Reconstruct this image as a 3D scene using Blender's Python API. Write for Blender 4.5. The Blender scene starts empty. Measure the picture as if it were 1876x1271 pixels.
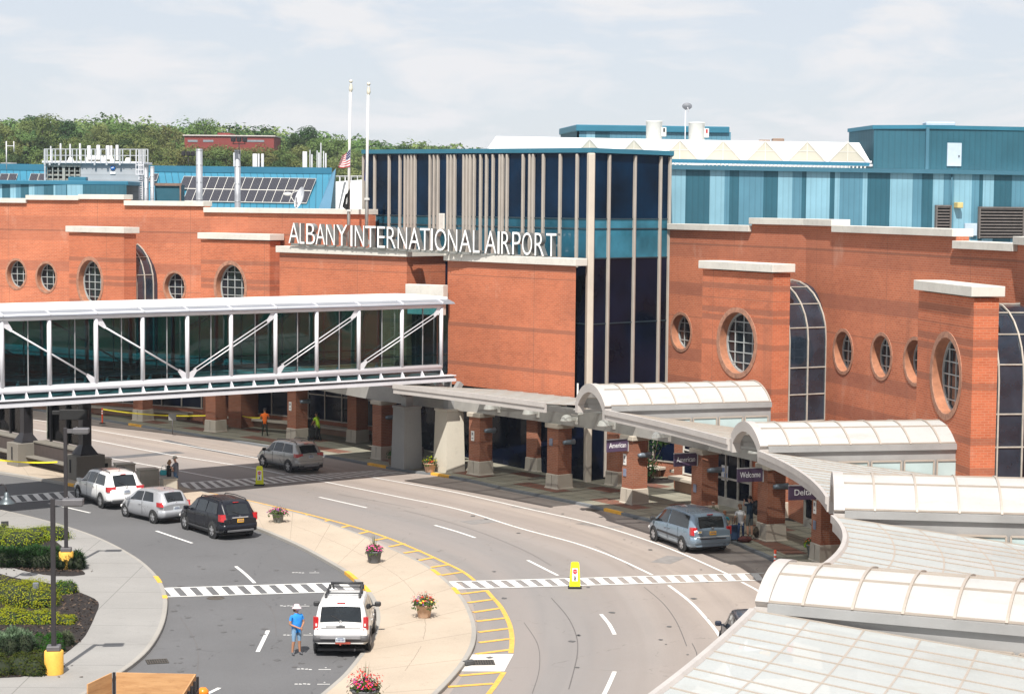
import bpy, bmesh, math, random
from mathutils import Vector, Matrix
from mathutils.geometry import tessellate_polygon
random.seed(7)
V = Vector
R = math.radians
SC = bpy.context.scene
COL = SC.collection
PI = math.pi

# ------------------------------------------------------------------ camera
F, CX, CY = 3648.0, 938.0, 635.5
EYE = V((0, 0, 15.0))
PITCH = math.atan((635.5 - 374.0) / F)
CAMROT = Matrix.Rotation(PI / 2 - PITCH, 3, 'X') @ Matrix.Rotation(0.009, 3, 'Z')
def ray(px, py):
    return CAMROT @ V(((px - CX) / F, -(py - CY) / F, -1.0))
def G(px, py, h=0.0):
    "point at height h seen at photo pixel px, py"
    d = ray(px, py); t = (h - EYE.z) / d.z
    return EYE + d * t
def AY(px, py, y):
    d = ray(px, py); return EYE + d * (y / d.y)
def onwall(px, py, A, B):
    "point of the upright plane through A, B seen at photo pixel"
    A = V(A).to_3d(); B = V(B).to_3d()
    t = (B - A); n = V((-t.y, t.x, 0)); d = ray(px, py)
    return EYE + d * ((A - EYE).dot(n) / d.dot(n))

cam = bpy.data.cameras.new('camera'); camo = bpy.data.objects.new('camera', cam); COL.objects.link(camo)
cam.lens = 36.0 * F / 1876.0; cam.sensor_width = 36.0; cam.clip_start = 1.0; cam.clip_end = 6000
camo.matrix_world = Matrix.Translation(EYE) @ CAMROT.to_4x4()
SC.camera = camo

# ------------------------------------------------------------------ objects
class MB:
    "collects faces, then links them as ONE mesh object"
    def __init__(s): s.v = []; s.f = []; s.m = []; s.uv = []; s.sm = []
    def face(s, pts, m=0, uv=None, sm=False):
        i = len(s.v); s.v += [V(p).to_3d() for p in pts]
        s.f.append(list(range(i, i + len(pts)))); s.m.append(m); s.uv.append(uv); s.sm.append(sm)
    def grid(s, P, m=0, sm=False, uv=None, closed=False):
        i = len(s.v); n = len(P[0])
        for r in P: s.v += [V(p).to_3d() for p in r]
        for a in range(len(P) - 1):
            for b in range(n if closed else n - 1):
                c = (b + 1) % n
                s.f.append([i + a * n + b, i + a * n + c, i + (a + 1) * n + c, i + (a + 1) * n + b]); s.m.append(m); s.sm.append(sm)
                s.uv.append([uv[a][b], uv[a][c], uv[a + 1][c], uv[a + 1][b]] if uv else None)
    def box(s, c, size, rz=0.0, m=0, mat=None):
        c = V(c); x, y, z = [k / 2 for k in size]
        M = mat if mat else Matrix.Rotation(rz, 3, 'Z')
        p = [c + M @ V((sx * x, sy * y, sz * z)) for sz in (-1, 1) for sy in (-1, 1) for sx in (-1, 1)]
        for q in ((0, 2, 3, 1), (4, 5, 7, 6), (0, 1, 5, 4), (2, 6, 7, 3), (0, 4, 6, 2), (1, 3, 7, 5)):
            s.face([p[k] for k in q], m)
    def bbox(s, c, size, bev=.02, rz=0.0, m=0):
        "box with chamfered upright and top edges"
        x, y, z = [k / 2 for k in size]; b = bev
        M = Matrix.Rotation(rz, 3, 'Z'); c = V(c)
        def ring(i, zz):
            return [c + M @ V(q) for q in ((-x + i, -y + b, zz), (-x + b, -y + i, zz), (x - b, -y + i, zz), (x - i, -y + b, zz), (x - i, y - b, zz), (x - b, y - i, zz), (-x + b, y - i, zz), (-x + i, y - b, zz))]
        rs = [ring(b, -z), ring(0, -z + b), ring(0, z - b), ring(b, z)]
        s.grid(rs, m, closed=True); s.face(rs[-1], m); s.face(rs[0][::-1], m)
    def beam(s, a, b, w, h, m=0, up=(0, 0, 1)):
        a = V(a); b = V(b); t = (b - a).normalized(); up = V(up)
        if abs(t.dot(up)) > .98: up = V((1, 0, 0))
        x = t.cross(up).normalized(); y = x.cross(t)
        M = Matrix((x, t, y)).transposed()
        s.box((a + b) / 2, (w, (b - a).length, h), mat=M, m=m)
    def tube(s, pts, r, n=8, m=0, caps=True, sm=True):
        pts = [V(p) for p in pts]; rs = r if isinstance(r, (list, tuple)) else [r] * len(pts)
        P = []; pv = None
        for i, p in enumerate(pts):
            t = (pts[min(i + 1, len(pts) - 1)] - pts[max(i - 1, 0)]).normalized()
            if pv is None:
                u = V((0, 0, 1)) if abs(t.z) < .9 else V((1, 0, 0)); x = t.cross(u).normalized()
            else: x = (pv - t * pv.dot(t)).normalized()
            pv = x; y = t.cross(x)
            P.append([p + (x * math.cos(k * 2 * PI / n) + y * math.sin(k * 2 * PI / n)) * rs[i] for k in range(n)])
        s.grid(P, m, sm, closed=True)
        if caps: s.face(P[0][::-1], m); s.face(P[-1], m)
    def lathe(s, prof, c=(0, 0, 0), n=16, m=0, sm=True, axis='Z'):
        c = V(c); P = []
        for r, z in prof:
            row = []
            for k in range(n):
                a = k * 2 * PI / n; q = V((r * math.cos(a), r * math.sin(a), z))
                if axis == 'Y': q = V((q.x, q.z, -q.y))
                if axis == 'X': q = V((q.z, q.x, q.y))
                row.append(c + q)
            P.append(row)
        s.grid(P, m, sm, closed=True)
    def ball(s, c, r, n=10, m=0):
        r = (r, r, r) if not isinstance(r, (tuple, list)) else r
        P = [[V(c) + V((r[0] * math.sin(a) * math.cos(b), r[1] * math.sin(a) * math.sin(b), r[2] * math.cos(a)))
              for b in [k * 2 * PI / n for k in range(n)]] for a in [.02 + (PI - .04) * j / (n // 2) for j in range(n // 2 + 1)]]
        s.grid(P, m, True, closed=True)
    def poly(s, pts, m=0):
        "flat outline, any shape"
        pts = [V(p).to_3d() for p in pts]
        for t in tessellate_polygon([pts]):
            q = [pts[k] for k in t]
            if (q[1] - q[0]).cross(q[2] - q[0]).z < 0: q = q[::-1]
            s.face(q, m)
    def build(s, name, mats, parent=None, world=False, smooth=False, loc=None):
        me = bpy.data.meshes.new(name)
        if parent is None:
            if loc is None:
                xs = [p.x for p in s.v]; ys = [p.y for p in s.v]; zs = [p.z for p in s.v]
                loc = V(((min(xs) + max(xs)) / 2, (min(ys) + max(ys)) / 2, min(zs)))
            off = V(loc)
        elif world:
            o = parent
            while o.parent: o = o.parent
            off = o.location.copy(); loc = (0, 0, 0)
        else: off = V((0, 0, 0)); loc = (0, 0, 0)
        me.from_pydata([tuple(p - off) for p in s.v], [], s.f)
        if not isinstance(mats, (list, tuple)): mats = [mats]
        for k in mats: me.materials.append(k)
        me.polygons.foreach_set('material_index', s.m)
        me.polygons.foreach_set('use_smooth', [bool(k or smooth) for k in s.sm])
        if any(u is not None for u in s.uv):
            L = me.uv_layers.new(name='UVMap').data
            for p, u in zip(me.polygons, s.uv):
                if u is None: continue
                for k, li in enumerate(p.loop_indices): L[li].uv = u[k]
        if any(s.sm) or smooth:
            bm = bmesh.new(); bm.from_mesh(me); bmesh.ops.remove_doubles(bm, verts=bm.verts, dist=1e-5); bm.to_mesh(me); bm.free()
        me.update()
        o = bpy.data.objects.new(name, me); COL.objects.link(o); o.location = loc
        if parent: o.parent = parent
        return o

def tag(o, label, cat, group=None, kind='thing'):
    o['label'] = label; o['category'] = cat; o['kind'] = kind
    if group: o['group'] = group
    return o
def thing(name, label, cat, loc=(0, 0, 0), rz=0.0, group=None):
    o = bpy.data.objects.new(name, None); COL.objects.link(o); o.empty_display_size = .2
    o.location = loc; o.rotation_euler = (0, 0, rz)
    return tag(o, label, cat, group)
def struct(o, label=None):
    o['kind'] = 'structure'
    if label: o['label'] = label
    return o
def dup(root, loc=None, rz=None, label=None, group=None, parent=None):
    c = root.copy(); COL.objects.link(c)
    if loc is not None: c.location = loc
    if rz is not None: c.rotation_euler = (0, 0, rz)
    if label: c['label'] = label
    if group: c['group'] = group
    if parent: c.parent = parent
    for ch in list(root.children): dup(ch, parent=c)
    return c

# ------------------------------------------------------------------ curves
def smoothline(pts, step=.6):
    "rounded line through pts"
    pts = [V(p).to_3d() for p in pts]; out = []
    for i in range(len(pts) - 1):
        p0 = pts[max(i - 1, 0)]; p1 = pts[i]; p2 = pts[i + 1]; p3 = pts[min(i + 2, len(pts) - 1)]
        n = max(1, int((p2 - p1).length / step))
        for k in range(n):
            t = k / n
            out.append(.5 * ((2 * p1) + (p2 - p0) * t + (2 * p0 - 5 * p1 + 4 * p2 - p3) * t * t + (3 * p1 - p0 - 3 * p2 + p3) * t ** 3))
    out.append(pts[-1]); return out
def gline(px, h=0.0, step=.6): return smoothline([G(a, b, h) for a, b in px], step)
def offset(line, d):
    "line moved d to its left"
    out = []
    for i, p in enumerate(line):
        t = line[min(i + 1, len(line) - 1)] - line[max(i - 1, 0)]; t.z = 0; t.normalize()
        out.append(p + V((-t.y, t.x, 0)) * d)
    return out
def ribbon(mb, line, d0, d1, z, m=0):
    a = offset(line, d0); b = offset(line, d1); u = 0; P = []; U = []
    for i in range(len(line)):
        if i: u += (line[i] - line[i - 1]).length
        P.append([V((a[i].x, a[i].y, z)), V((b[i].x, b[i].y, z))]); U.append([(u, d0), (u, d1)])
    mb.grid([list(r) for r in P], m, uv=U)
def kerb(mb, line, w, z, m=0, z0=0.0):
    "kerbstone along line, body to the left of it for w>0"
    b = offset(line, w)
    P = [[V((p.x, p.y, z0)), V((p.x, p.y, z - .02)), V((p.x, p.y, z)) + (q - p).normalized() * .02, V((q.x, q.y, z)), V((q.x, q.y, z0))] for p, q in zip(line, b)]
    mb.grid(P, m)
def along(line, dist):
    for i in range(len(line) - 1):
        L = (line[i + 1] - line[i]).length
        if dist <= L: return line[i].lerp(line[i + 1], dist / L), (line[i + 1] - line[i]).normalized()
        dist -= L
    return line[-1].copy(), (line[-1] - line[-2]).normalized()

# ------------------------------------------------------------------ materials
class N:
    def __init__(s, name):
        s.m = bpy.data.materials.new(name); s.m.use_nodes = True; s.t = s.m.node_tree
        s.b = s.t.nodes['Principled BSDF']; s.out = s.t.nodes['Material Output']
    def n(s, typ, **kw):
        x = s.t.nodes.new('ShaderNode' + typ)
        for k, v in kw.items(): setattr(x, k, v)
        return x
    def l(s, a, b): s.t.links.new(a, b)
    def math(s, op, a, b=None, c=None):
        x = s.n('Math', operation=op)
        for i, q in enumerate((a, b, c)):
            if q is None: continue
            if isinstance(q, (int, float)): x.inputs[i].default_value = q
            else: s.l(q, x.inputs[i])
        return x.outputs[0]
    def noise(s, scale, detail=4, vec=None, rough=.55, sc=(1, 1, 1)):
        x = s.n('TexNoise'); x.inputs['Scale'].default_value = scale; x.inputs['Detail'].default_value = detail; x.inputs['Roughness'].default_value = rough
        v = vec if vec else s.geo()
        if sc != (1, 1, 1):
            mp = s.n('Mapping'); mp.inputs['Scale'].default_value = sc; s.l(v, mp.inputs[0]); v = mp.outputs[0]
        s.l(v, x.inputs['Vector']); return x.outputs[0]
    def geo(s): return s.n('NewGeometry').outputs['Position']
    def obj(s): return s.n('TexCoord').outputs['Object']
    def uv(s): return s.n('TexCoord').outputs['UV']
    def mix(s, f, a, b, mode='MIX'):
        x = s.n('Mix', data_type='RGBA', blend_type=mode)
        for i, q in ((0, f), (6, a), (7, b)):
            if isinstance(q, (int, float)): x.inputs[i].default_value = q
            elif isinstance(q, tuple): x.inputs[i].default_value = (*q[:3], 1)
            else: s.l(q, x.inputs[i])
        return x.outputs[2]
    def ramp(s, v, stops, interp='LINEAR'):
        x = s.n('ValToRGB'); r = x.color_ramp; r.interpolation = interp
        while len(r.elements) < len(stops): r.elements.new(.5)
        for e, (p, c) in zip(r.elements, stops):
            e.position = p; e.color = (*c, 1) if isinstance(c, tuple) else (c, c, c, 1)
        s.l(v, x.inputs[0]); return x.outputs[0]
    def rng(s, v, a, b, c, d):
        x = s.n('MapRange'); 
        for i, q in enumerate((a, b, c, d)): x.inputs[i + 1].default_value = q
        s.l(v, x.inputs[0]); return x.outputs[0]
    def bump(s, h, strength=.3, dist=.02):
        x = s.n('Bump'); x.inputs['Strength'].default_value = strength; x.inputs['Distance'].default_value = dist
        s.l(h, x.inputs['Height']); s.l(x.outputs[0], s.b.inputs['Normal'])
    def set(s, col=None, rough=None, metal=None, spec=None, coat=None):
        b = s.b.inputs
        for k, q in (('Base Color', col), ('Roughness', rough), ('Metallic', metal), ('Specular IOR Level', spec), ('Coat Weight', coat)):
            if q is None: continue
            if isinstance(q, (int, float)): b[k].default_value = q
            elif isinstance(q, tuple): b[k].default_value = (*q[:3], 1)
            else: s.l(q, b[k])
        return s.m
MATS = {}
def M(name, col, rough=.6, metal=0.0, var=.15, scale=3.0, spec=.5, coat=0.0, bump=0.0, local=True, dirt=0.0):
    "plain surface with a mottled colour"
    if name in MATS: return MATS[name]
    k = N(name); c = V(col)
    vec = k.obj() if local else k.geo()
    nz = k.noise(scale, 5, vec)
    cc = k.ramp(nz, [(.3, tuple(c * (1 - var))), (.7, tuple(min(1, q) for q in c * (1 + var)))])
    if dirt:
        d = k.noise(scale * 5, 6, vec, .7); cc = k.mix(k.math('MULTIPLY', k.rng(d, .5, .75, 0, 1), dirt), cc, tuple(c * .35))
    k.set(cc, k.rng(nz, 0, 1, max(0, rough - .06), min(1, rough + .06)), metal, spec, coat)
    if bump: k.bump(k.noise(scale * 14, 3, vec), bump)
    MATS[name] = k.m; return k.m
# ------------------------------------------------------------------ shared surfaces
def asphalt(name, base, streak, crackscale=.25):
    k = N(name); p = k.geo(); c = V(base)
    n1 = k.noise(.25, 5, p); n2 = k.noise(30, 3, p, .8); n3 = k.noise(2.2, 6, p, .65)
    col = k.ramp(n1, [(.3, tuple(c * .88)), (.7, tuple(c * 1.1))])
    col = k.mix(.32, col, k.ramp(n2, [(.3, tuple(c * .45)), (.7, tuple(c * 1.7))]))
    if streak:
        u = k.uv(); s = k.noise(1, 4, u, .5, (.05, 1.3, 1))
        col = k.mix(k.rng(s, .42, .62, 0, .55), col, tuple(c * .72))
        sw = k.n('SeparateXYZ'); k.l(u, sw.inputs[0]); gl = k.rng(k.math('ADD', sw.outputs[1], k.math('MULTIPLY', s, 2.5)), -4.0, -8.0, 0, .75); col = k.mix(gl, col, (.205, .198, .196))
        tr = k.math('PINGPONG', k.math('ADD', sw.outputs[1], 40.4), 1.75); tk = k.math('MULTIPLY', k.rng(tr, .55, 1.2, .5, 0), k.rng(n3, .35, .65, .1, 1)); col = k.mix(k.math('MULTIPLY', tk, .45), col, tuple(c * .66))
        s2 = k.noise(1, 3, u, .5, (.02, .45, 1))
        col = k.mix(k.rng(s2, .45, .6, 0, .5), col, tuple(V((c.x * .82, c.y * .84, c.z * .88))))
    st = k.noise(.5, 6, p, .72)
    col = k.mix(k.rng(st, .62, .72, 0, .35), col, tuple(c * .55))
    vo = k.n('TexVoronoi', feature='DISTANCE_TO_EDGE'); vo.inputs['Scale'].default_value = crackscale
    mp = k.n('Mapping'); k.l(p, mp.inputs[0])
    ad = k.n('VectorMath', operation='ADD'); nc = k.n('TexNoise'); nc.inputs['Scale'].default_value = .8; k.l(p, nc.inputs['Vector'])
    k.l(p, ad.inputs[0]); k.l(nc.outputs['Color'], ad.inputs[1]); k.l(ad.outputs[0], vo.inputs['Vector'])
    crack = k.math('MULTIPLY', k.rng(vo.outputs[0], .0, .006, .55, 0), k.rng(n3, .5, .56, 0, 1))
    col = k.mix(crack, col, tuple(c * .25))
    k.set(col, .85, 0, .25); k.bump(n2, .25, .01); return k.m
def concrete(name, base, joint=0, uvj=False, jw=.02):
    k = N(name); p = k.geo(); c = V(base)
    n1 = k.noise(.35, 5, p); n2 = k.noise(18, 4, p, .75); n3 = k.noise(1.7, 6, p, .7)
    col = k.ramp(n1, [(.3, tuple(c * .9)), (.7, tuple(c * 1.08))])
    col = k.mix(.15, col, k.ramp(n2, [(.3, tuple(c * .6)), (.7, tuple(c * 1.4))]))
    col = k.mix(k.rng(n3, .56, .72, 0, .35), col, tuple(c * .66))
    if joint:
        sx = k.n('SeparateXYZ'); k.l(k.uv() if uvj else p, sx.inputs[0])
        f = None
        for ax in ((0,) if uvj else (0, 1)):
            g = k.math('LESS_THAN', k.math('PINGPONG', sx.outputs[ax], joint / 2), jw)
            f = g if f is None else k.math('MAXIMUM', f, g)
        if uvj:
            g = k.math('LESS_THAN', k.math('ABSOLUTE', k.math('SUBTRACT', k.math('ADD', sx.outputs[1], k.math('MULTIPLY', k.math('SUBTRACT', n3, .5), .05)), .52)), .0035)
            f = k.math('MAXIMUM', f, k.math('MULTIPLY', g, k.math('GREATER_THAN', n1, .45)))
        col = k.mix(k.math('MULTIPLY', f, .6), col, tuple(c * .4))
    k.set(col, .88, 0, .25); k.bump(n2, .15, .01); return k.m
mat_road = asphalt('weathered_asphalt', (.335, .285, .25), True)
mat_inner = asphalt('grey_asphalt', (.125, .124, .126), False, .18)
mat_island = concrete('warm_concrete', (.44, .365, .285), 3.2, True, .02)
mat_walk = concrete('grey_concrete', (.285, .275, .26), 3.0, False, .018)
mat_kerb = concrete('granite_kerb', (.33, .31, .28))
mat_kerbdark = concrete('dark_granite', (.17, .18, .19))
mat_white = M('white_road_paint', (.72, .71, .68), .7, var=.08, scale=2.5, local=False, dirt=.6)
mat_yellow = M('yellow_road_paint', (.72, .40, .075), .7, var=.15, scale=2.5, local=False, dirt=.6)
mat_kyellow = M('kerb_yellow', (.80, .42, .05), .7, var=.12, scale=2, local=False, dirt=.4)
def paver():
    k = N('plaza_paving'); u = k.uv(); sx = k.n('SeparateXYZ'); k.l(u, sx.inputs[0]); U, W = sx.outputs[0], sx.outputs[1]
    p = k.geo(); n1 = k.noise(.8, 5, p); n2 = k.noise(14, 4, p, .7)
    conc = k.ramp(n1, [(.3, (.235, .225, .175)), (.7, (.32, .305, .24))])
    bt = k.n('TexBrick'); bt.inputs['Scale'].default_value = 1; bt.inputs['Brick Width'].default_value = .4; bt.inputs['Row Height'].default_value = .2; bt.inputs['Mortar Size'].default_value = .02
    bt.inputs['Color1'].default_value = (.25, .09, .055, 1); bt.inputs['Color2'].default_value = (.19, .075, .05, 1); bt.inputs['Mortar'].default_value = (.12, .09, .07, 1)
    k.l(u, bt.inputs['Vector'])
    # red brick strip beside the piers, broken by concrete squares
    a = k.math('COMPARE', W, 1.75, .55)
    per = k.math('MODULO', k.math('ADD', U, 200), 6.6)
    b = k.math('COMPARE', per, 3.2, 1.9)
    a2 = k.math('COMPARE', k.math('MODULO', k.math('ADD', W, .2), 3.1), 1.2, .55)
    far = k.math('GREATER_THAN', W, 2.6)
    b2 = k.math('COMPARE', per, 5.6, 1.0)
    f = k.math('MAXIMUM', k.math('MULTIPLY', a, b), k.math('MULTIPLY', k.math('MULTIPLY', a2, b2), far))
    col = k.mix(f, conc, bt.outputs[0])
    j1 = k.math('LESS_THAN', k.math('PINGPONG', U, .6), .028); j2 = k.math('LESS_THAN', k.math('PINGPONG', W, .6), .028)
    col = k.mix(k.math('MULTIPLY', k.math('MAXIMUM', j1, j2), .75), col, (.06, .065, .06))  # paver joints; their dark lines also stand in for canopy rib shadows
    col = k.mix(k.rng(n2, .35, .75, 0, .35), col, (.12, .11, .09))
    k.set(col, .85, 0, .3); k.bump(n2, .2, .01); return k.m
mat_paver = paver()
mat_mulch = M('mulch', (.020, .014, .012), .95, var=.85, scale=16, local=False, bump=1.0, dirt=.6)
mat_grass = M('field_grass', (.09, .12, .04), .95, var=.3, scale=.05, local=False)

# ------------------------------------------------------------------ kerb lines, read off the photograph on the ground plane
TK = [G(*q) for q in ((-70, 735), (0, 744), (72, 753.5), (163, 767), (235, 779), (318, 792), (491, 820), (598, 838), (673, 852), (754, 866.5), (789, 870), (860, 883), (925, 898), (998, 912.5), (1074, 928), (1106, 936), (1202, 959), (1332, 993), (1364, 1006), (1412, 1027))]
TK += [V(q) for q in ((11.7, 79.5, 0), (12.3, 74, 0), (12.5, 68, 0), (12.1, 61, 0), (10.6, 53, 0), (8, 45, 0), (4, 37, 0))]
TK = smoothline(TK, .8)
TKS = TK
for _ in range(60): TKS = [TKS[0]] + [(TKS[i - 1] + TKS[i] * 2 + TKS[i + 1]) / 4 for i in range(1, len(TKS) - 1)] + [TKS[-1]]
IL = gline(((-90, 858), (0, 869), (63, 879), (135, 892), (230, 906), (300, 920), (370, 940), (430, 957), (466, 970), (504, 985), (546, 1004), (582, 1023), (610, 1039), (631, 1052), (649, 1067), (667, 1084), (681, 1105), (688, 1130), (687, 1150), (681, 1171), (667, 1193), (649, 1217), (628, 1242), (600, 1267), (560, 1300), (500, 1345)))
IR = gline(((-90, 795), (0, 814), (100, 838), (200, 861), (300, 886), (345, 898), (400, 911), (460, 923), (546, 944), (589, 957), (624, 970), (660, 983), (695, 999), (734, 1016), (766, 1031), (795, 1048), (816, 1065), (834, 1082), (855, 1108), (869, 1140), (873, 1164), (869, 1189), (858, 1211), (841, 1235), (816, 1263), (780, 1298), (730, 1345)))
LK = gline(((-90, 924), (0, 938), (96, 961), (180, 989), (250, 1026), (289, 1061), (304, 1090), (307, 1115), (300, 1150), (281, 1186), (255, 1214), (215, 1243), (150, 1282), (50, 1335), (-80, 1390)))

def flat(name, pts, z, mat):
    mb = MB(); mb.poly([V((p[0], p[1], z)) for p in pts]); return struct(mb.build(name, mat, loc=(0, 0, 0)))
gm = MB(); gm.grid([[V((x, y, -.06)) for x in (-2500, -600, -150, -40, 40, 150, 600, 2500)] for y in (-60, 30, 165, 260, 500, 900, 2500, 4500)])
struct(gm.build('ground', mat_grass, loc=(0, 0, 0)))
flat('roadway', [(-75, 22), (45, 22), (45, 175), (-75, 175)], 0.0, mat_road)
rb = MB(); ribbon(rb, TKS, 0.3, -13.5, .004); road = struct(rb.build('terminal_road', mat_road, loc=(0, 0, 0)))
inner = struct((lambda mb: (mb.poly([V((p.x, p.y, .008)) for p in LK + IL[::-1]]), mb.build('inner_road', mat_inner, loc=(0, 0, 0)))[1])(MB()))

# pavements
sb = MB(); ribbon(sb, TK, .16, .9, .14); ribbon(sb, [p for p in offset(TKS, .0)], .6, 16.0, .137); side = struct(sb.build('terminal_pavement', mat_paver, loc=(0, 0, 0)))
kb = MB(); kerb(kb, TK, .17, .143); struct(kb.build('terminal_kerb', mat_kerbdark, loc=(0, 0, 0)))
def resample(line, n):
    L = sum((line[i + 1] - line[i]).length for i in range(len(line) - 1)); return [along(line, L * k / (n - 1) * .99999)[0] for k in range(n)], L
n = 150; a, La = resample(offset(IL, .15), n); b, Lb = resample(offset(IR, -.15), n)
ib = MB(); P = []; U = []
for i in range(n):
    P.append([V((a[i].x, a[i].y, .14)).lerp(V((b[i].x, b[i].y, .14)), t) for t in (0, .25, .5, .75, 1)]); U.append([(La * i / n, t) for t in (0, .25, .5, .75, 1)])
ib.grid(P, uv=U); struct(ib.build('island_pavement', mat_island, loc=(0, 0, 0)))
kb = MB(); kerb(kb, IL, .17, .143); kerb(kb, IR, -.17, .143); struct(kb.build('island_kerb', mat_kerb, loc=(0, 0, 0)))
lw = MB(); lw.poly([V((p.x, p.y, .14)) for p in offset(LK, -.15)] + [V((-75, 40, .14)), V((-75, 110, .14))]); struct(lw.build('garden_pavement', mat_walk, loc=(0, 0, 0)))
kb = MB(); kerb(kb, LK, -.17, .143); struct(kb.build('garden_kerb', mat_kerb, loc=(0, 0, 0)))
bed1 = [G(*q, .146) for q in ((-80, 1025), (0, 1034), (57, 1048), (104, 1054.5), (155, 1052), (140, 1035), (118, 1005), (91, 985), (45, 972), (-80, 955))]
bed2 = [G(*q, .146) for q in ((-80, 1244), (0, 1241), (39, 1239), (65, 1233), (117, 1198), (140, 1180), (156, 1164), (174, 1128), (180, 1102), (150, 1086), (100, 1070), (40, 1060), (-80, 1048))]
for bd in (bed1, bed2):
    mb = MB(); mb.poly(smoothline(bd + bd[:1], .5)); struct(mb.build('mulch_bed', mat_mulch, loc=(0, 0, 0)))

# ------------------------------------------------------------------ road markings (parts of the roads)
ZM = .0125
def mark(mb, name, mat, par=None):
    o = mb.build(name, mat, par or road, world=True); return o
def line(px, w=.13, name='lane_line', mat=None, z=ZM, par=None):
    mb = MB(); ribbon(mb, gline(px, 0), -w / 2, w / 2, z); return mark(mb, name, mat or mat_white, par)
line(((-60, 748), (0, 759), (108, 776), (163, 786), (300, 809), (400, 826), (476, 840), (585, 858)))
line(((676, 873), (770, 890), (840, 903), (959, 930), (1074, 956), (1160, 981), (1240, 1010), (1332, 1051)))
line(((1359, 1066), (1395, 1086), (1420, 1110)))
line(((-60, 766), (0, 778), (69, 788), (154, 803), (300, 831), (400, 847), (467, 858), (521, 869)))
line(((583, 880), (718, 907.5), (840, 933), (951, 967), (1053, 994.5), (1124, 1020), (1195, 1053)))
line(((1225, 1072), (1263, 1101), (1292, 1131), (1315, 1160), (1330, 1190), (1335, 1225), (1325, 1265)))
line(((-60, 788), (0, 802), (69, 817), (148, 830), (300, 857), (415, 879)))
for px in (((585, 910.5), (672, 930)), ((796.5, 962), (835, 973), (871, 985)), ((966.6, 1026), (1022, 1054)), ((1101, 1125), (1116, 1143), (1126, 1162)), ((1126, 1230), (1107, 1271), (1085, 1305))):
    line(px, .14, 'lane_dash')
for px in (((89, 922), (165, 939.5)), ((286, 972.5), (352, 995)), ((432, 1037.5), (450, 1052), (466.5, 1068)), ((491, 1155), (472, 1194)), ((402, 1260), (384, 1269), (350, 1282))):
    line(px, .14, 'lane_dash', par=inner, z=.0165)
yl = [(355, 898), (400, 906), (451, 916), (504, 928), (564, 942), (639, 962), (710, 985), (766, 1008), (812, 1029), (848, 1047), (869, 1063)]
line(yl, .15, 'yellow_line', mat_yellow)
line(((891, 1081), (905, 1097), (918, 1112), (933, 1142), (938, 1169), (936, 1196)), .17, 'yellow_line', mat_yellow)
line(((923, 1231), (910, 1251), (895, 1271), (870, 1300)), .17, 'yellow_line', mat_yellow)
for q in (((351, 905), (366, 900)), ((392, 914), (409, 908)), ((470, 926), (486, 923)), ((550, 946), (566, 942)), ((587, 956.5), (605, 952)), ((621, 967), (642, 962.5)), ((655, 978), (678, 973)), ((686, 989.5), (711, 985)), ((713, 1001.5), (741, 995.5)), ((740, 1013), (770, 1008)), ((764.5, 1027), (795, 1021)), ((784, 1040), (823, 1034)), ((805, 1054), (846, 1048)),
          ((844, 1088), (890, 1082)), ((857, 1104), (905, 1097.5)), ((867, 1121.5), (917, 1114)), ((873, 1138), (926, 1132)), ((876.5, 1158), (932.5, 1151)), ((877.5, 1177), (934, 1170)), ((872, 1198), (934, 1190)), ((842, 1237.5), (918, 1231)), ((820, 1258), (904, 1252))):
    mb = MB(); ribbon(mb, [G(*q[0]), G(*q[1])], -.11, .11, ZM + .004); mark(mb, 'yellow_tick', mat_yellow)
def crosswalk(t0, t1, b0, b1, n, slant, frac, par, z, edge=.13):
    "ladder crossing between a far line and a near line"
    A, B, C, D = G(*t0), G(*t1), G(*b0), G(*b1); mb = MB()
    up = lambda p: V((p.x, p.y, z))
    ribbon(mb, [A, B], -edge / 2, edge / 2, z); ribbon(mb, [C, D], -edge / 2, edge / 2, z)
    e0 = (C - A).normalized() * edge / 2; e1 = e0
    for k in range(n):
        u0, u1 = k / n, (k + frac) / n; s = slant / n
        f0, f1 = min(1, max(0, u0 + s)), min(1, max(0, u1 + s))
        if f1 - f0 < .2 / n: continue
        mb.face([up(C.lerp(D, f0) - e0), up(C.lerp(D, f1) - e0), up(A.lerp(B, u1) + e0), up(A.lerp(B, u0) + e0)])
    return mark(mb, 'crosswalk', mat_white, par)
crosswalk((819, 1066), (1400, 1050), (826, 1079.5), (1400, 1062.5), 22, .45, .55, road, .0205)
crosswalk((301, 1077.5), (646, 1067), (304, 1093.5), (655, 1083), 12, .35, .55, inner, .0205)
crosswalk((331, 885), (700, 861.5), (333, 898.5), (745, 867), 24, .5, .5, road, .0205)
crosswalk((-40, 913), (136, 899.5), (-40, 926), (138, 912), 9, .5, .5, inner, .0205)
# yellow kerb ends beside the crossings
def kerbpaint(line_, px0, px1, side):
    mb = MB(); a = G(*px0); b = G(*px1)
    i0 = min(range(len(line_)), key=lambda i: (line_[i] - a).length); i1 = min(range(len(line_)), key=lambda i: (line_[i] - b).length)
    seg = line_[min(i0, i1):max(i0, i1) + 1]
    if len(seg) < 2: seg = line_[i0:i0 + 3]
    o1 = offset(seg, -.004 * side); o2 = offset(seg, .18 * side)
    mb.grid([[V((p.x, p.y, .01)), V((p.x, p.y, .147)), V((q.x, q.y, .147))] for p, q in zip(o1, o2)])
    struct(mb.build('kerb_paint', mat_kyellow, loc=(0, 0, 0)))
kerbpaint(LK, (287, 1059), (298, 1076), -1); kerbpaint(LK, (305, 1094), (307, 1101), -1)
kerbpaint(IL, (631, 1052), (650, 1068), 1); kerbpaint(IL, (660, 1078), (674, 1094), 1)
kerbpaint(IR, (795, 1048), (812, 1062), -1); kerbpaint(IR, (836, 1084), (842, 1091), -1)
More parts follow.
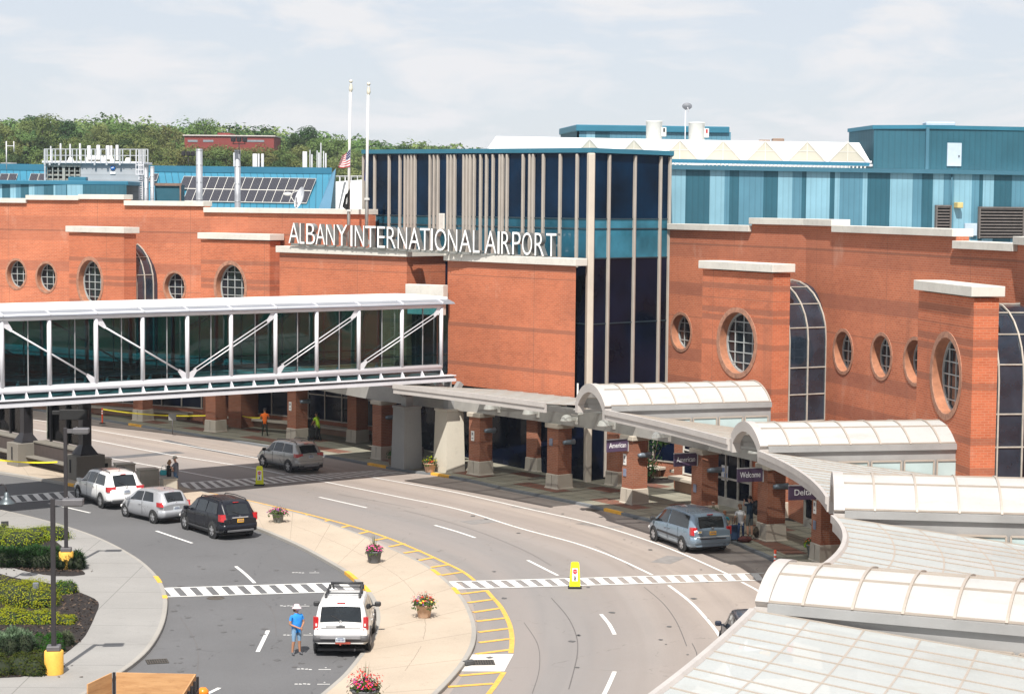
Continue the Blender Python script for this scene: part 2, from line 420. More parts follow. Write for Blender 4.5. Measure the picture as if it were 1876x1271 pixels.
kerbpaint(TK, (673, 852), (706, 858), 1); kerbpaint(TK, (775, 869), (796, 871), 1); kerbpaint(TK, (1104, 935), (1142, 944), 1); kerbpaint(TK, (230, 778), (262, 783), 1)
kerbpaint(IL, (112, 889), (138, 893), 1)

# drains, manholes, patches
mat_iron = M('cast_iron', (.10, .085, .07), .7, .4, var=.3, scale=8)
mat_patch = M('patch_asphalt', (.11, .11, .115), .9, var=.2, scale=2, local=False)
mat_newconc = concrete('new_concrete', (.60, .57, .53))
def manhole(px, r, par):
    mb = MB(); c = G(*px); mb.lathe([(0.001, .018), (r * .8, .018), (r * .82, .014), (r * .88, .018), (r, .016), (r, .0)], c, 24, sm=False)
    return mb.build('manhole_cover', mat_iron, par, world=True)
manhole((395, 1095.5), .34, inner); manhole((1086, 934.5), .34, road); manhole((1053, 1059), .3, road)
mb = MB(); q = [G(*p, .014) for p in ((838, 1229), (852, 1198), (941, 1197), (924, 1229))]; mb.face([V((p.x, p.y, .014)) for p in q][::-1]); mb.build('concrete_apron', mat_newconc, road, world=True)
def drain(px, w, d, rz, par):
    mb = MB(); c = G(*px); mb.box((c.x, c.y, .012), (w, d, .02), rz)
    Mx = Matrix.Rotation(rz, 3, 'Z')
    for k in range(9): mb.box(c + Mx @ V((-w / 2 + w * (k + .5) / 9, 0, .026)), (w / 22, d * .94, .012), rz, m=1)
    for k in (-1, 0, 1): mb.box(c + Mx @ V((0, k * d * .46, .028)), (w, .03, .014), rz, m=1)
    mb.build('drain_grate', [M('drain_dark', (.02, .02, .02), .9), mat_iron], par, world=True)
drain((885, 1214), .75, .7, .1, road); drain((288, 1212), .7, .6, .3, inner)
for px, lk in (((859, 1210), IR),):
    c = G(*px, .15); mb = MB(); mb.bbox((c.x, c.y, .1), (.4, .2, .14), .02, .7); struct(mb.build('drain_kerb_stone', M('drain_stone', (.06, .06, .06), .8), loc=(0, 0, 0)))
line(((170, 839), (210, 838), (260, 834), (330, 828)), 1.1, 'asphalt_patch', mat_patch, z=.0085)
line(((300, 806), (370, 821), (440, 834), (470, 838)), .5, 'asphalt_patch', mat_patch, z=.0085)
for px in (((940, 928), (1000, 934)), ((1060, 958), (1110, 965), (1140, 965))): line(px, .5, 'oil_stain', M('oil_stain', (.22, .20, .185), .8, var=.3, scale=1.5, local=False), z=.0085)
mat_crack = M('crack_filler', (.11, .10, .095), .8, local=False)
line(((1010, 1095), (1040, 1130), (1056, 1165), (1058, 1195), (1052, 1225), (1042, 1262)), .035, 'road_crack', mat_crack, z=.0085)
line(((1180, 1075), (1215, 1105), (1240, 1140), (1258, 1183)), .03, 'road_crack', mat_crack, z=.0085)
line(((1268, 1178), (1276, 1195), (1278, 1212)), .03, 'road_crack', mat_crack, z=.0085)
line(((1270, 905), (1300, 915), (1330, 925)), .03, 'road_crack', mat_crack, z=.0085)
for px in (((740, 935), (800, 950), (880, 975), (960, 1008), (1010, 1036)), ((620, 905), (690, 918), (760, 931)), ((1090, 1000), (1130, 1020), (1162, 1043)), ((960, 1140), (985, 1180), (988, 1225), (975, 1270)), ((350, 1020), (400, 1018), (420, 1022)), ((330, 1130), (360, 1180), (362, 1230)), ((470, 1090), (500, 1120), (506, 1165)), ((500, 1003), (520, 1030), (560, 1045))): line(px, .022, 'road_crack', mat_crack, z=.0105)
for q, s, rz in (((880, 955), (1.6, 1.1), .6), ((1225, 1025), (1.8, .9), 1.1)):
    mb = MB(); c = G(*q); mb.box((c.x, c.y, .0085), (s[0], s[1], .004), rz); mb.build('asphalt_patch', M('grey_patch', (.225, .21, .20), .9, var=.15, scale=3, local=False), road, world=True)
random.seed(21); mb = MB()
for k in range(90):
    c = G(random.uniform(560, 1300), random.uniform(905, 1230)) if k % 2 else G(random.uniform(310, 560), random.uniform(1000, 1240)); r = random.uniform(.03, .16)
    mb.face([V((c.x + r * random.uniform(.6, 1) * math.cos(a), c.y + r * random.uniform(.6, 1.3) * math.sin(a), .0175)) for a in [q * .7 for q in range(9)]])
o = mb.build('oil_drips', M('oil_drip', (.10, .097, .095), .6, local=False), road, world=True); o['kind'] = 'stuff'
chips = [M('bark_chip_' + n_, c_, .95, var=.3, scale=9) for n_, c_ in (('dark', (.022, .014, .01)), ('brown', (.06, .035, .022)), ('pale', (.13, .09, .06)))]; mb = MB()
for k in range(5200):
    c = G(random.uniform(-30, 182), random.choice((random.uniform(1034, 1056), random.uniform(1060, 1242))), .15); bd = bed1 if c.y > 79 else bed2
    ins = False; j = len(bd) - 1
    for i in range(len(bd)):
        if (bd[i].y > c.y) != (bd[j].y > c.y) and c.x < (bd[j].x - bd[i].x) * (c.y - bd[i].y) / (bd[j].y - bd[i].y) + bd[i].x: ins = not ins
        j = i
    if not ins and random.random() < .985: continue
    a = random.uniform(0, 6.28); d = V((math.cos(a), math.sin(a), random.uniform(-.3, .5))) * random.uniform(.03, .07); e = V((-d.y, d.x, random.uniform(-.02, .02))) * .4; p = V((c.x, c.y, .155))
    mb.face([p - d - e, p + d - e, p + d + e + V((0, 0, .02)), p - d + e], random.choice((0, 0, 0, 1, 1, 2)))
o = mb.build('bark_chips', chips, loc=(0, 0, 0)); o['kind'] = 'stuff'; o['label'] = 'loose bark chips spread over the mulch beds'
# survey marks sprayed beside the white car
for px in ((548, 1163), (575, 1226), (572, 1253), (540, 1110), (560, 1049)):
    mb = MB(); c = G(*px)
    for k in range(4): mb.box((c.x - .5 + k * .13, c.y + random.uniform(-.05, .05), .014), (.1, .07, .004), random.uniform(-.6, .6))
    mb.box((c.x + .35, c.y, .014), (.4, .04, .004), .05); mb.box((c.x + .36, c.y + .25, .014), (.05, .05, .004), .8)
    mb.build('survey_mark', mat_white, inner, world=True)
# ------------------------------------------------------------------ brick
def brick(name, c1, c2, mortar, bands=(), blot=.25, bw=.30, rh=.10):
    k = N(name); u = k.uv(); p = k.geo()
    bt = k.n('TexBrick'); bt.inputs['Scale'].default_value = 1; bt.inputs['Brick Width'].default_value = bw; bt.inputs['Row Height'].default_value = rh
    bt.inputs['Mortar Size'].default_value = .011; bt.inputs['Bias'].default_value = -.1
    bt.inputs['Color1'].default_value = (*c1, 1); bt.inputs['Color2'].default_value = (*c2, 1); bt.inputs['Mortar'].default_value = (*mortar, 1)
    k.l(u, bt.inputs['Vector']); col = bt.outputs[0]
    n1 = k.noise(.9, 6, p, .65); n2 = k.noise(.22, 4, p, .5, (1, 1, 3)); n3 = k.noise(7, 4, u, .7, (1, 3, 1))
    col = k.mix(k.rng(n1, .35, .7, 0, blot), col, tuple(V(c2) * .55))
    col = k.mix(k.rng(n2, .4, .7, 0, .35), col, tuple(V(c1) * 1.25 + V((.03, .04, .03))))
    col = k.mix(k.rng(n3, .55, .75, 0, .4), col, tuple(V(c2) * .6))
    z = k.n('SeparateXYZ'); k.l(p, z.inputs[0]); z = z.outputs[2]
    for z0, z1, amt, c in bands:
        f = k.math('MULTIPLY', k.math('COMPARE', z, (z0 + z1) / 2, (z1 - z0) / 2), amt)
        col = k.mix(f, col, c)
    st = k.noise(1, 5, u, .6, (1.1, .07, 1)); col = k.mix(k.math('MULTIPLY', k.rng(st, .56, .74, 0, .4), k.rng(n1, .3, .6, .2, 1)), col, (.20, .095, .07))
    ef = k.noise(1, 6, u, .65, (.5, .25, 1)); col = k.mix(k.rng(ef, .60, .78, 0, .38), col, (.62, .43, .33))
    sx = k.n('SeparateXYZ'); k.l(u, sx.inputs[0]); j = k.math('LESS_THAN', k.math('PINGPONG', k.math('ADD', sx.outputs[0], 1.3), 3.9), .012); col = k.mix(k.math('MULTIPLY', j, .7), col, (.13, .08, .06))
    k.set(col, .9, 0, .25); k.bump(bt.outputs[1], -.25, .01); return k.m
DK = (.14, .075, .055)
mat_wall = brick('red_brick_wall', (.53, .157, .075), (.42, .11, .052), (.49, .28, .185), [(12.2, 13.9, .30, (.25, .09, .06)), (12.86, 12.96, .5, DK), (10.1, 10.8, .42, (.22, .09, .065)), (8.9, 8.96, .4, DK), (6.5, 7.2, .42, (.22, .09, .065)), (4.95, 5.6, .42, (.22, .09, .065))])
SB = [(a - .14, a + .14, .48, (.18, .085, .06)) for a in (11.05, 9.87, 9.47, 8.2, 6.1, 4.95)]
mat_slab = brick('red_brick_bay', (.51, .140, .064), (.39, .098, .045), (.46, .245, .155), SB + [(10.42, 10.46, .5, DK)])
mat_block = brick('red_brick_block', (.50, .139, .063), (.38, .098, .044), (.46, .24, .155), [(11.35, 11.75, .5, (.22, .10, .07)), (10.95, 11.0, .5, DK), (8.05, 8.27, .5, (.18, .085, .06)), (5.85, 6.07, .5, (.18, .085, .06))], .15)
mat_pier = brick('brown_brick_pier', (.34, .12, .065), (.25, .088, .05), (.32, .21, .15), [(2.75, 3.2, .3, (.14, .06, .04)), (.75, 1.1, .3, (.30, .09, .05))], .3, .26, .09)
mat_ring = M('brick_surround', (.34, .17, .11), .9, var=.3, scale=5, bump=.3)
mat_reveal = M('brick_reveal', (.36, .155, .085), .9, var=.2, scale=4)
mat_coping = M('limestone_coping', (.60, .575, .52), .8, var=.08, scale=.7, local=False, dirt=.25)
mat_stone = concrete('pier_stone', (.47, .42, .35))
mat_glass = M('dark_window_glass', (.012, .016, .022), .06, var=.4, scale=.6, spec=.5, local=False)
mat_baygl = M('bay_glass', (.02, .03, .045), .06, var=.4, scale=1.2, spec=1.0, local=False)
mat_frame = M('pale_window_frame', (.62, .60, .55), .5, var=.06)
mat_mull = M('bronze_beige_mullion', (.40, .36, .315), .5, .1, var=.08, scale=1)
mat_navy = M('navy_glass', (.001, .013, .036), .05, var=.6, scale=.35, spec=.07, local=False)
mat_teal = M('teal_glass', (.036, .165, .235), .05, var=.4, scale=.5, spec=.15, local=False)
mat_black = M('black_glass', (.003, .006, .018), .05, var=.6, scale=.4, spec=.12, local=False)
mat_bluecap = M('blue_metal_cap', (.03, .165, .245), .45, .2, var=.08, scale=.5)
mat_flatroof = M('grey_membrane_roof', (.35, .35, .34), .9, var=.15, scale=.3, local=False)
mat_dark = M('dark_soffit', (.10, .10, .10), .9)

term = thing('terminal_building', 'long red brick airport terminal with round windows and arched glass bays', 'terminal', (0, 110, 0))
def tn(A, B):
    A = V(A).to_3d(); B = V(B).to_3d()
    t = (B - A); t.z = 0; t.normalize(); return t, V((t.y, -t.x, 0))
UACC = [0.0]
def panel(mb, A, B, z0, z1, holes=(), m=0):
    "upright brick face from A to B with elliptical holes (u, v, ru, rv)"
    A = V((A.x, A.y, 0)); B = V((B.x, B.y, 0)); L = (B - A).length; t = (B - A) / L; o = UACC[0]; UACC[0] += L
    def q(u0, u1, v0, v1):
        if u1 - u0 < 1e-4 or v1 - v0 < 1e-4: return
        mb.face([A + t * u + V((0, 0, v)) for u, v in ((u0, v0), (u1, v0), (u1, v1), (u0, v1))], m, [(o + u, v) for u, v in ((u0, v0), (u1, v0), (u1, v1), (u0, v1))])
    u = 0
    for hu, hv, ru, rv in sorted(holes):
        a, b = ru * 1.12, rv * 1.12
        l, r = max(hu - a, u), min(hu + a, L)
        q(u, l, z0, z1); q(l, r, z0, hv - b); q(l, r, hv + b, z1)
        n = 48
        for k in range(n):
            an = [2 * PI * (k + d) / n for d in (0, 1)]
            e = [(hu + ru * math.cos(x), hv + rv * math.sin(x)) for x in an]
            w = []
            for x in an:
                s = 1 / max(abs(math.cos(x)), abs(math.sin(x))); w.append((min(r, max(l, hu + a * s * math.cos(x))), hv + b * s * math.sin(x)))
            pts = [e[0], w[0], w[1], e[1]]
            mb.face([A + t * x + V((0, 0, y)) for x, y in pts], m, [(o + x, y) for x, y in pts])
        u = r
    q(u, L, z0, z1)
def ellipse_window(C, t, n, ru, rv, depth, nx, nz):
    "recessed oval window: pane > frame, surround, reveal"
    N_ = 40; E = lambda s, d: [C + t * (ru * s * math.cos(2 * PI * k / N_)) + V((0, 0, rv * s * math.sin(2 * PI * k / N_))) + n * d for k in range(N_)]
    mb = MB(); mb.face(E(1, -depth + .03)); w = mb.build('window', mat_glass, term, world=True)
    fb = MB(); fb.grid([E(1, -depth + .03), E(1, -depth + .1), E(.93, -depth + .1), E(.93, -depth + .035)], closed=True)
    for k in range(1, nx):
        x = -1 + 2 * k / nx; h = math.sqrt(1 - x * x) * .95
        fb.beam(C + t * (ru * x) + V((0, 0, -rv * h)) - n * (depth - .075), C + t * (ru * x) + V((0, 0, rv * h)) - n * (depth - .075), .045, .05, up=n)
    for k in range(1, nz):
        z = -1 + 2 * k / nz; h = math.sqrt(1 - z * z) * .95
        fb.beam(C + t * (-ru * h) + V((0, 0, rv * z)) - n * (depth - .07), C + t * (ru * h) + V((0, 0, rv * z)) - n * (depth - .07), .045, .045, up=n)
    fb.build('window_frame', M('grey_muntin', (.36, .38, .375), .5), w, world=True)
    sb_ = MB(); sb_.grid([E(1.17, 0.0), E(1.17, .035), E(1.005, .035), E(1.0, 0.0)], closed=True)
    for k in range(N_ * 1):
        pass
    sb_.build('brick_surround', mat_ring, w, world=True)
    rb_ = MB(); rb_.grid([E(1.0, .0), E(1.0, -depth + .02)], closed=True, sm=True); rb_.build('window_reveal', mat_reveal, w, world=True)
def coping(A, B, z, h=.32, d=.62, over=.2, ends=(0, 0)):
    t, n = tn(A, B); A = A - t * ends[0]; B = B + t * ends[1]
    mid = (A + B) / 2 + n * (over - d / 2); mb = MB()
    mb.bbox((mid.x, mid.y, z - h / 2), ((B - A).length, d, h), .015, math.atan2(t.y, t.x)); mb.build('coping', mat_coping, term, world=True)

def hit(px, A, B):
    "plan point of segment A-B seen at photo column px"
    p = onwall(px, 600, A, B); return V((p.x, p.y, 0))
def split(line_, pxs):
    out = []
    for px in pxs:
        for i in range(len(line_) - 1):
            p = hit(px, line_[i], line_[i + 1]); s = (p - line_[i]).dot(line_[i + 1] - line_[i]) / (line_[i + 1] - line_[i]).length_squared
            if (0 <= s <= 1) or (i == 0 and s < 0) or (i == len(line_) - 2 and s > 1): out.append(p); break
    return out
WR = [V((8.75, 111.2, 0)), V((14.65, 99.6, 0)), V((20.4, 78.8, 0)), V((20.3, 62, 0)), V((17.6, 48, 0)), V((12.5, 36, 0))]
WL = [V((-40.5, 142.2, 0)), V((-27.9, 135.8, 0)), V((-17.3, 130.3, 0)), V((-8.9, 123.4, 0))]
def wing(line_, cuts, heights, wins, depth, z0=0.0, asp=1.03):
    "brick wall pieces between columns of the photo, stepped in height"
    # wins: (px, py, outer rv)
    pts = split(line_, cuts); pts = [line_[0]] + pts + [line_[-1]]
    # insert corner vertices of the line
    seq = []
    for i in range(len(pts) - 1):
        sub = [pts[i]]
        for c in line_[1:-1]:
            d0 = (pts[i + 1] - pts[i]); s = (c - pts[i]).dot(d0) / d0.length_squared
            if .02 < s < .98: sub.append(c)
        sub.append(pts[i + 1]); seq.append(sub)
    for sub, h in zip(seq, heights):
        mb = MB()
        for A, B in zip(sub[:-1], sub[1:]):
            t, n = tn(A, B); L = (B - A).length; hs = []
            for px, py, rv in wins:
                C = onwall(px, py, A, B); u = (C - A).dot(t)
                if 0.2 < u < L - .2:
                    r = rv * .85; hs.append((u, C.z, r * asp, r)); ellipse_window(C, t, n, r * asp, r, depth, 3, 4)
            panel(mb, A, B, z0, h - .32, hs)
        # return faces so that the parapet has a thickness at the steps
        t, n = tn(sub[0], sub[-1])
        for E_ in (sub[0], sub[-1]):
            mb.face([E_ + V((0, 0, h - 2)), E_ - n * .6 + V((0, 0, h - 2)), E_ - n * .6 + V((0, 0, h - .32)), E_ + V((0, 0, h - .32))], 0, [(0, h - 2), (.6, h - 2), (.6, h), (0, h)])
        mb.face([sub[0] - n * .6 + V((0, 0, h - 2)), sub[-1] - n * .6 + V((0, 0, h - 2)), sub[-1] - n * .6 + V((0, 0, h - .32)), sub[0] - n * .6 + V((0, 0, h - .32))], 0, [(0, 0), (9, 0), (9, 2), (0, 2)])
        mb.build('brick_wall', mat_wall, term, world=True)
        for k, (A, B) in enumerate(zip(sub[:-1], sub[1:])): coping(A, B, h, .33, 1.0 if h > 13 else .8, .2)
wing(WR, (1374, 1526, 1748, 1860), (14.0, 14.4, 14.12, 13.62, 13.9), ((1248, 608, 1.12), (1545, 644, 1.12), (1615, 653, 1.12), (1677, 662, 1.12)), .5)
wing(WL, (52, 148, 231, 376), (15.1, 15.32, 15.4, 15.0, 14.6), ((30, 502, 1.12), (85, 508, 1.12), (320, 526, 1.12)), .5, 4.6, .86)
# flat roofs behind the parapets
OUT = [V((30, 34, 0)), V((38, 60, 0)), V((38, 140, 0)), V((-2, 166, 0)), V((-46, 166, 0))]
mb = MB(); mb.poly([V((p.x, p.y, 12.0)) for p in WL + [V((-5, 122, 0)), V((8, 119, 0))] + WR + OUT])
mb.build('flat_roof', mat_flatroof, term, world=True)

mb = MB()
for A, B in zip([WR[-1]] + OUT, OUT + [WL[0]]): panel(mb, A, B, 0, 12.4)
mb.build('rear_walls', mat_wall, term, world=True)
def bay(C, t, w, coph, base, win, spring, apex, out, dslab=1.0, glass_bot=4.6, asp=.98):
    "brick slab standing out from the wall, barrel glass linking it back"
    t = V(t).to_3d().normalized(); n = V((t.y, -t.x, 0)); C = V((C[0], C[1], 0))
    A = C - t * w / 2; B = C + t * w / 2; mb = MB()
    P = onwall(win[0], win[1], A, B); u = (P - A).dot(t); r = win[2] * .86
    panel(mb, A, B, base, coph - .45, [(u, P.z, r * asp, r)])
    A2 = A - n * dslab; B2 = B - n * dslab
    panel(mb, B, B2, base, coph - .45); panel(mb, A2, A, base, coph - .45); panel(mb, B2, A2, base, coph - .45)
    mb.build('bay_front', mat_slab, term, world=True)
    ellipse_window(P, t, n, r * asp, r, .5, 4, 6)
    m2 = MB(); c = C - n * dslab / 2; rz = math.atan2(t.y, t.x)
    m2.bbox((c.x, c.y, coph - .2), (w + .34, dslab + .34, .40), .02, rz); m2.build('coping', mat_coping, term, world=True)
    # barrel glass: vertical sides then a half circle
    rad = w / 2 - .15; prof = [(-rad, z) for z in (glass_bot, *[glass_bot + (spring - glass_bot) * k / 3 for k in (1, 2)])] + [(-rad * math.cos(a), spring + (apex - spring) * math.sin(a)) for a in [PI * k / 14 for k in range(15)]] + [(rad, z) for z in ([glass_bot + (spring - glass_bot) * k / 3 for k in (2, 1)] + [glass_bot])]
    pt = lambda q, d, s=1.0: C + t * (q[0] * s) + V((0, 0, glass_bot + (q[1] - glass_bot) * (1 + (s - 1) * .6))) - n * d
    d0, d1 = dslab, out + .3
    g = MB(); g.grid([[pt(q, d0 + (d1 - d0) * k / 2) for q in prof] for k in range(3)], sm=True); gl = g.build('bay_glazing', mat_baygl, term, world=True)
    f = MB()
    for k in range(3):
        d = d0 + .12 + (out - d0 - .2) * k / 2
        for q0, q1 in zip(prof[:-1], prof[1:]): f.beam(pt(q0, d, 1.015), pt(q1, d, 1.015), .06, .06, up=n)
    for i, q in enumerate(prof):
        if i % 2 == 0 or q[1] < spring: f.beam(pt(q, d0, 1.008), pt(q, out, 1.008), .05, .05)
    f.build('bay_ribs', M('beige_bay_rib', (.44, .41, .36), .5), gl, world=True)
bay((11.05, 98.0), (.48, -.877), 6.0, 12.25, 0, (1350, 628, 1.75), 8.5, 11.3, 3.4)
bay((17.1, 78.6), (.15, -.99), 6.0, 12.05, 0, (1733, 688, 1.75), 8.4, 11.2, 3.2)
bay((-27.9, 133.4), (.75, -.66), 6.0, 13.25, 4.6, (165, 517, 1.72), 9.4, 12.3, 2.6, asp=.86)
bay((-18.0, 129.0), (.8, -.6), 6.2, 12.95, 4.6, (422, 527, 1.74), 9.3, 12.1, 2.4, asp=.86)

# entrance blocks below the sign
BL = [V((-14.4, 123.0, 0)), V((-6.15, 115.6, 0)), V((-3.75, 118.6, 0))]
BR = [V((-3.72, 113.9, 0)), V((3.36, 105.9, 0))]
def block(pts, back, z0, z1, cop):
    mb = MB()
    for A, B in zip(pts[:-1], pts[1:]): panel(mb, A, B, z0, z1)
    panel(mb, back[0], pts[0], z0, z1); panel(mb, pts[-1], back[1], z0, z1)
    mb.poly([V((p.x, p.y, z1 - .1)) for p in pts + back[::-1]])
    mb.build('entrance_block', mat_block, term, world=True)
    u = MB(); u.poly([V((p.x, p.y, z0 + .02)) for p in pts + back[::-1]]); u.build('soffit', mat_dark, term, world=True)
    for A, B in zip(pts[:-1], pts[1:]):
        t, n = tn(A, B); c = (A + B) / 2 + n * (-.25); m2 = MB()
        m2.bbox((c.x, c.y, z1 + .2), ((B - A).length + .3, .9, .40), .02, math.atan2(t.y, t.x)); m2.build('coping', mat_coping, term, world=True)
block(BL, [V((-11.5, 127, 0)), V((-1.8, 121, 0))], 4.7, 11.9, 0)
block(BR, [V((-.5, 117, 0)), V((3.40, 107.7, 0))], 4.7, 11.75, 0)
# pale wall and lintel between the blocks, over the bridge end
mb = MB(); p0 = AY(752, 522, 113.2); mb.bbox((-4.9, 113.4, p0.z - .35), (2.6, .5, .75), .02, -.55); mb.bbox((-4.9, 113.6, p0.z - 1.2), (2.4, .4, 1.0), .02, -.55); mb.build('bridge_lintel', mat_coping, term, world=True)
mb = MB(); mb.box((-4.4, 114.6, 7.6), (3.4, .3, 4.6), -.66); mb.build('entrance_glass', mat_glass, term, world=True)

# ------------------------------------------------------------------ glass tower
tow = thing('glass_tower', 'tall dark blue glass tower with uneven beige fins behind the rooftop lettering', 'tower', (4, 110, 0))
TC = V((4.15, 106.7, 0)); TLf = V((-9.43, 126.0, 0)); TRt = V((8.72, 111.4, 0)); TB = [V((9.55, 123, 0)), V((-5.5, 129, 0))]
ZT = 17.8
def zt_(p): return ZT + max(0, min(1, (4.15 - p.x) / 13)) * .3
def glassface(A, B, bands):
    for z0, z1, mt, nm in bands:
        mb = MB(); mb.face([A + V((0, 0, z0)), B + V((0, 0, z0)), B + V((0, 0, z1 if z1 < ZT else zt_(B))), A + V((0, 0, z1 if z1 < ZT else zt_(A)))]); mb.build(nm, mt, tow, world=True)
bands = [(0, 8.6, mat_black, 'lower_glazing'), (8.6, 12.13, mat_black, 'lower_glazing'), (12.13, 14.25, mat_teal, 'teal_glazing'), (14.25, ZT, mat_navy, 'upper_glazing')]
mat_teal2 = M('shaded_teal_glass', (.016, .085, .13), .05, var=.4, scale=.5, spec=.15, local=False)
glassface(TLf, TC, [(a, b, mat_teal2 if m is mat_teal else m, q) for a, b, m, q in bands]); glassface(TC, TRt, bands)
glassface(TRt, TB[0], [(0, ZT, mat_navy, 'upper_glazing')]); glassface(TB[1], TLf, [(0, ZT, mat_navy, 'upper_glazing')])
mb = MB()
for A, B in ((TLf, TC), (TC, TRt)):
    t, n = tn(A, B)
    for z in (14.25, 13.72, 12.13, 8.6): mb.beam(A + n * .01 + V((0, 0, z)), B + n * .01 + V((0, 0, z)), .05, .06)
mb.build('floor_rail', M('dark_rail', (.03, .06, .08), .4, .3), tow, world=True)
def fin(px, A, B, w=.165, d=.2, z0=0.2):
    p = hit(px, A, B); t, n = tn(A, B); c = p + n * (d / 2 - .05); zq = zt_(p) - .1
    m2 = MB(); m2.bbox((c.x, c.y, (z0 + zq) / 2), (w, d, zq - z0), .03, math.atan2(t.y, t.x)); m2.build('fin', mat_mull, tow, world=True)
for px in (666.5, 687, 713.4, 733, 742.5, 748.5, 754.5, 760.6, 788, 795.5, 802.5, 820.4, 826.5, 833, 849.5, 855.5, 861.5, 868.5, 880.3, 891, 902.8, 915.5, 920.5, 928.5, 957.6, 969.8, 976.2, 994.4, 1025.2, 1056): fin(px, TLf, TC, z0=11.6)
for px in (1111, 1158, 1204.7, 1221.5): fin(px, TC, TRt)
mb = MB(); t, n = tn(TLf, TC); c = TC + V((-.02, -.1, 0)); mb.bbox((c.x, c.y, ZT / 2), (.36, .38, ZT - .1), .05, .35); mb.build('corner_post', M('pale_corner_post', (.52, .46, .385), .5, var=.06, scale=1), tow, world=True)
mb = MB()
cap = [TLf + V((-.15, -.2, 0)), TC + V((.02, -.25, 0)), TRt + V((.2, -.15, 0)), TB[0], TB[1]]
mb.poly([V((p.x, p.y, zt_(p) + .22)) for p in cap]); mb.poly([V((p.x, p.y, zt_(p) - .03)) for p in cap])
for A, B in zip(cap, cap[1:] + cap[:1]): mb.face([A + V((0, 0, zt_(A) - .03)), B + V((0, 0, zt_(B) - .03)), B + V((0, 0, zt_(B) + .22)), A + V((0, 0, zt_(A) + .22))])
mb.build('tower_cap', mat_bluecap, tow, world=True)
p0, p1 = onwall(806, 391, TLf, TC), onwall(817, 425, TLf, TC)
mb = MB(); t, n = tn(TLf, TC); c = (p0 + p1) / 2 + n * .08; mb.bbox((c.x, c.y, c.z), ((p1 - p0).length * .45, .12, abs(p0.z - p1.z)), .03, math.atan2(t.y, t.x)); mb.build('terrace_door', mat_frame, tow, world=True)

# ------------------------------------------------------------------ ground floor behind the arcade
GF = [V((-30, 139.5, 0)), V((-21, 134.5, 0)), V((-13.2, 129, 0)), V((-6, 122, 0)), V((2.2, 114.5, 0)), V((9.0, 108.2, 0)), V((11.5, 103.5, 0))]
GF = [V((-38, 144.0, 0))] + GF
for A, B in zip(GF[:-1], GF[1:]):
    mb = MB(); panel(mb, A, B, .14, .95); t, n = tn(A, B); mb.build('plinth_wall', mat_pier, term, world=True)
    mb = MB(); mb.face([A + V((0, 0, .95)), B + V((0, 0, .95)), B + V((0, 0, 4.7)), A + V((0, 0, 4.7))]); gl = mb.build('storefront_glass', mat_black, term, world=True)
    f = MB(); L = (B - A).length; k = max(2, int(L / 1.5))
    for i in range(k + 1): f.beam(A + t * (L * i / k) + n * .03 + V((0, 0, .95)), A + t * (L * i / k) + n * .03 + V((0, 0, 4.3)), .07, .09, up=n)
    for z in (1.0, 2.6, 3.4): f.beam(A + n * .03 + V((0, 0, z)), B + n * .03 + V((0, 0, z)), .06, .07)
    f.build('storefront_frame', mat_mull, gl, world=True)
    l = MB(); c = (A + B) / 2 + n * .32; l.bbox((c.x, c.y, .62), (L * .86, .62, .16), .02, math.atan2(t.y, t.x)); l.build('stone_ledge', mat_stone, term, world=True)
    w = MB(); c = (A + B) / 2 + n * .2; w.bbox((c.x, c.y, .34), (L * .8, .3, .40), .02, math.atan2(t.y, t.x)); w.build('ledge_base', mat_pier, term, world=True)
# brick returns between storefront bays
for px, py in ((383, 779), (430, 783), (592, 770)):
    c = G(px, py, .14); c = V((c.x, c.y, 0)); t = V((.78, -.62, 0)); mb = MB(); n = V((t.y, -t.x, 0))
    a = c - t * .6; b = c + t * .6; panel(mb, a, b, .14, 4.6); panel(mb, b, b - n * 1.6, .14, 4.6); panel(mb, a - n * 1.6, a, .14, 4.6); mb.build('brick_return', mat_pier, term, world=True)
# lit brick jamb, windows and ledge beside the bush, and the sliding doors at the first bay
t = V((.48, -.877, 0)); n = V((t.y, -t.x, 0))
A, B = V((8.6, 104.3, 0)), V((10.3, 101.2, 0))
mb = MB(); t, n = tn(A, B); panel(mb, A, A + t * .95, .14, 4.6); panel(mb, A + t * .95, B, .14, 1.0); mb.build('brick_return', mat_pier, term, world=True)
mb = MB(); a = A + t * .95; mb.face([a + V((0, 0, 1.0)), B + V((0, 0, 1.0)), B + V((0, 0, 4.6)), a + V((0, 0, 4.6))]); gl = mb.build('storefront_glass', mat_black, term, world=True)
f = MB()
for i in range(4): q = a.lerp(B, i / 3); f.beam(q + n * .03 + V((0, 0, 1)), q + n * .03 + V((0, 0, 4.5)), .06, .09, up=n)
for z in (1.05, 2.3, 3.3): f.beam(a + n * .03 + V((0, 0, z)), B + n * .03 + V((0, 0, z)), .06, .07)
f.build('storefront_frame', mat_frame, gl, world=True)
mb = MB(); c = a.lerp(B, .5) + n * .45; mb.bbox((c.x, c.y, .86), (3.0, .85, .17), .02, math.atan2(t.y, t.x)); mb.build('stone_ledge', mat_stone, term, world=True)
mb = MB(); c = a.lerp(B, .5) + n * .3; mb.bbox((c.x, c.y, .46), (2.7, .5, .60), .02, math.atan2(t.y, t.x)); mb.build('ledge_base', mat_pier, term, world=True)
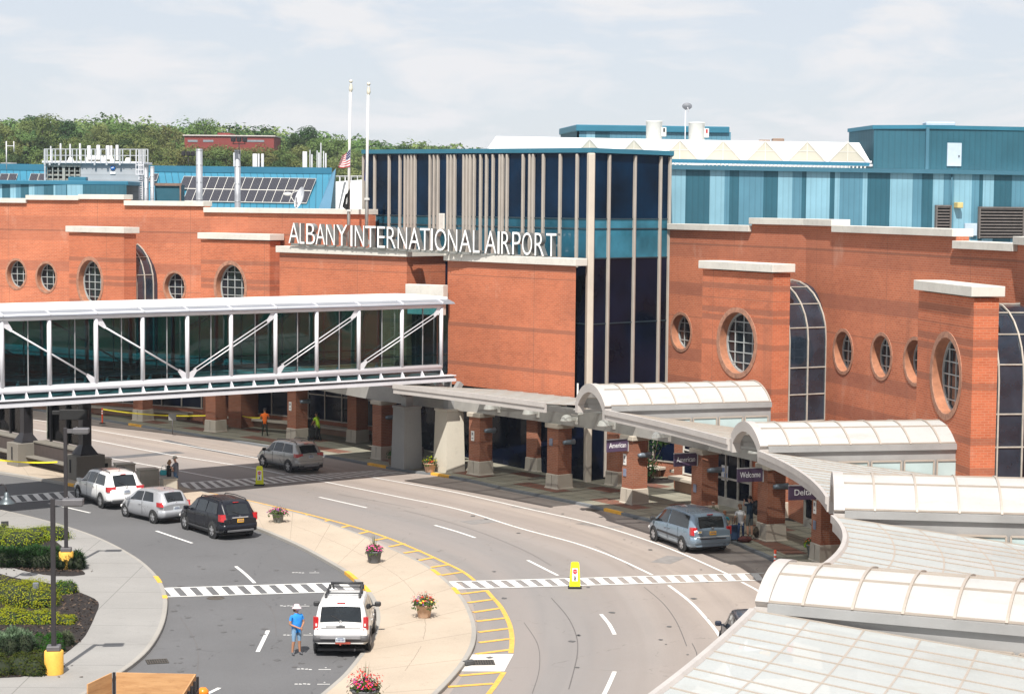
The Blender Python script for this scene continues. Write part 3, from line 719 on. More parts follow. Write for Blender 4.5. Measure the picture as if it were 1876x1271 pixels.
def doors(A, B, z1, nleaf):
    t, n = tn(A, B); L = (B - A).length
    mb = MB(); mb.face([A + n * .06 + V((0, 0, .45)), B + n * .06 + V((0, 0, .45)), B + n * .06 + V((0, 0, z1)), A + n * .06 + V((0, 0, z1))]); d = mb.build('sliding_door', mat_black, term, world=True)
    f = MB()
    for i in range(nleaf + 1): f.beam(A + t * (L * i / nleaf) + n * .1 + V((0, 0, .14)), A + t * (L * i / nleaf) + n * .1 + V((0, 0, z1)), .09, .09, up=n)
    for z in (.5, 1.5, z1 - .05): f.beam(A + n * .1 + V((0, 0, z)), B + n * .1 + V((0, 0, z)), .08, .09)
    c = (A + B) / 2 + n * .12; f.box((c.x, c.y, .3), (L, .1, .34), math.atan2(t.y, t.x)); f.box((c.x, c.y, z1 + .3), (L + .3, .35, .6), math.atan2(t.y, t.x))
    f.build('door_frame', M('grey_door_frame', (.42, .40, .36), .5), d, world=True)
    q = A + t * (L * .47) + n * .09
    s = MB(); s.box((q.x, q.y, 1.75), (.55, .02, .75), math.atan2(t.y, t.x)); s.box(q + t * .1 + n * .012 + V((0, 0, 1.6)), (.25, .02, .3), math.atan2(t.y, t.x), m=1); s.box(q - t * .1 + n * .012 + V((0, 0, 1.9)), (.2, .02, .2), math.atan2(t.y, t.x), m=1)
    s.build('door_notice', [M('paper', (.8, .8, .8), .7), M('blue_print', (.2, .3, .55), .7)], d, world=True)
t = V((.48, -.877, 0)); n = V((t.y, -t.x, 0)); C = V((11.05, 98.0, 0))
doors(C - t * 2.6 + n * .02, C + t * 1.6 + n * .02, 2.95, 4)
t = V((.3, -.954, 0)); n = V((t.y, -t.x, 0)); C = V((14.9, 89.0, 0))
doors(C - t * 3.5, C + t * 2.5, 2.9, 4)
mb = MB(); A, B = V((12.7, 95.4, 0)), V((16.6, 81.5, 0)); tt, nn = tn(A, B); panel(mb, A - nn * .3, B - nn * .3, .14, 4.6); mb.build('brick_return', mat_pier, term, world=True)
# planting beds at the doors
for px, r in ((((1200, 880), 1.1)), ((1470, 948), 1.2)):
    c = G(*px, .15); mb = MB(); mb.lathe([(.001, .17), (r * .7, .17), (r, .145)], (c.x, c.y, 0), 18, sm=False); struct(mb.build('mulch_bed', mat_mulch))
# ------------------------------------------------------------------ translucent canopies
def glazing(name, col, tr, op):
    k = N(name); c = V(col); p = k.obj()
    n1 = k.noise(.7, 5, p); n2 = k.noise(9, 5, p, .7)
    cc = k.ramp(n1, [(.3, tuple(c * .93)), (.7, tuple(c))]); cc = k.mix(k.rng(n2, .5, .8, 0, .4), cc, tuple(c * .7)); vo = k.n('TexVoronoi'); vo.inputs['Scale'].default_value = .75; k.l(p, vo.inputs['Vector']); sv = k.n('SeparateColor'); k.l(vo.outputs['Color'], sv.inputs[0]); cc = k.mix(k.rng(sv.outputs[0], 0, 1, 0, .3), cc, tuple(c * .8)); sn = k.noise(1, 5, p, .6, (.5, .5, 3)); cc = k.mix(k.rng(sn, .55, .75, 0, .35), cc, (.42, .40, .34))
    d = k.n('BsdfDiffuse'); k.l(cc, d.inputs[0]); t = k.n('BsdfTranslucent'); k.l(cc, t.inputs[0])
    a = k.n('MixShader'); a.inputs[0].default_value = tr; k.l(d.outputs[0], a.inputs[1]); k.l(t.outputs[0], a.inputs[2])
    s = k.n('BsdfTransparent'); s.inputs[0].default_value = (.9, .95, .95, 1)
    b = k.n('MixShader'); b.inputs[0].default_value = op; k.l(a.outputs[0], b.inputs[1]); k.l(s.outputs[0], b.inputs[2])
    g = k.n('BsdfGlossy'); g.inputs['Roughness'].default_value = .25
    e = k.n('MixShader'); e.inputs[0].default_value = .02; k.l(b.outputs[0], e.inputs[1]); k.l(g.outputs[0], e.inputs[2])
    k.l(e.outputs[0], k.out.inputs[0]); return k.m
mat_glz = glazing('translucent_white_panel', (.66, .665, .65), .25, .12)
mat_glz2 = glazing('translucent_roof_panel', (.68, .715, .71), .30, .22)
mat_rib = M('beige_canopy_rib', (.40, .35, .30), .5, .1, var=.06)
mat_fascia = M('grey_beige_fascia', (.47, .44, .415), .55, .1, var=.07, scale=.8, dirt=.15)
mat_grey = M('grey_metal_panel', (.33, .33, .325), .5, .2, var=.1, scale=1)
mat_clere = M('clerestory_glass', (.42, .52, .52), .15, var=.12, scale=.6, spec=.6)
mat_beam = M('concrete_beam', (.33, .32, .30), .8, var=.12, scale=.8, dirt=.2)
HE, RISE, HW = 5.85, .90, 1.8
RR = (HW * HW + RISE * RISE) / (2 * RISE); AM = math.asin(HW / RR)
def vault(Nf, a, L, label, flo=4.45, RISE=.9):
    RR = (HW * HW + RISE * RISE) / (2 * RISE); AM = math.asin(HW / RR)
    a = V((*a, 0)).normalized(); t = V((a.y, -a.x, 0)); Nf = V((Nf[0], Nf[1], 0))   # t points to the near foot
    r = thing('vault_canopy', label, 'canopy', Nf - t * HW, group='barrel vault canopies over the kerb')
    C0 = Nf - t * HW
    arc = lambda ang, d, rad=RR: C0 + a * d + t * (rad * math.sin(ang)) + V((0, 0, HE + RISE - RR + rad * math.cos(ang)))
    NA = 24; angs = [-AM + 2 * AM * i / NA for i in range(NA + 1)]
    g = MB(); g.grid([[arc(x, .2 + (L - .2) * j / 6) for x in angs] for j in range(7)], sm=True); gl = g.build('vault_glazing', mat_glz, r, world=True)
    f = MB(); k = max(2, round(L / 1.18))
    for i in range(1, k + 1):
        d = L * i / k - .03
        for x0, x1 in zip(angs[:-1], angs[1:]): f.beam(arc(x0, d, RR + .02), arc(x1, d, RR + .02), .065, .07)
    for x in (-AM * .97, -AM * .42, 0, AM * .42, AM * .97): f.beam(arc(x, .2, RR + .015), arc(x, L, RR + .015), .06, .05)
    f.build('vault_ribs', mat_rib, gl, world=True)
    b = MB(); o, i_ = RR + .06, RR - .34
    b.grid([[arc(x, 0, o), arc(x, 0, i_), arc(x, .32, i_), arc(x, .32, o)] for x in angs], closed=True)
    for e in (angs[0], angs[-1]): b.face([arc(e, 0, o), arc(e, 0, i_), arc(e, .32, i_), arc(e, .32, o)])
    s = 1
    for s in (-1, 1): b.beam(arc(s * AM, .16, RR - .1) - V((0, 0, .02)), arc(s * AM, .16, RR - .1) - V((0, 0, .55)), .32, .34, up=a)
    b.build('front_arch', mat_fascia, r, world=True)
    # eaves and clerestory on both sides
    for s in (-1, 1):
        e = MB(); q = t * (s * (HW + .03)); e.beam(C0 + a * .32 + q + V((0, 0, HE - .1)), C0 + a * L + q + V((0, 0, HE - .1)), .16, .22); e.build('eave_beam', mat_grey, r, world=True)
        h1 = HE - .21; zr = lambda d: 5.6 + (flo - 5.6) * d / L - .1
        w = MB(); q = t * (s * (HW - .02)); A = C0 + q
        w.face([A + a * .4 + V((0, 0, zr(.4))), A + a * L + V((0, 0, zr(L))), A + a * L + V((0, 0, h1)), A + a * .4 + V((0, 0, h1))]); cw = w.build('clerestory_panel', mat_grey, r, world=True)
        gq = MB(); fq = MB(); d0 = L * .36; m = 4; q2 = t * (s * .03)
        for j in range(m):
            x0, x1 = d0 + (L - d0 - .1) * j / m + .07, d0 + (L - d0 - .1) * (j + 1) / m - .07
            zt = h1 - .42; P = [A + q2 + a * x0 + V((0, 0, zr(x0) + .06)), A + q2 + a * x1 + V((0, 0, zr(x1) + .06)), A + q2 + a * x1 + V((0, 0, zt)), A + q2 + a * x0 + V((0, 0, zt))]
            gq.face(P)
            for p0, p1 in ((P[0], P[3]), (P[1], P[2]), (P[3], P[2])): fq.beam(p0 + q2 * .6, p1 + q2 * .6, .06, .06, up=t)
        gq.build('clerestory_glass', mat_clere, cw, world=True); fq.build('clerestory_frame', mat_rib, cw, world=True)
    return C0, a, t
VA = [((4.23, 90.1), (.945, .33), 8.4), ((9.49, 75.5), (.98, .2), 8.6), ((9.78, 59.7), (.993, -.12), 10.0), ((5.69, 45.6), (.925, -.38), 11.5)]
vl = ['pale barrel vault canopy nearest the glass tower', 'pale barrel vault canopy above the Welcome sign', 'pale barrel vault canopy end-on beside the Delta sign', 'large pale barrel vault canopy at the end of the near crosswalk']
VF = [vault(v[0], v[1], v[2], l, RISE=q) for v, l, q in zip(VA, vl, (.84, .72, .88, .64))]
def lowroof(fp, a0, a1, L0, L1, label, rear=4.42, ribs=.84, fh=5.67, clear=False):
    "ribbed glass roof falling from the fascia at the road back to the building"
    fp = [V((p.x, p.y, 0)) for p in fp]; n = len(fp); r = thing('glazed_canopy', label, 'canopy', fp[0], group='low glazed canopy roofs')
    dirs = [(V((*a0, 0)) * (1 - k / (n - 1)) + V((*a1, 0)) * (k / (n - 1))).normalized() for k in range(n)]
    Ls = [L0 + (L1 - L0) * k / (n - 1) for k in range(n)]
    pt = lambda k, s, dz=0: fp[k] + dirs[k] * (Ls[k] * s) + V((0, 0, fh + (rear - fh) * s + dz))
    g = MB(); g.grid([[pt(k, s) for s in (0, .25, .5, .75, 1)] for k in range(n)]); gl = g.build('roof_glazing', mat_glz2, r, world=True)
    f = MB(); tot = sum((fp[i + 1] - fp[i]).length for i in range(n - 1)); m = max(2, round(tot / ribs)); acc = 0; nxt = 0
    for i in range(n):
        if i: acc += (fp[i] - fp[i - 1]).length
        if acc >= nxt - 1e-3 or i == n - 1: f.beam(pt(i, 0, .015), pt(i, 1, .015), .04, .026); nxt += tot / m
    for s in [q / round(Ls[0] / 1.3) for q in range(1, round(Ls[0] / 1.3))]:
        for i in range(n - 1): f.beam(pt(i, s, -.02), pt(i + 1, s, -.02), .05, .05)
    f.build('roof_ribs', mat_rib, gl, world=True)
    b = MB()
    b.grid([[pt(k, 0, .07) , pt(k, 0, .07) - dirs[k] * .12, pt(k, 0, -.16) - dirs[k] * .12, pt(k, 0, -.19) - dirs[k] * .06, pt(k, 0, -.42) - dirs[k] * .06, pt(k, 0, -.42) + dirs[k] * .06, pt(k, 0, .0) + dirs[k] * .06] for k in range(n)], closed=True)
    for k in (0, n - 1): b.face([pt(k, 0, .07), pt(k, 0, .07) - dirs[k] * .12, pt(k, 0, -.16) - dirs[k] * .12, pt(k, 0, -.19) - dirs[k] * .06, pt(k, 0, -.42) - dirs[k] * .06, pt(k, 0, -.42) + dirs[k] * .06, pt(k, 0, .0) + dirs[k] * .06])
    b.build('fascia', mat_fascia, r, world=True)
    # brackets from the pier beam up to the fascia
    k_ = MB()
    for i in range(2, n - 1, max(3, n // 4)): k_.beam(pt(i, .02, -.2), pt(i, .55, -.55), .14, .22); k_.beam(pt(i, .55, -.5), pt(i, 1, -.12), .12, .16)
    k_.build('roof_bracket', mat_grey, r, world=True)
    return pt
def arcpts(A, B, bulge, n):
    d = B - A; o = V((-d.y, d.x, 0)).normalized(); return [A + d * (k / (n - 1)) + o * (bulge * 4 * (k / (n - 1)) * (1 - k / (n - 1))) for k in range(n)]
def feet(i): C0, a, t = VF[i]; return C0 + t * HW, C0 - t * HW
ax = [v[1] for v in VA]
lowroof(arcpts(feet(0)[0] + V((.1, -.12, 0)), feet(1)[1] + V((-.05, .1, 0)), .2, 30), ax[0], ax[1], 8.4, 8.6, 'low ribbed canopy roof between the first and second barrel vaults', ribs=.7)
lowroof(arcpts(feet(1)[0] + V((0, -.12, 0)), feet(2)[1] + V((0, .1, 0)), .4, 30), ax[1], ax[2], 8.6, 10, 'low ribbed canopy roof running down past the Welcome sign pier', ribs=.75)
lowroof(arcpts(feet(2)[0] + V((0, -.12, 0)), feet(3)[1] + V((.05, .1, 0)), .75, 31), ax[2], ax[3], 10, 11.5, 'low glazed canopy roof between the two nearest barrel vaults')
lowroof(arcpts(feet(3)[0] + V((-.03, -.12, 0)), V((1.95, 35.3, 0)), .12, 33), ax[3], (.8, -.6), 11.5, 11.5, 'big low glazed canopy roof with beige ribs nearest the camera', rear=4.72)
# canopy in front of the entrance blocks and on behind the bridge
L0 = G(722, 703, 5.62); L1 = G(1000, 737, 5.62)
lowroof(arcpts(V((L0.x, L0.y, 0)), V((L1.x, L1.y, 0)), .15, 12), (.68, .73), (.8, .6), 8.6, 8.8, 'low canopy roof under the brick entrance blocks', rear=4.75, fh=5.55)
lowroof([V((-40, 137.0, 0)), V((-32, 131.5, 0)), V((-24, 125.6, 0)), V((-17, 119.8, 0)), V((-12.0, 115.2, 0))], (.6, .8), (.68, .73), 7.5, 7.5, 'low canopy roof along the far wing behind the bridge', rear=4.7, fh=5.2, ribs=1)

# ------------------------------------------------------------------ brick piers on stone bases
FR = [(395, 790), (545, 806), (702, 840), (880, 868.5), (1024, 893.5), (1162, 921), (1290, 953), (1412, 988), (1512, 1028)]
PP = [G(*q, .14) for q in FR]
def tang(i):
    a = PP[max(i - 1, 0)]; b = PP[min(i + 1, len(PP) - 1)]; return math.atan2((b - a).y, (b - a).x)
def pier(loc, rz, label, base_h=.78, group='brick piers of the arcade'):
    r = thing('brick_pier', label, 'pier', loc, rz, group)
    mb = MB(); w0, w1 = .515, .49
    mb.grid([[V((sx * w, sy * w, z)) for sx, sy in ((-1, -1), (1, -1), (1, 1), (-1, 1))] for w, z in ((w0 + .04, 0), (w0 + .04, .04), (w0, .08), (w1, base_h - .03), (w1 - .03, base_h))], closed=True); mb.face([V((sx * (w1 - .03), sy * (w1 - .03), base_h)) for sx, sy in ((-1, -1), (1, -1), (1, 1), (-1, 1))])
    for s in (-1, 1): mb.box((0, s * (w0 - .012), base_h * .5), (.02, .03, base_h * .86), m=1)
    mb.build('pier_base', [mat_stone, M('stone_joint', (.2, .18, .15), .9)], r)
    mb = MB(); h = 3.2; q = .455
    for (x0, y0), (x1, y1), u in (((-q, -q), (q, -q), 0), ((q, -q), (q, q), .91), ((q, q), (-q, q), 1.82), ((-q, q), (-q, -q), 2.73)):
        mb.face([V((x0, y0, base_h - .02)), V((x1, y1, base_h - .02)), V((x1, y1, h)), V((x0, y0, h))], 0, [(u, base_h), (u + .91, base_h), (u + .91, h), (u, h)])
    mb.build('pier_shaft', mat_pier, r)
    mb = MB(); mb.bbox((0, 0, 3.31), (1.12, 1.12, .24), .025); mb.build('pier_capital', mat_stone, r)
    return r
plab = ['brick pier with the caution tape running behind it, on the far pavement', 'brick pier between the orange-shirted man and the hi-vis worker', 'brick pier behind the flowerless planter by the first concrete pier', 'brick pier just beyond the pale concrete pier under the entrance',
        'brick pier between the dome lamps and the bare pier, without a hanging sign', 'brick pier carrying the first American sign', 'brick pier carrying the second American sign, behind the blue minivan', 'brick pier carrying the Welcome sign', 'brick pier at the flower pot, half hidden by the canopy']
piers = [pier((p.x, p.y, .14), tang(i), l) for i, (p, l) in enumerate(zip(PP, plab))]
BK = [((262, 770), 'dim brick pier farthest along the far pavement'), ((655, 809), 'shaded brick pier behind the hi-vis worker'), ((985, 862), 'shaded brick pier set back in the dark arcade'), ((1133, 888), 'brick pier set back behind the first American sign'), ((1437, 946), 'brick pier set back behind the Welcome sign')]
for (q, l) in BK:
    p = G(*q, .14); i = min(range(len(PP)), key=lambda i: (PP[i] - p).length); pier((p.x, p.y, .14), tang(i), l)
# beam over the piers
line_ = smoothline([V((-27, 136.5, 0))] + [V((p.x, p.y, 0)) for p in PP] + [V((13.6, 77, 0)), V((13.4, 68, 0))], 2.0)
mb = MB(); mb.grid([[V((p.x, p.y, 3.56)), V((p.x, p.y, 4.42)), V((q.x, q.y, 4.42)), V((q.x, q.y, 3.56))] for p, q in zip(offset(line_, -.32), offset(line_, .32))], closed=True)
o = tag(mb.build('canopy_beam', mat_beam), 'long grey concrete beam resting on the brick piers under the canopy', 'beam')
# ------------------------------------------------------------------ dome lamps on the beam, uplights and notices on the piers
mat_wht = M('white_enamel', (.80, .79, .74), .4, var=.05)
mat_lampglow = M('lamp_lens', (.6, .6, .58), .3)
def dome(px, label, dz=0):
    "white dome lamp hanging out from the beam"
    best = None
    for i in range(len(line_) - 1):
        A, B = offset(line_, -1.0)[i], offset(line_, -1.0)[i + 1]; p = onwall(*px, A, B); s = (V((p.x, p.y, 0)) - A).dot(B - A) / (B - A).length_squared
        if 0 <= s <= 1: best = (p, B - A); break
    p, t = best; r = thing('dome_lamp', label, 'lamp', (p.x, p.y, p.z - .15), math.atan2(t.y, t.x), 'white dome lamps under the canopy')
    mb = MB(); mb.lathe([(.001, .34)] + [(.30 * math.sin(a), .08 + .26 * math.cos(a)) for a in [PI / 2 * k / 6 for k in range(1, 7)]] + [(.33, .07), (.33, .0), (.28, .0)], n=18); mb.build('lamp_shade', mat_wht, r)
    mb = MB(); mb.lathe([(.001, .01), (.28, .01)], n=18); mb.build('lamp_lens', mat_lampglow, r)
    mb = MB(); mb.beam((0, .2, .1), (0, .72, .1), .12, .16); mb.bbox((0, .68, -.02), (.22, .12, .36), .02); mb.build('lamp_arm', mat_wht, r)
for px, l in (((897, 745), 'white dome lamp leftmost on the beam, by the small camera'), ((968, 754), 'white dome lamp second along the beam from the concrete piers'), ((1038, 766), 'white dome lamp third along the beam, left of the first vault'), ((1106, 775), 'white dome lamp fourth along the beam, above the first American sign'),
              ((1206, 797), 'white dome lamp tucked under the fascia above the second American sign'), ((1384, 824), 'white dome lamp in the second vault above the Welcome sign')): dome(px, l)
p = AY(1058, 752, 101.2); r = thing('dome_lamp', 'white dome lamp hanging high inside the first vault', 'lamp', (p.x, p.y, p.z - .2), .8, 'white dome lamps under the canopy')
mb = MB(); mb.lathe([(.001, .34)] + [(.30 * math.sin(a), .08 + .26 * math.cos(a)) for a in [PI / 2 * k / 6 for k in range(1, 7)]] + [(.33, .07), (.33, .0), (.28, .0)], n=18); mb.build('lamp_shade', mat_wht, r)
mb = MB(); mb.beam((0, .0, .3), (0, .0, 1.6), .06, .06); mb.build('lamp_arm', mat_wht, r)
mat_up = M('blue_grey_uplight', (.17, .21, .25), .45, .3)
for i, l in ((1, 'blue-grey spotlight on the pier between the two workers'), (2, 'blue-grey spotlight on the pier behind the bare planter'), (3, 'blue-grey spotlight on the pier next to the pale concrete pier'), (4, 'blue-grey spotlight on the signless brick pier'), (5, 'blue-grey spotlight on the first American sign pier'), (6, 'blue-grey spotlight on the second American sign pier'), (7, 'blue-grey spotlight on the Welcome sign pier')):
    rz = tang(i); M2 = Matrix.Rotation(rz, 3, 'Z'); q = V((PP[i].x, PP[i].y, 0)) + M2 @ V((.46, .1, 2.62)); r = thing('uplight', l, 'light', q, rz, 'blue-grey spotlights on the piers')
    mb = MB(); mb.lathe([(.001, -.36), (.09, -.36), (.12, -.2), (.15, .3), (.16, .34), (.001, .34)], (.2, 0, .0), 12, axis='Y'); mb.build('uplight_body', mat_up, r)
    mb = MB(); mb.beam((0, 0, 0), (.2, 0, 0), .1, .1); mb.build('bracket', mat_up, r)
mat_notice = M('white_notice', (.72, .71, .68), .6); mat_noticeink = M('grey_ink', (.2, .2, .22), .7); mat_plaq = M('blue_grey_plaque', (.20, .22, .30), .5)
for i, z, m_, l in ((1, 2.15, 0, 'white notice on the pier beside the orange-shirted man'), (3, 2.15, 0, 'white notice on the pier beside the concrete pier'), (4, 2.45, 2, 'small grey box on the signless brick pier'), (5, 2.2, 0, 'white notice on the first American sign pier'), (5, 1.55, 1, 'grey plaque low on the first American sign pier'), (6, 1.55, 1, 'grey plaque on the second American sign pier'), (8, 2.3, 0, 'white notice on the pier beside the flower pot'), (8, 1.55, 1, 'grey plaque on the pier beside the flower pot')):
    rz = tang(i); M2 = Matrix.Rotation(rz, 3, 'Z'); q = V((PP[i].x, PP[i].y, .14 + z)) + M2 @ V((-.12, -.475, 0)) if i != 5 else V((PP[i].x, PP[i].y, .14 + z)) + M2 @ V((-.2, -.475, 0))
    mb = MB(); mb.bbox((0, 0, 0), (.26, .03, .55 if m_ == 0 else .38), .008, m=0)
    if m_ == 0: mb.box((0, -.018, .12), (.12, .006, .14), m=1); mb.box((0, -.018, -.12), (.14, .006, .05), m=1)
    o = mb.build('notice_plate', [mat_notice if m_ == 0 else mat_plaq, mat_noticeink], None, loc=(0, 0, 0)); o.location = q; o.rotation_euler = (0, 0, rz); tag(o, l, 'notice')

# ------------------------------------------------------------------ lettering
FONT = {}
def glyphs(s):
    "outline letters as (verts, faces): unit box in x, z; depth 0..1 in y (front at 0)"
    if s in FONT: return FONT[s]
    cu = bpy.data.curves.new('t', 'FONT'); cu.body = s; cu.size = 1; cu.extrude = .5; cu.offset = -.012 if len(s) == 1 else 0; cu.resolution_u = 4
    o = bpy.data.objects.new('t', cu); COL.objects.link(o); dg = bpy.context.evaluated_depsgraph_get(); me = bpy.data.meshes.new_from_object(o.evaluated_get(dg))
    vs = [v.co.copy() for v in me.vertices]; fs = [list(p.vertices) for p in me.polygons]
    bpy.data.objects.remove(o); bpy.data.curves.remove(cu); bpy.data.meshes.remove(me)
    x0 = min(v.x for v in vs); x1 = max(v.x for v in vs); y0 = min(v.y for v in vs); y1 = max(v.y for v in vs)
    vs = [V(((v.x - x0) / (x1 - x0), .5 - v.z, (v.y - y0) / (y1 - y0))) for v in vs]
    FONT[s] = (vs, fs, (x1 - x0) / (y1 - y0)); return FONT[s]
def text(mb, s, org, xd, zd, w, h, depth, m_front=0, m_side=0):
    "text with its lower left front corner at org"
    vs, fs, asp = glyphs(s); xd = V(xd); zd = V(zd); yd = zd.cross(xd); i = len(mb.v)
    mb.v += [V(org) + xd * (v.x * w) + yd * (v.y * depth) + zd * (v.z * h) for v in vs]
    for f in fs:
        front = all(vs[k].y < .01 for k in f)
        mb.f.append([i + k for k in f]); mb.m.append(m_front if front else m_side); mb.uv.append(None); mb.sm.append(False)
LA = AY(529, 445.5, 121.8); LB = AY(1019, 470.5, 107.4)
mat_lface = M('white_letter_face', (.86, .86, .85), .45, var=.03); mat_lside = M('brushed_letter_side', (.40, .39, .37), .35, .7, var=.2, scale=2)
sign = thing('rooftop_lettering', 'large white raised letters reading ALBANY INTERNATIONAL AIRPORT along the entrance coping', 'sign', (LA.x, LA.y, LA.z))
EXT = [('A', 528.5, 548), ('L', 549, 557.5), ('B', 561, 577), ('A', 578, 595.5), ('N', 597.5, 613), ('Y', 616, 636), ('I', 642, 645.5), ('N', 650, 667), ('T', 669, 688), ('E', 691, 705), ('R', 708.5, 725), ('N', 728.5, 745.5), ('A', 748.5, 769.5), ('T', 769, 787), ('I', 789, 792.5), ('O', 796.5, 817.5), ('N', 820.5, 837.5), ('A', 841.5, 863), ('L', 866.5, 878.5), ('A', 888, 909), ('I', 911.5, 915), ('R', 918.5, 934), ('P', 938.5, 953.5), ('O', 956.5, 974.5), ('R', 979.5, 996.5), ('T', 1000.5, 1019)]
tl = (LB - LA).normalized(); hl = V((0, 0, 1)); HL = 1.24
for ch, x0, x1 in EXT:
    p0 = onwall(x0, 450, LA, LB); p1 = onwall(x1, 450, LA, LB); s = (p0 - LA).dot(tl) / (LB - LA).length; zb = LA.z + (LB.z - LA.z) * s
    th = V((tl.x, tl.y, 0)).normalized(); mb = MB(); w = math.hypot(p1.x - p0.x, p1.y - p0.y)
    text(mb, ch, V((p0.x, p0.y, zb)), th, hl, w, HL, .34, 0, 1)
    mb.box(V((p0.x, p0.y, zb - .07)) + th * w / 2 + V((-th.y, th.x, 0)) * .17, (max(.12, w * .8), .1, .13), math.atan2(th.y, th.x), m=1)
    mb.build('letter', [mat_lface, mat_lside], sign, world=True)
mb = MB(); bk = V((-tl.y, tl.x, 0)) * .2; mb.beam(LA + bk - V((0, 0, .1)), LB + bk - V((0, 0, .1)), .12, .1); mb.build('mounting_rail', mat_lside, sign, world=True)

# hanging signs on the piers
mat_purple = M('plum_sign_panel', (.085, .055, .105), .45, var=.06); mat_sframe = M('sign_frame', (.55, .55, .56), .4, .4); mat_stext = M('sign_lettering', (.86, .86, .86), .5)
def psign(i, word, label, up=3.1, L=1.27):
    rz = tang(i); t = V((math.cos(rz), math.sin(rz), 0)); nb = V((-t.y, t.x, 0))      # nb points to the building
    r = thing('hanging_sign', label, 'sign', (PP[i].x - nb.x * 1.1, PP[i].y - nb.y * 1.1, up - .3), 0, 'plum hanging signs on the piers')
    c = V((PP[i].x, PP[i].y, 0)) - nb * (.5 + L / 2) + t * .05; a = math.atan2(nb.y, nb.x)
    mb = MB(); mb.bbox((c.x, c.y, up), (L, .09, .60), .012, a); mb.build('sign_panel', mat_purple, r, world=True)
    mb = MB(); e = c + nb * (L / 2 + .02); mb.bbox((e.x, e.y, up), (.06, .12, .66), .01, a); mb.box((c.x, c.y, up + .315), (L, .1, .035), a); mb.build('sign_bracket', mat_sframe, r, world=True)
    mb = MB(); asp = glyphs(word)[2]; h = .25 if word[0] != 'D' else .25; w = min(h * asp, L * .8); o = c - nb * (w / 2) + t * .056 + V((0, 0, up - .1)); text(mb, word, o, nb, V((0, 0, 1)), w, h, .012)
    mb.build('sign_lettering', mat_stext, r, world=True)
psign(5, 'American', 'plum sign reading American, left one of the two'); psign(6, 'American', 'plum sign reading American, behind the blue minivan'); psign(7, 'Welcome', 'plum sign reading Welcome on a brick pier'); psign(8, 'Delta', 'plum sign reading Delta, partly behind the canopy edge')

# ------------------------------------------------------------------ pedestrian bridge
def tint(name, col, gl):
    k = N(name); t = k.n('BsdfTransparent'); nz = k.noise(.35, 4, k.obj())
    k.l(k.ramp(nz, [(.3, tuple(V(col) * .8)), (.7, tuple(V(col) * 1.15))]), t.inputs[0])
    g = k.n('BsdfGlossy'); g.inputs['Roughness'].default_value = .03; g.inputs[0].default_value = (gl, gl, gl, 1); f = k.n('Fresnel'); f.inputs[0].default_value = 1.5
    m = k.n('MixShader'); k.l(f.outputs[0], m.inputs[0]); k.l(t.outputs[0], m.inputs[1]); k.l(g.outputs[0], m.inputs[2]); k.l(m.outputs[0], k.out.inputs[0]); return k.m
mat_bglass = tint('teal_bridge_glass', (.07, .30, .34), .95)
mat_steel = M('white_painted_steel', (.66, .66, .69), .4, .1, var=.05, scale=.6, dirt=.08); mat_roofw = M('white_roof_membrane', (.80, .80, .79), .7, var=.05, scale=.4, dirt=.1); mat_roofg = M('grey_roof_edge', (.30, .31, .34), .4, .4, var=.12, scale=.4)
BD = V((-.785, -.62, 0)).normalized(); BN = V((-BD.y, BD.x, 0))                       # BD to the left, BN to the camera
if BN.y > 0: BN = -BN
B1 = AY(808, 600, 108.0); B1.z = 0
br = thing('pedestrian_bridge', 'white steel pedestrian bridge with teal glass walls crossing the road to the terminal', 'bridge', (B1.x, B1.y, 0))
ZB, ZTp, WB = 6.11, 9.51, 6.0
PX = [808, 736, 657, 580, 504.5, 423, 343, 261, 175.6, 90, 3, -90, -190, -300]
PO = []
for px in PX:
    p = onwall(px, 640, B1, B1 + BD); PO.append(V((p.x, p.y, 0)))
PEND = B1 - BD * .8
up = lambda p, z: V((p.x, p.y, z))
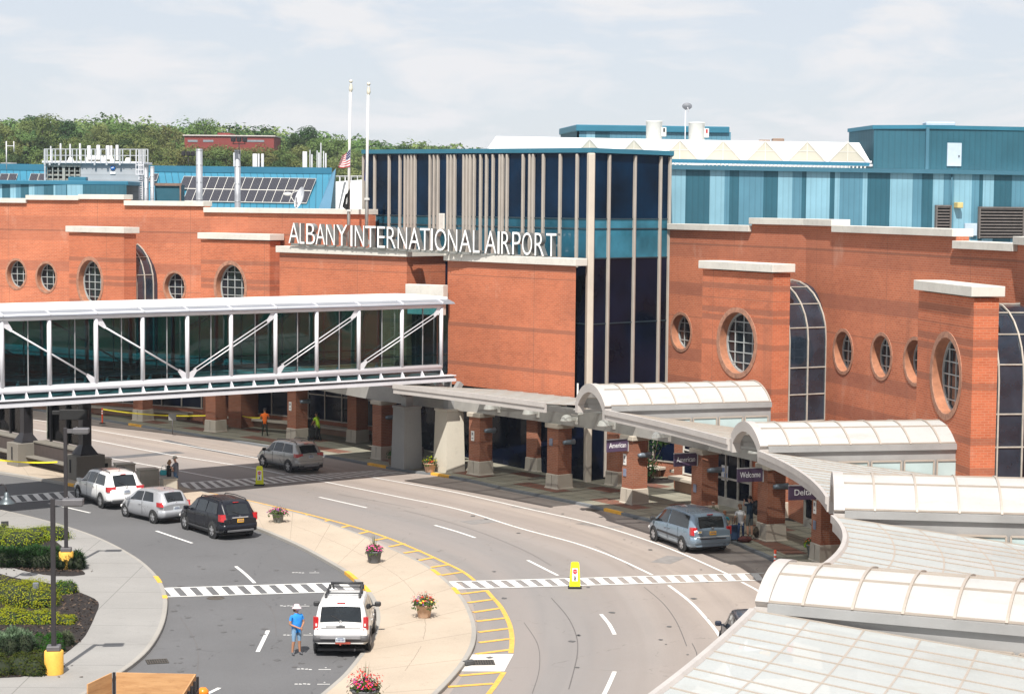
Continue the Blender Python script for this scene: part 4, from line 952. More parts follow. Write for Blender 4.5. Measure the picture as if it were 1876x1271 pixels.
for s, nm in ((0, 'near'), (1, 'far')):
    o = -BN * (WB * s); mb = MB()
    mb.tube([up(PO[0] + o, ZTp), up(PO[-1] + o, ZTp)], .165, 14); mb.build('top_chord', mat_steel, br, world=True)
    mb = MB(); mb.tube([up(PO[0] + o, ZB), up(PO[-1] + o, ZB)], .155, 14); mb.build('bottom_chord', mat_steel, br, world=True)
    for p in PO:
        mb = MB(); mb.tube([up(p + o, ZB), up(p + o, ZTp)], .105, 12); mb.build('bridge_post', mat_steel, br, world=True)
    def rod(a, b, dbl):
        A = up(PO[a] + o, ZTp - .32); B = up(PO[b] + o, ZB + .28); d = (B - A).normalized(); A = A + d * .45; B = B - d * .45; mb = MB(); e = d.cross(BN).normalized() * .085
        if dbl: mb.tube([A + e, B + e], .027, 8); mb.tube([A - e, B - e], .027, 8)
        else: mb.tube([A, B], .045, 8)
        for P_, Q, sg in ((A, up(PO[a] + o, ZTp - .1), 1), (B, up(PO[b] + o, ZB + .1), -1)):
            x = d.cross(BN).normalized()
            mb.face([P_ + d * .12 * sg + x * .07, P_ + d * .12 * sg - x * .07, Q - x * .24, Q + x * .24]); mb.face([P_ + d * .12 * sg + x * .07 + BN * .04, P_ + d * .12 * sg - x * .07 + BN * .04, Q - x * .24 + BN * .04, Q + x * .24 + BN * .04])
        mb.build('diagonal_rod', mat_steel, br, world=True)
    for a, b, dbl in ((0, 2, True), (2, 4, True), (4, 6, True), (8, 6, False), (10, 8, False), (12, 10, False)): rod(a, b, dbl)
    # glass and mullions behind the posts
    gi = -BN * (.28 if s == 0 else -.28)
    for a, b in zip(PO[:-1], PO[1:]):
        mb = MB(); A, B = a + o + gi, b + o + gi; mb.face([up(A, ZB + .05), up(B, ZB + .05), up(B, ZTp - .05), up(A, ZTp - .05)]); g = mb.build('bridge_glass', mat_bglass, br, world=True)
        f = MB()
        for q in ((.40, .90) if s == 0 else (.45,)): p = A.lerp(B, q); f.beam(up(p, ZB), up(p, ZTp), .045, .06, up=BN)
        f.beam(up(A, ZB + .1), up(B, ZB + .1), .06, .12); f.beam(up(A, ZTp - .12), up(B, ZTp - .12), .06, .12); f.build('glass_frame', M('grey_bridge_frame', (.36, .37, .38), .4, .3), g, world=True)
    # deck edge, flange and brackets
    mb = MB(); q = BN * (.34 if s == 0 else -.34)
    for w, z0, h in ((.10, 5.42, .16), (.5, 5.66, .05)):
        mb.beam(up(PEND + o + q - q.normalized() * (w / 2), z0), up(PO[-1] + o + q - q.normalized() * (w / 2), z0), w, h)
    mb.build('deck_edge', mat_steel, br, world=True)
    mb = MB(); mb.beam(up(PEND + o + q * .6, 5.5), up(PO[-1] + o + q * .6, 5.5), .12, .1); mb.build('deck_gutter', mat_roofg, br, world=True)
    for a, b in zip(PO[:-1], PO[1:]):
        for k in (0, .5):
            mb = MB(); p = a.lerp(b, k) + o; mb.face([up(p, ZB), up(p + q, 5.68), up(p, 5.68)]); mb.face([up(p + BD * .05, ZB), up(p + q + BD * .05, 5.68), up(p + BD * .05, 5.68)]); mb.face([up(p, ZB), up(p + BD * .05, ZB), up(p + q + BD * .05, 5.68), up(p + q, 5.68)]); mb.build('deck_bracket', mat_steel, br, world=True)
mb = MB(); c0, c1 = PEND - BN * WB / 2, PO[-1] - BN * WB / 2; mb.beam(up(c0, 5.5), up(c1, 5.5), WB + .3, .3); mb.build('bridge_deck', M('bridge_floor', (.22, .22, .22), .7, var=.1), br, world=True)
mb = MB(); prof = [(.22, 9.56), (.05, 9.66), (-.5, 9.80), (-.55, 9.86)]
mb.grid([[up(E + BN * d, z) for d, z in prof] for E in [PEND, PO[-1]]]); mb.grid([[up(E - BN * (WB + d), z) for d, z in prof] for E in [PEND, PO[-1]]])
mb.face([up(PEND + BN * .22, 9.55), up(PO[-1] + BN * .22, 9.55), up(PO[-1] - BN * (WB + .22), 9.55), up(PEND - BN * (WB + .22), 9.55)]); mb.build('roof_edge', mat_roofg, br, world=True)
mb = MB(); prof = [(-.50, 9.80), (-.52, 9.90)] + [(-.6 - (WB - 1.2) * k / 6, 9.90 + .03 * math.sin(PI * k / 6)) for k in range(1, 6)] + [(-WB + .6, 9.90), (-WB + .58, 9.80)]
mb.grid([[up(E + BN * d, z) for d, z in prof] for E in [PEND, PO[-1]]], sm=False); mb.face([up(PEND + BN * d, z) for d, z in prof]); mb.build('bridge_roof', mat_roofw, br, world=True)
mb = MB()
for p in PO: mb.beam(up(p + BN * .2, 9.62), up(p - BN * .52, 9.85), .05, .07)
mb.build('roof_rib', mat_steel, br, world=True)
# rails inside
mb = MB()
for d in (.6, WB - .6):
    mb.tube([up(PEND - BN * d, 6.75), up(PO[-1] - BN * d, 6.75)], .03, 6)
    mb.tube([up(PEND - BN * d, 6.4), up(PO[-1] - BN * d, 6.4)], .02, 6)
mb.build('handrail', M('dark_handrail', (.05, .06, .06), .4, .5), br, world=True)
mat_cpier = concrete('sun_toned_concrete_pier', (.60, .56, .47)); mat_cdark = concrete('grey_concrete_pier', (.33, .33, .32))  # first concrete is a paler copy, sunlight put into the right pier's colour
for px, m_, l in (((745, 856), mat_cdark, 'grey square concrete pier in the shade under the bridge end'), ((822.5, 862.5), mat_cpier, 'square concrete pier paled as if sunlit at the bridge end, beside the flower pot')):
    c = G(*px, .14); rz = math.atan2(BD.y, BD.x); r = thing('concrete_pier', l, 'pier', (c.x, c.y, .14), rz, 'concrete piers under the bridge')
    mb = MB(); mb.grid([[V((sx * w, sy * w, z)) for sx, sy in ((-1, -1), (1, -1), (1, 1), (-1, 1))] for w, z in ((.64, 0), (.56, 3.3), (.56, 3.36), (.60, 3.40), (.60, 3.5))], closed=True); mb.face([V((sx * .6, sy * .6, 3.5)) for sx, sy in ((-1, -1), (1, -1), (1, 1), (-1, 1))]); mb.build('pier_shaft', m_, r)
    mb = MB(); mb.bbox((0, 0, 3.75), (.5, .5, .6), .03); mb.beam((0, 0, 3.9), (-.75, 0, 4.9), .3, .3); mb.beam((0, 0, 3.9), (.75, 0, 4.9), .3, .3); mb.build('pier_bracket', mat_grey, r)
a = G(745, 856, .14); b = G(822.5, 862.5, .14); a.z = b.z = 0; mb = MB(); d = (b - a); N_ = 16; T_ = d.normalized(); Q = V((-T_.y, T_.x, 0)) * .25
pr = [(a + d * (k / N_), 4.2 + .75 * math.sin(PI * k / N_) ** .6) for k in range(N_ + 1)]
mb.grid([[up(p - Q, z), up(p - Q, 5.3), up(p + Q, 5.3), up(p + Q, z)] for p, z in pr], closed=True)
tag(mb.build('arched_bracket', mat_grey), 'grey arched steel bracket spanning the two concrete piers', 'bracket')

# ------------------------------------------------------------------ flag poles and flags
mat_pole = M('white_flagpole', (.62, .61, .58), .4, .2, var=.08, scale=.5)
def flagpole(b, tp, y, label):
    A = AY(*b, y); B = AY(*tp, y); r = thing('flagpole', label, 'flagpole', A, group='flagpoles behind the rooftop lettering')
    mb = MB(); mb.tube([V((0, 0, 0)), V((0, 0, (B - A).z * .5)), B - A], [.10, .085, .05], 12); mb.lathe([(.16, 0), (.16, .12), (.13, .3)], n=12); mb.build('pole', mat_pole, r)
    mb = MB(); mb.ball(B - A + V((0, 0, .12)), .11, 12); mb.lathe([(.08, -.05), (.12, -.3), (.12, -.4), (.06, -.5)], B - A, 10); mb.build('finial', M('pale_finial', (.70, .66, .55), .3, .3), r)
    mb = MB(); mb.tube([V((-.12, 0, .8)), B - A + V((-.1, 0, -.3))], .012, 5); mb.box((0, 0, 2.7), (.3, .3, .12)); mb.build('halyard', mat_pole, r)
flagpole((639, 468), (643, 153), 120.2, 'white flagpole with the striped flag at half mast'); flagpole((672, 448), (675.5, 158), 118.6, 'white flagpole with the limp blue flag, nearer the tower')
def flag(corners, y, cols, colfn, label, nu=22, nv=13, wave=.10, extra=None):
    "corners: hoist top, fly top, fly bottom, hoist bottom in the photo"
    c = [AY(*q, y) for q in corners]; mb = MB()
    P = lambda u, v: (c[3].lerp(c[2], u)).lerp(c[0].lerp(c[1], u), v) + V((0, 1, 0)) * (wave * math.sin(u * 9 + v * 2) * (.2 + u)) + V((0, 0, -.07 * math.sin(u * PI)))
    for i in range(nu):
        for j in range(nv): mb.face([P(i / nu, j / nv), P((i + 1) / nu, j / nv), P((i + 1) / nu, (j + 1) / nv), P(i / nu, (j + 1) / nv)], colfn((i + .5) / nu, (j + .5) / nv), sm=True)
    tag(mb.build('flag', cols), label, 'flag')
cr, cw, cb = M('flag_red', (.42, .03, .045), .8), M('flag_white', (.72, .72, .70), .8), M('flag_navy', (.02, .03, .12), .8)
flag(((642.2, 272), (627, 285), (619, 306.5), (641.2, 305)), 120.05, [cr, cw, cb], lambda u, v: (1 if (int(u * 22) % 3 == 1 and int(v * 13) % 2 == 0) else 2) if (u < .46 and v > .46) else (0 if int(v * 13) % 2 == 0 else 1), 'red and white striped flag with a starred blue corner, half-way up its pole')
ck = M('flag_black', (.012, .012, .013), .8)
flag(((640.6, 345), (633, 356), (627, 379), (640, 384)), 120.05, [ck, cw], lambda u, v: 1 if (u - .5) ** 2 * 2 + (v - .5) ** 2 < .035 and (int(u * 22) + int(v * 13)) % 3 else 0, 'limp black flag with a white emblem, below the striped one')
cB, cY = M('flag_blue', (.03, .06, .30), .8), M('flag_gold', (.6, .42, .1), .8)
flag(((675, 288), (668.5, 294), (667, 330), (674, 333)), 118.75, [cB, cY, cw], lambda u, v: 1 if abs(v - .55) < .12 and abs(u - .5) < .25 else (2 if abs(v - .3) < .06 and abs(u - .4) < .3 else 0), 'limp dark blue flag wrapped against the second flagpole', wave=.16)
# ------------------------------------------------------------------ foliage helpers
def leafmat(name, col, var=.45, scale=1.2, trans=.25, obj=True):
    k = N(name); c = V(col); p = k.geo(); n1 = k.noise(scale, 4, p); n2 = k.noise(scale * 9, 2, p)
    cc = k.ramp(n1, [(.28, tuple(c * (1 - var))), (.72, tuple(c * (1 + var)))]); cc = k.mix(.35, cc, k.ramp(n2, [(.3, tuple(c * .5)), (.7, tuple(c * 1.5))]))
    if obj:
        oi = k.n('ObjectInfo'); h = k.n('HueSaturation'); k.l(k.rng(oi.outputs['Random'], 0, 1, .47, .535), h.inputs['Hue']); k.l(k.rng(oi.outputs['Random'], 0, 1, .75, 1.2), h.inputs['Value']); k.l(cc, h.inputs['Color']); cc = h.outputs[0]
    d = k.n('BsdfDiffuse'); t = k.n('BsdfTranslucent'); m = k.n('MixShader'); m.inputs[0].default_value = trans
    k.l(cc, d.inputs[0]); k.l(cc, t.inputs[0]); k.l(d.outputs[0], m.inputs[1]); k.l(t.outputs[0], m.inputs[2]); k.l(m.outputs[0], k.out.inputs[0]); return k.m
def leaf(mb, p, n, s, m=0, rnd=random):
    "one small leaf facing n"
    n = n.normalized(); a = n.cross(V((rnd.uniform(-1, 1), rnd.uniform(-1, 1), rnd.uniform(-1, 1)))); 
    if a.length < 1e-3: a = V((1, 0, 0))
    a.normalize(); b = n.cross(a); mb.face([p - a * s, p + b * s * .5, p + a * s, p - b * s * .5], m)
def rv(): 
    while True:
        v = V((random.uniform(-1, 1), random.uniform(-1, 1), random.uniform(-1, 1)))
        if .05 < v.length < 1: return v
mat_lf = leafmat('fresh_leaf', (.075, .13, .03)); mat_lfdark = leafmat('dark_leaf', (.022, .05, .016)); mat_lfyel = leafmat('yellow_green_leaf', (.26, .26, .018), .3, 2.5); mat_lfgrey = leafmat('grey_green_leaf', (.13, .17, .10), .4, 2.5); mat_jun = leafmat('juniper_leaf', (.035, .07, .022), .5, 2)
mat_twig = M('brown_twig', (.09, .06, .04), .9, var=.3)
def fl(name, c): return M(name, c, .7, var=.2, scale=10)
f_pink, f_red, f_mag, f_yel, f_or, f_pur, f_white = fl('pink_petal', (.75, .12, .32)), fl('red_petal', (.62, .03, .02)), fl('magenta_petal', (.55, .03, .22)), fl('yellow_petal', (.8, .6, .03)), fl('orange_petal', (.8, .22, .03)), fl('purple_petal', (.20, .06, .25)), fl('white_petal', (.75, .7, .7))
mat_lime = leafmat('lime_leaf', (.30, .48, .02), .25, 6)

# ------------------------------------------------------------------ flower pots
def planter(px, label, pot, r, h, lay, grass=0, z=.14, spread=1.35):
    c = G(*px, z); t = thing('flower_pot', label, 'planter', (c.x, c.y, z), random.uniform(0, 6), 'flower pots on the pavements')
    mb = MB(); mb.lathe([(.001, 0), (r * .68, 0), (r * .72, .03), (r * .95, h * .86), (r * 1.04, h * .87), (r * 1.06, h), (r * .96, h), (r * .92, h * .93), (.001, h * .92)], n=20); mb.build('pot', pot, t)
    g = MB(); random.seed(hash(label) % 1000 if False else len(label) * 7 + int(px[0]))
    for k in range(240):
        v = rv(); v.z = abs(v.z); p = V((v.x * r * spread, v.y * r * spread, h + v.z * r * .85 - (.12 if v.length > .8 and v.z < .2 else 0))); leaf(g, p, v + V((0, 0, .4)), random.uniform(.05, .09), 0)
    if grass:
        for k in range(26):
            a = random.uniform(0, 6.28); q = V((math.cos(a), math.sin(a), 0)) * random.uniform(.05, .35); b = V((0, 0, h)) + q * .15; tp = V((0, 0, h + grass * random.uniform(.7, 1))) + q
            s = V((-q.y, q.x, 0)).normalized() * .012; g.face([b - s, b + s, tp])
    g.build('foliage', [leafmat('pot_leaf_' + str(int(px[0])), (.06, .10, .03), .5, 8)], t)
    for mt, n, zlo, zhi, nm in lay:
        f = MB(); k = 0
        while k < n:
            v = rv(); v.z = abs(v.z) * .9 + .1
            p = V((v.x * r * spread, v.y * r * spread, h + r * (zlo + (zhi - zlo) * random.random()) * (1.1 - .5 * (v.x ** 2 + v.y ** 2)))); d = V((v.x, v.y, .9))
            for q in range(3): leaf(f, p + rv() * .025, d + rv() * .6, random.uniform(.025, .045))
            k += 1
        f.build(nm, mt, t)['kind'] = 'stuff'
    return t
pot_grey = M('dark_grey_pot', (.10, .105, .11), .7, var=.2, scale=6); pot_terra = M('pale_terracotta_pot', (.50, .33, .22), .85, var=.15, scale=5); pot_stone = M('mottled_stone_pot', (.17, .18, .17), .85, var=.5, scale=14); pot_brown = M('dull_clay_pot', (.24, .17, .12), .85, var=.15, scale=5)
planter((509.5, 956), 'mottled stone pot of pink and purple flowers behind the black car', pot_stone, .29, .42, [(f_pink, 60, .2, .95, 'pink_flowers'), (f_pur, 25, .2, 1.1, 'purple_flowers')], .45, spread=1.9)
planter((685.5, 1030), 'dark grey pot of pink flowers with tall grass on the island', pot_grey, .33, .50, [(f_pink, 120, .1, .8, 'pink_flowers'), (f_mag, 40, .1, .7, 'magenta_flowers')], .75, spread=1.3)
planter((777, 1130), 'terracotta pot of red flowers on the island opposite the yellow hatching', pot_terra, .31, .48, [(f_red, 60, .3, 1.3, 'red_flowers'), (f_yel, 25, .2, .8, 'yellow_flowers'), (f_pur, 20, .2, .9, 'purple_flowers')], .5, spread=1.7)
planter((668.5, 1290), 'grey pot of crimson flowers with thin grass nearest the white SUV bumper', pot_grey, .42, .48, [(f_red, 90, .4, 1.5, 'crimson_flowers'), (f_mag, 70, .2, .9, 'magenta_flowers')], .85, spread=1.35)
planter((787.5, 864), 'clay pot with lime leaves and red flowers between the concrete piers', pot_terra, .36, .50, [(mat_lime, 60, .2, 1.1, 'lime_leaves'), (f_red, 25, .1, .7, 'red_flowers'), (f_yel, 20, .3, .9, 'yellow_flowers')], 0, spread=1.4)
planter((721, 850.5), 'dull clay pot of plain dark leaves by the shaded concrete pier', pot_brown, .36, .52, [(mat_lfdark, 80, .2, 1.0, 'dark_leaves')], .3, spread=1.35)
tp = planter((1492, 1020), 'flower pot with a tall red canna at the pier beside the canopy edge', pot_stone, .36, .55, [(f_or, 30, .2, .8, 'orange_flowers'), (f_red, 30, .2, .8, 'red_flowers')], 0, spread=1.4)
mb = MB(); mb.tube([(0, 0, .5), (.02, 0, 1.1), (0, .02, 1.55)], .02, 5)
for k in range(9): a = k * 2.4; p = V((0, 0, .75 + k * .07)); d = V((math.cos(a), math.sin(a), .8)).normalized(); s = V((-d.y, d.x, 0)) * .09; q = p + d * .17; mb.face([p, q - s, p + d * .38, q + s])
mb.build('canna_leaves', mat_lfdark, tp); mb = MB()
for k in range(14): leaf(mb, V((0, .02, 1.5 + random.uniform(0, .2))) + rv() * .04, rv(), .05)
mb.build('canna_flower', f_red, tp); mb = MB()
for k in range(70): v = rv(); leaf(mb, V((-.38, -.2, .5)) + v * .2, v + V((0, 0, .5)), .06)
mb.build('lime_leaves', mat_lime, tp)

# ------------------------------------------------------------------ lamp posts
mat_lpole = M('dark_bronze_pole', (.022, .019, .021), .6, .0, var=.15); mat_lhead = M('grey_lamp_head', (.13, .125, .13), .5, .3, var=.1); mat_ybase = M('yellow_painted_concrete', (.72, .40, .06), .75, var=.12, scale=3, dirt=.35)
def lamppost(px, hp, hb, rb_, label):
    c = G(*px, .145); t = thing('lamp_post', label, 'lamp post', (c.x, c.y, .145), .12, 'square lamp posts on yellow bases')
    mb = MB(); mb.lathe([(rb_, 0), (rb_, hb - .03), (rb_ - .03, hb), (.001, hb)], n=28); mb.build('concrete_base', mat_ybase, t)
    mb = MB(); mb.bbox((0, 0, hb + .08), (.42, .42, .16), .02); mb.build('base_plate', mat_lhead, t)
    mb = MB(); mb.bbox((0, 0, (hp + hb) / 2), (.145, .145, hp - hb), .012); mb.build('pole', mat_lpole, t)
    mb = MB(); mb.beam((.05, 0, hp - .13), (.33, 0, hp - .13), .12, .16); mb.build('arm', mat_lhead, t)
    mb = MB(); mb.bbox((.62, 0, hp - .12), (.66, .44, .22), .03); mb.lathe([(.03, 0), (.03, .05), (.001, .05)], (.45, 0, hp - .01), 8); h = mb.build('lamp_head', mat_lhead, t)
    mb = MB(); mb.box((.62, 0, hp - .235), (.5, .32, .02)); mb.build('lamp_lens', mat_lampglow, h)
lamppost((99, 1233), 5.55, .74, .30, 'square dark lamp post on a yellow concrete base, in front of the shrubs')
lamppost((121.5, 1041), 5.72, .70, .29, 'square dark lamp post on a yellow base beside the junipers, by the road')
q = AY(12, 912, 76); t = thing('lantern_post', 'dark gooseneck lantern hanging at the left edge above the crossing', 'lamp', (q.x - .35, 76, .14))
mb = MB(); mb.tube([(0, 0, 0), (0, 0, .6), (0, 0, q.z + .1)], [.08, .06, .045], 8); mb.tube([(0, 0, q.z + .0)] + [(.175 - .175 * math.cos(a), 0, q.z + .1 + .30 * math.sin(a)) for a in [PI * k / 8 for k in range(9)]], .03, 8); mb.build('pole', mat_lpole, t)
mb = MB(); mb.lathe([(.03, .1), (.09, .05), (.10, -.08), (.20, -.22), (.34, -.32), (.35, -.36), (.3, -.36)], (.35, 0, q.z), 18); mb.build('lamp_shade', M('galvanised_shade', (.12, .14, .15), .4, .6), t)
mb = MB(); mb.ball((.35, 0, q.z - .33), .1, 10); mb.build('lamp_bulb', mat_lampglow, t)

# ------------------------------------------------------------------ pedestrian signs in the road
mat_fluo = M('fluorescent_yellow_plastic', (.78, .80, .02), .5, var=.05); mat_rubber = M('black_rubber', (.018, .018, .018), .85); mat_signred = M('sign_red', (.55, .02, .03), .5); mat_signwhite = M('sign_white', (.8, .8, .8), .5); mat_signblack = M('sign_black', (.015, .015, .015), .6)
def pedsign(px, label):
    c = G(*px, 0); t = thing('crossing_sign', label, 'crossing sign', (c.x, c.y, .012), 0, 'yellow stop-for-pedestrians signs in the road'); t.scale = (.92, .92, .92)
    mb = MB(); mb.bbox((0, 0, .035), (.58, .42, .07), .02); mb.build('base', mat_rubber, t)
    mb = MB(); P = [(-.235, .07), (.235, .07), (.225, .3), (.175, 1.06), (.13, 1.12), (-.13, 1.12), (-.175, 1.06), (-.225, .3)]
    mb.face([V((x, -.05, z)) for x, z in P]); mb.face([V((x, .05, z)) for x, z in P][::-1])
    for a, b in zip(P, P[1:] + P[:1]): mb.face([V((a[0], -.05, a[1])), V((b[0], -.05, b[1])), V((b[0], .05, b[1])), V((a[0], .05, a[1]))])
    pn = mb.build('sign_panel', mat_fluo, t)
    mb = MB(); y = -.056; mb.face([V((x, y, z)) for x, z in ((-.12, .30), (.12, .30), (.12, .86), (-.12, .86))])
    mb.face([V((.105 * math.cos(PI / 8 + k * PI / 4), y - .004, .72 + .105 * math.sin(PI / 8 + k * PI / 4))) for k in range(8)], 1); text(mb, 'STOP', (-.085, y - .008, .69), (1, 0, 0), (0, 0, 1), .17, .06, .002, 0, 0)
    text(mb, 'FOR', (-.05, y - .004, .57), (1, 0, 0), (0, 0, 1), .1, .035, .002, 2, 2)
    mb.ball((0, y, .51), (.025, .006, .025), 8, 2); mb.face([V((x, y - .005, z)) for x, z in ((-.03, .48), (.03, .48), (.045, .40), (.02, .42), (.05, .32), (.02, .32), (0, .39), (-.03, .32), (-.06, .32), (-.02, .42))], 2)
    text(mb, 'STATE LAW', (-.1, y + .004, .93), (1, 0, 0), (0, 0, 1), .2, .035, .002, 2, 2); text(mb, 'IN CROSSWALK', (-.11, y + .004, .2), (1, 0, 0), (0, 0, 1), .22, .035, .002, 2, 2)
    mb.build('sign_face', [mat_signwhite, mat_signred, mat_signblack], pn)
pedsign((475.5, 889), 'bright yellow stop-for-pedestrians sign standing in the shaded far crossing'); pedsign((1053, 1077), 'bright yellow stop-for-pedestrians sign standing in the sunny near crossing')

# ------------------------------------------------------------------ delineators, tape, bins, cabinets
mat_orange = M('orange_plastic', (.72, .08, .02), .5, var=.08); mat_refl = M('white_reflective_band', (.75, .75, .75), .4)
DEL = []
for px, z, l in (((187.5, 776), .14, 'orange delineator post at the far left end of the caution tape'), ((418.5, 774), .14, 'orange delineator post with white bands beside the storefront doors'), ((1419.5, 1054), .14, 'orange delineator post peeping over the nearest vault canopy')):
    c = G(*px, z); t = thing('delineator_post', l, 'traffic post', (c.x, c.y, z), 0, 'orange delineator posts'); DEL.append(c)
    mb = MB(); mb.lathe([(.001, 0), (.22, 0), (.22, .03), (.12, .07), (.001, .07)], n=16); mb.build('base', mat_rubber, t)
    mb = MB(); mb.lathe([(.055, .06), (.05, .95), (.055, .97), (.055, 1.05), (.001, 1.06)], n=12); p_ = mb.build('post', mat_orange, t)
    mb = MB()
    for z in (.66, .82): mb.lathe([(.056, z), (.056, z + .08)], n=12)
    mb.build('reflective_band', mat_refl, p_)
mat_tape = M('yellow_caution_tape', (.80, .66, .02), .5, var=.1, scale=6)
def tape(pts, label, w=.045):
    mb = MB(); n = 18
    for A, B in zip(pts[:-1], pts[1:]):
        P = []
        for k in range(n + 1):
            u = k / n; p = V(A).lerp(V(B), u) - V((0, 0, .28 * 4 * u * (1 - u) * (V(B) - V(A)).length / 12)); tw = .6 * math.sin(u * 8 + 1); d = V((0, math.sin(tw) * w, math.cos(tw) * w)); P.append([p - d, p + d])
        mb.grid(P)
    tag(mb.build('caution_tape', mat_tape), label, 'tape')
a = DEL[0] + V((0, 0, .98)); b = piers[0].location + V((.0, .5, 1.5)); cc = DEL[1] + V((0, 0, .3)); mn = G(478, 799, .14)
tape([a, (b.x, b.y, 1.15), (cc.x, cc.y, 1.0), (mn.x, mn.y + .3, 1.3)], 'yellow caution tape strung across the far pavement to the orange-shirted man')
def cabinet(px, w, d, h, label, mt, name='cabinet', hatch=False, rz=.45, cat='cabinet', group='beige cabinets on the island'):
    c = G(*px, .14); t = thing(name, label, cat, (c.x, c.y, .14), rz, group)
    mb = MB(); mb.bbox((0, 0, h / 2), (w, d, h), .03); mb.build('cabinet_body', mt, t); mb = MB(); mb.bbox((0, 0, h + .03), (w + .05, d + .05, .07), .02); mb.build('cabinet_lid', mt, t)
    if hatch: mb = MB(); mb.box((.1, -d / 2 - .004, h * .62), (w * .34, .02, h * .4)); mb.build('cabinet_opening', mat_rubber, t)
    return t
mat_cab = M('beige_cabinet', (.42, .385, .32), .7, var=.1, scale=2, dirt=.2)
cabinet((186, 874), .95, .7, .98, 'beige litter cabinet with a dark opening, behind the white car', mat_cab, hatch=True); cabinet((228, 880), 1.0, .7, .88, 'plain beige cabinet half hidden by the white car', mat_cab); cabinet((270.5, 896), 1.0, .75, 1.02, 'tallest plain beige cabinet between the white car and the couple', mat_cab); cabinet((309, 905), .75, .7, .78, 'low beige cabinet right behind the couple', mat_cab)
c = G(162, 873, .14); t = thing('litter_bin', 'blue-grey round litter bin by the shelter plinth', 'bin', (c.x, c.y, .14)); mb = MB(); mb.lathe([(.001, 0), (.3, 0), (.33, .8), (.35, .82), (.35, .9), (.28, .9), (.27, .6), (.001, .6)], n=18); mb.build('bin_body', M('blue_grey_bin', (.10, .16, .22), .5), t); mb = MB(); mb.lathe([(.36, .86), (.38, .9), (.36, .93), (.30, .93)], n=18); mb.build('bin_rim', mat_lhead, t)
c = G(768.5, 853, .14); t = thing('steel_litter_bin', 'shiny steel cylindrical litter bin beside the shaded concrete pier', 'bin', (c.x, c.y, .14)); mb = MB(); mb.lathe([(.001, 0), (.24, 0), (.24, .9), (.001, .9)], n=20); mb.build('bin_body', M('brushed_steel', (.35, .35, .35), .3, .9, var=.25, scale=6), t); mb = MB(); mb.lathe([(.25, .9), (.26, .95), (.2, 1.08), (.1, 1.1), (.001, 1.1)], n=20); mb.lathe([(.245, .05), (.25, .1), (.245, .15)], n=20); mb.build('bin_lid', mat_lhead, t)
c = G(316, 795, .14); t = thing('small_sign_post', 'small grey sign on a thin post on the far pavement', 'sign', (c.x, c.y, .14)); mb = MB(); mb.tube([(0, 0, 0), (0, 0, 1.3)], .03, 8); mb.build('post', mat_lhead, t); mb = MB(); mb.bbox((0, -.03, 1.1), (.5, .03, .45), .01); mb.build('sign_panel', M('grey_sign_back', (.2, .2, .19), .5), t)
c = G(1270, 931, .14); t = thing('small_sign_post', 'narrow pale sign on a post beside the pier behind the minivan', 'sign', (c.x, c.y, .14)); mb = MB(); mb.tube([(0, 0, 0), (0, 0, 1.5)], .03, 8); mb.build('post', mat_lhead, t); mb = MB(); mb.bbox((0, -.03, 1.3), (.2, .03, .75), .01); mb.build('sign_panel', mat_fascia, t)

# ------------------------------------------------------------------ shelter on the island
mat_dsteel = M('dark_painted_steel', (.03, .028, .032), .5, .4, var=.1); mat_plinth = concrete('shelter_plinth', (.20, .185, .16))
sh = thing('bus_shelter', 'dark steel waiting shelter with glass panes and concrete plinths beneath the bridge', 'shelter', G(85, 865, .14))
sa, sb2 = G(30, 852, .14), G(137, 877, .14); sd = (sb2 - sa).normalized(); sp = V((-sd.y, sd.x, 0)); rz = math.atan2(sd.y, sd.x)
for k in (-1, 0, 1):
    p = sa.lerp(sb2, k) if k < 1 else sb2
    mb = MB(); c = p + sp * .6; mb.bbox((c.x, c.y, .78), (1.35, 1.7, 1.28), .02, rz); mb.build('plinth', mat_plinth, sh, world=True)
    mb = MB(); M3 = Matrix.Rotation(rz, 3, 'Z'); mb.grid([[V((c.x, c.y, z)) + M3 @ V((sx * w, sy * w, 0)) for sx, sy in ((-1, -1), (1, -1), (1, 1), (-1, 1))] for w, z in ((.52, 1.42), (.5, 1.5), (.24, 1.95), (.24, 4.95))], closed=True); mb.build('shelter_column', mat_dsteel, sh, world=True)
    mb = MB(); e = p - sp * .27; mb.box((e.x, e.y, .85), (.12, .03, .7), rz); mb.build('plinth_lamp', mat_rubber, sh, world=True)
    if k < 1:
        q = sa.lerp(sb2, k + 1); m = (p + q) / 2 + sp * 1.0; L = (q - p).length - 1.35
        mb = MB(); mb.bbox((m.x, m.y, .8), (L, .5, 1.3), .02, rz); mb.build('shelter_wall', M('dark_shelter_wall', (.06, .045, .04), .8), sh, world=True)
        mb = MB(); w = m - sp * .5; mb.bbox((w.x, w.y, .68), (L, .55, .1), .02, rz); mb.build('bench', mat_plinth, sh, world=True)
        mb = MB(); w = m + sp * .1; mb.bbox((w.x, w.y, 1.49), (L, .8, .1), .01, rz); mb.build('shelter_ledge', mat_plinth, sh, world=True)
        for j in range(3):
            w = m + sp * .35 + sd * (L * (-.34 + .34 * j)); mb = MB(); mb.bbox((w.x, w.y, 2.9), (.13, .13, 2.8), .01, rz); mb.build('glass_post', mat_dsteel, sh, world=True)
        mb = MB(); w = m + sp * .45; mb.box((w.x, w.y, 2.8), (L * .94, .015, 2.4), rz); mb.build('shelter_glass', tint('clear_shelter_glass', (.80, .88, .85), .7), sh, world=True)
c = (sa + sb2) / 2; mb = MB(); mb.bbox((c.x + .3, c.y + .8, 5.0), ((sb2 - sa).length * 1.6, 2.4, .2), .03, rz); mb.build('shelter_roof', mat_dsteel, sh, world=True)
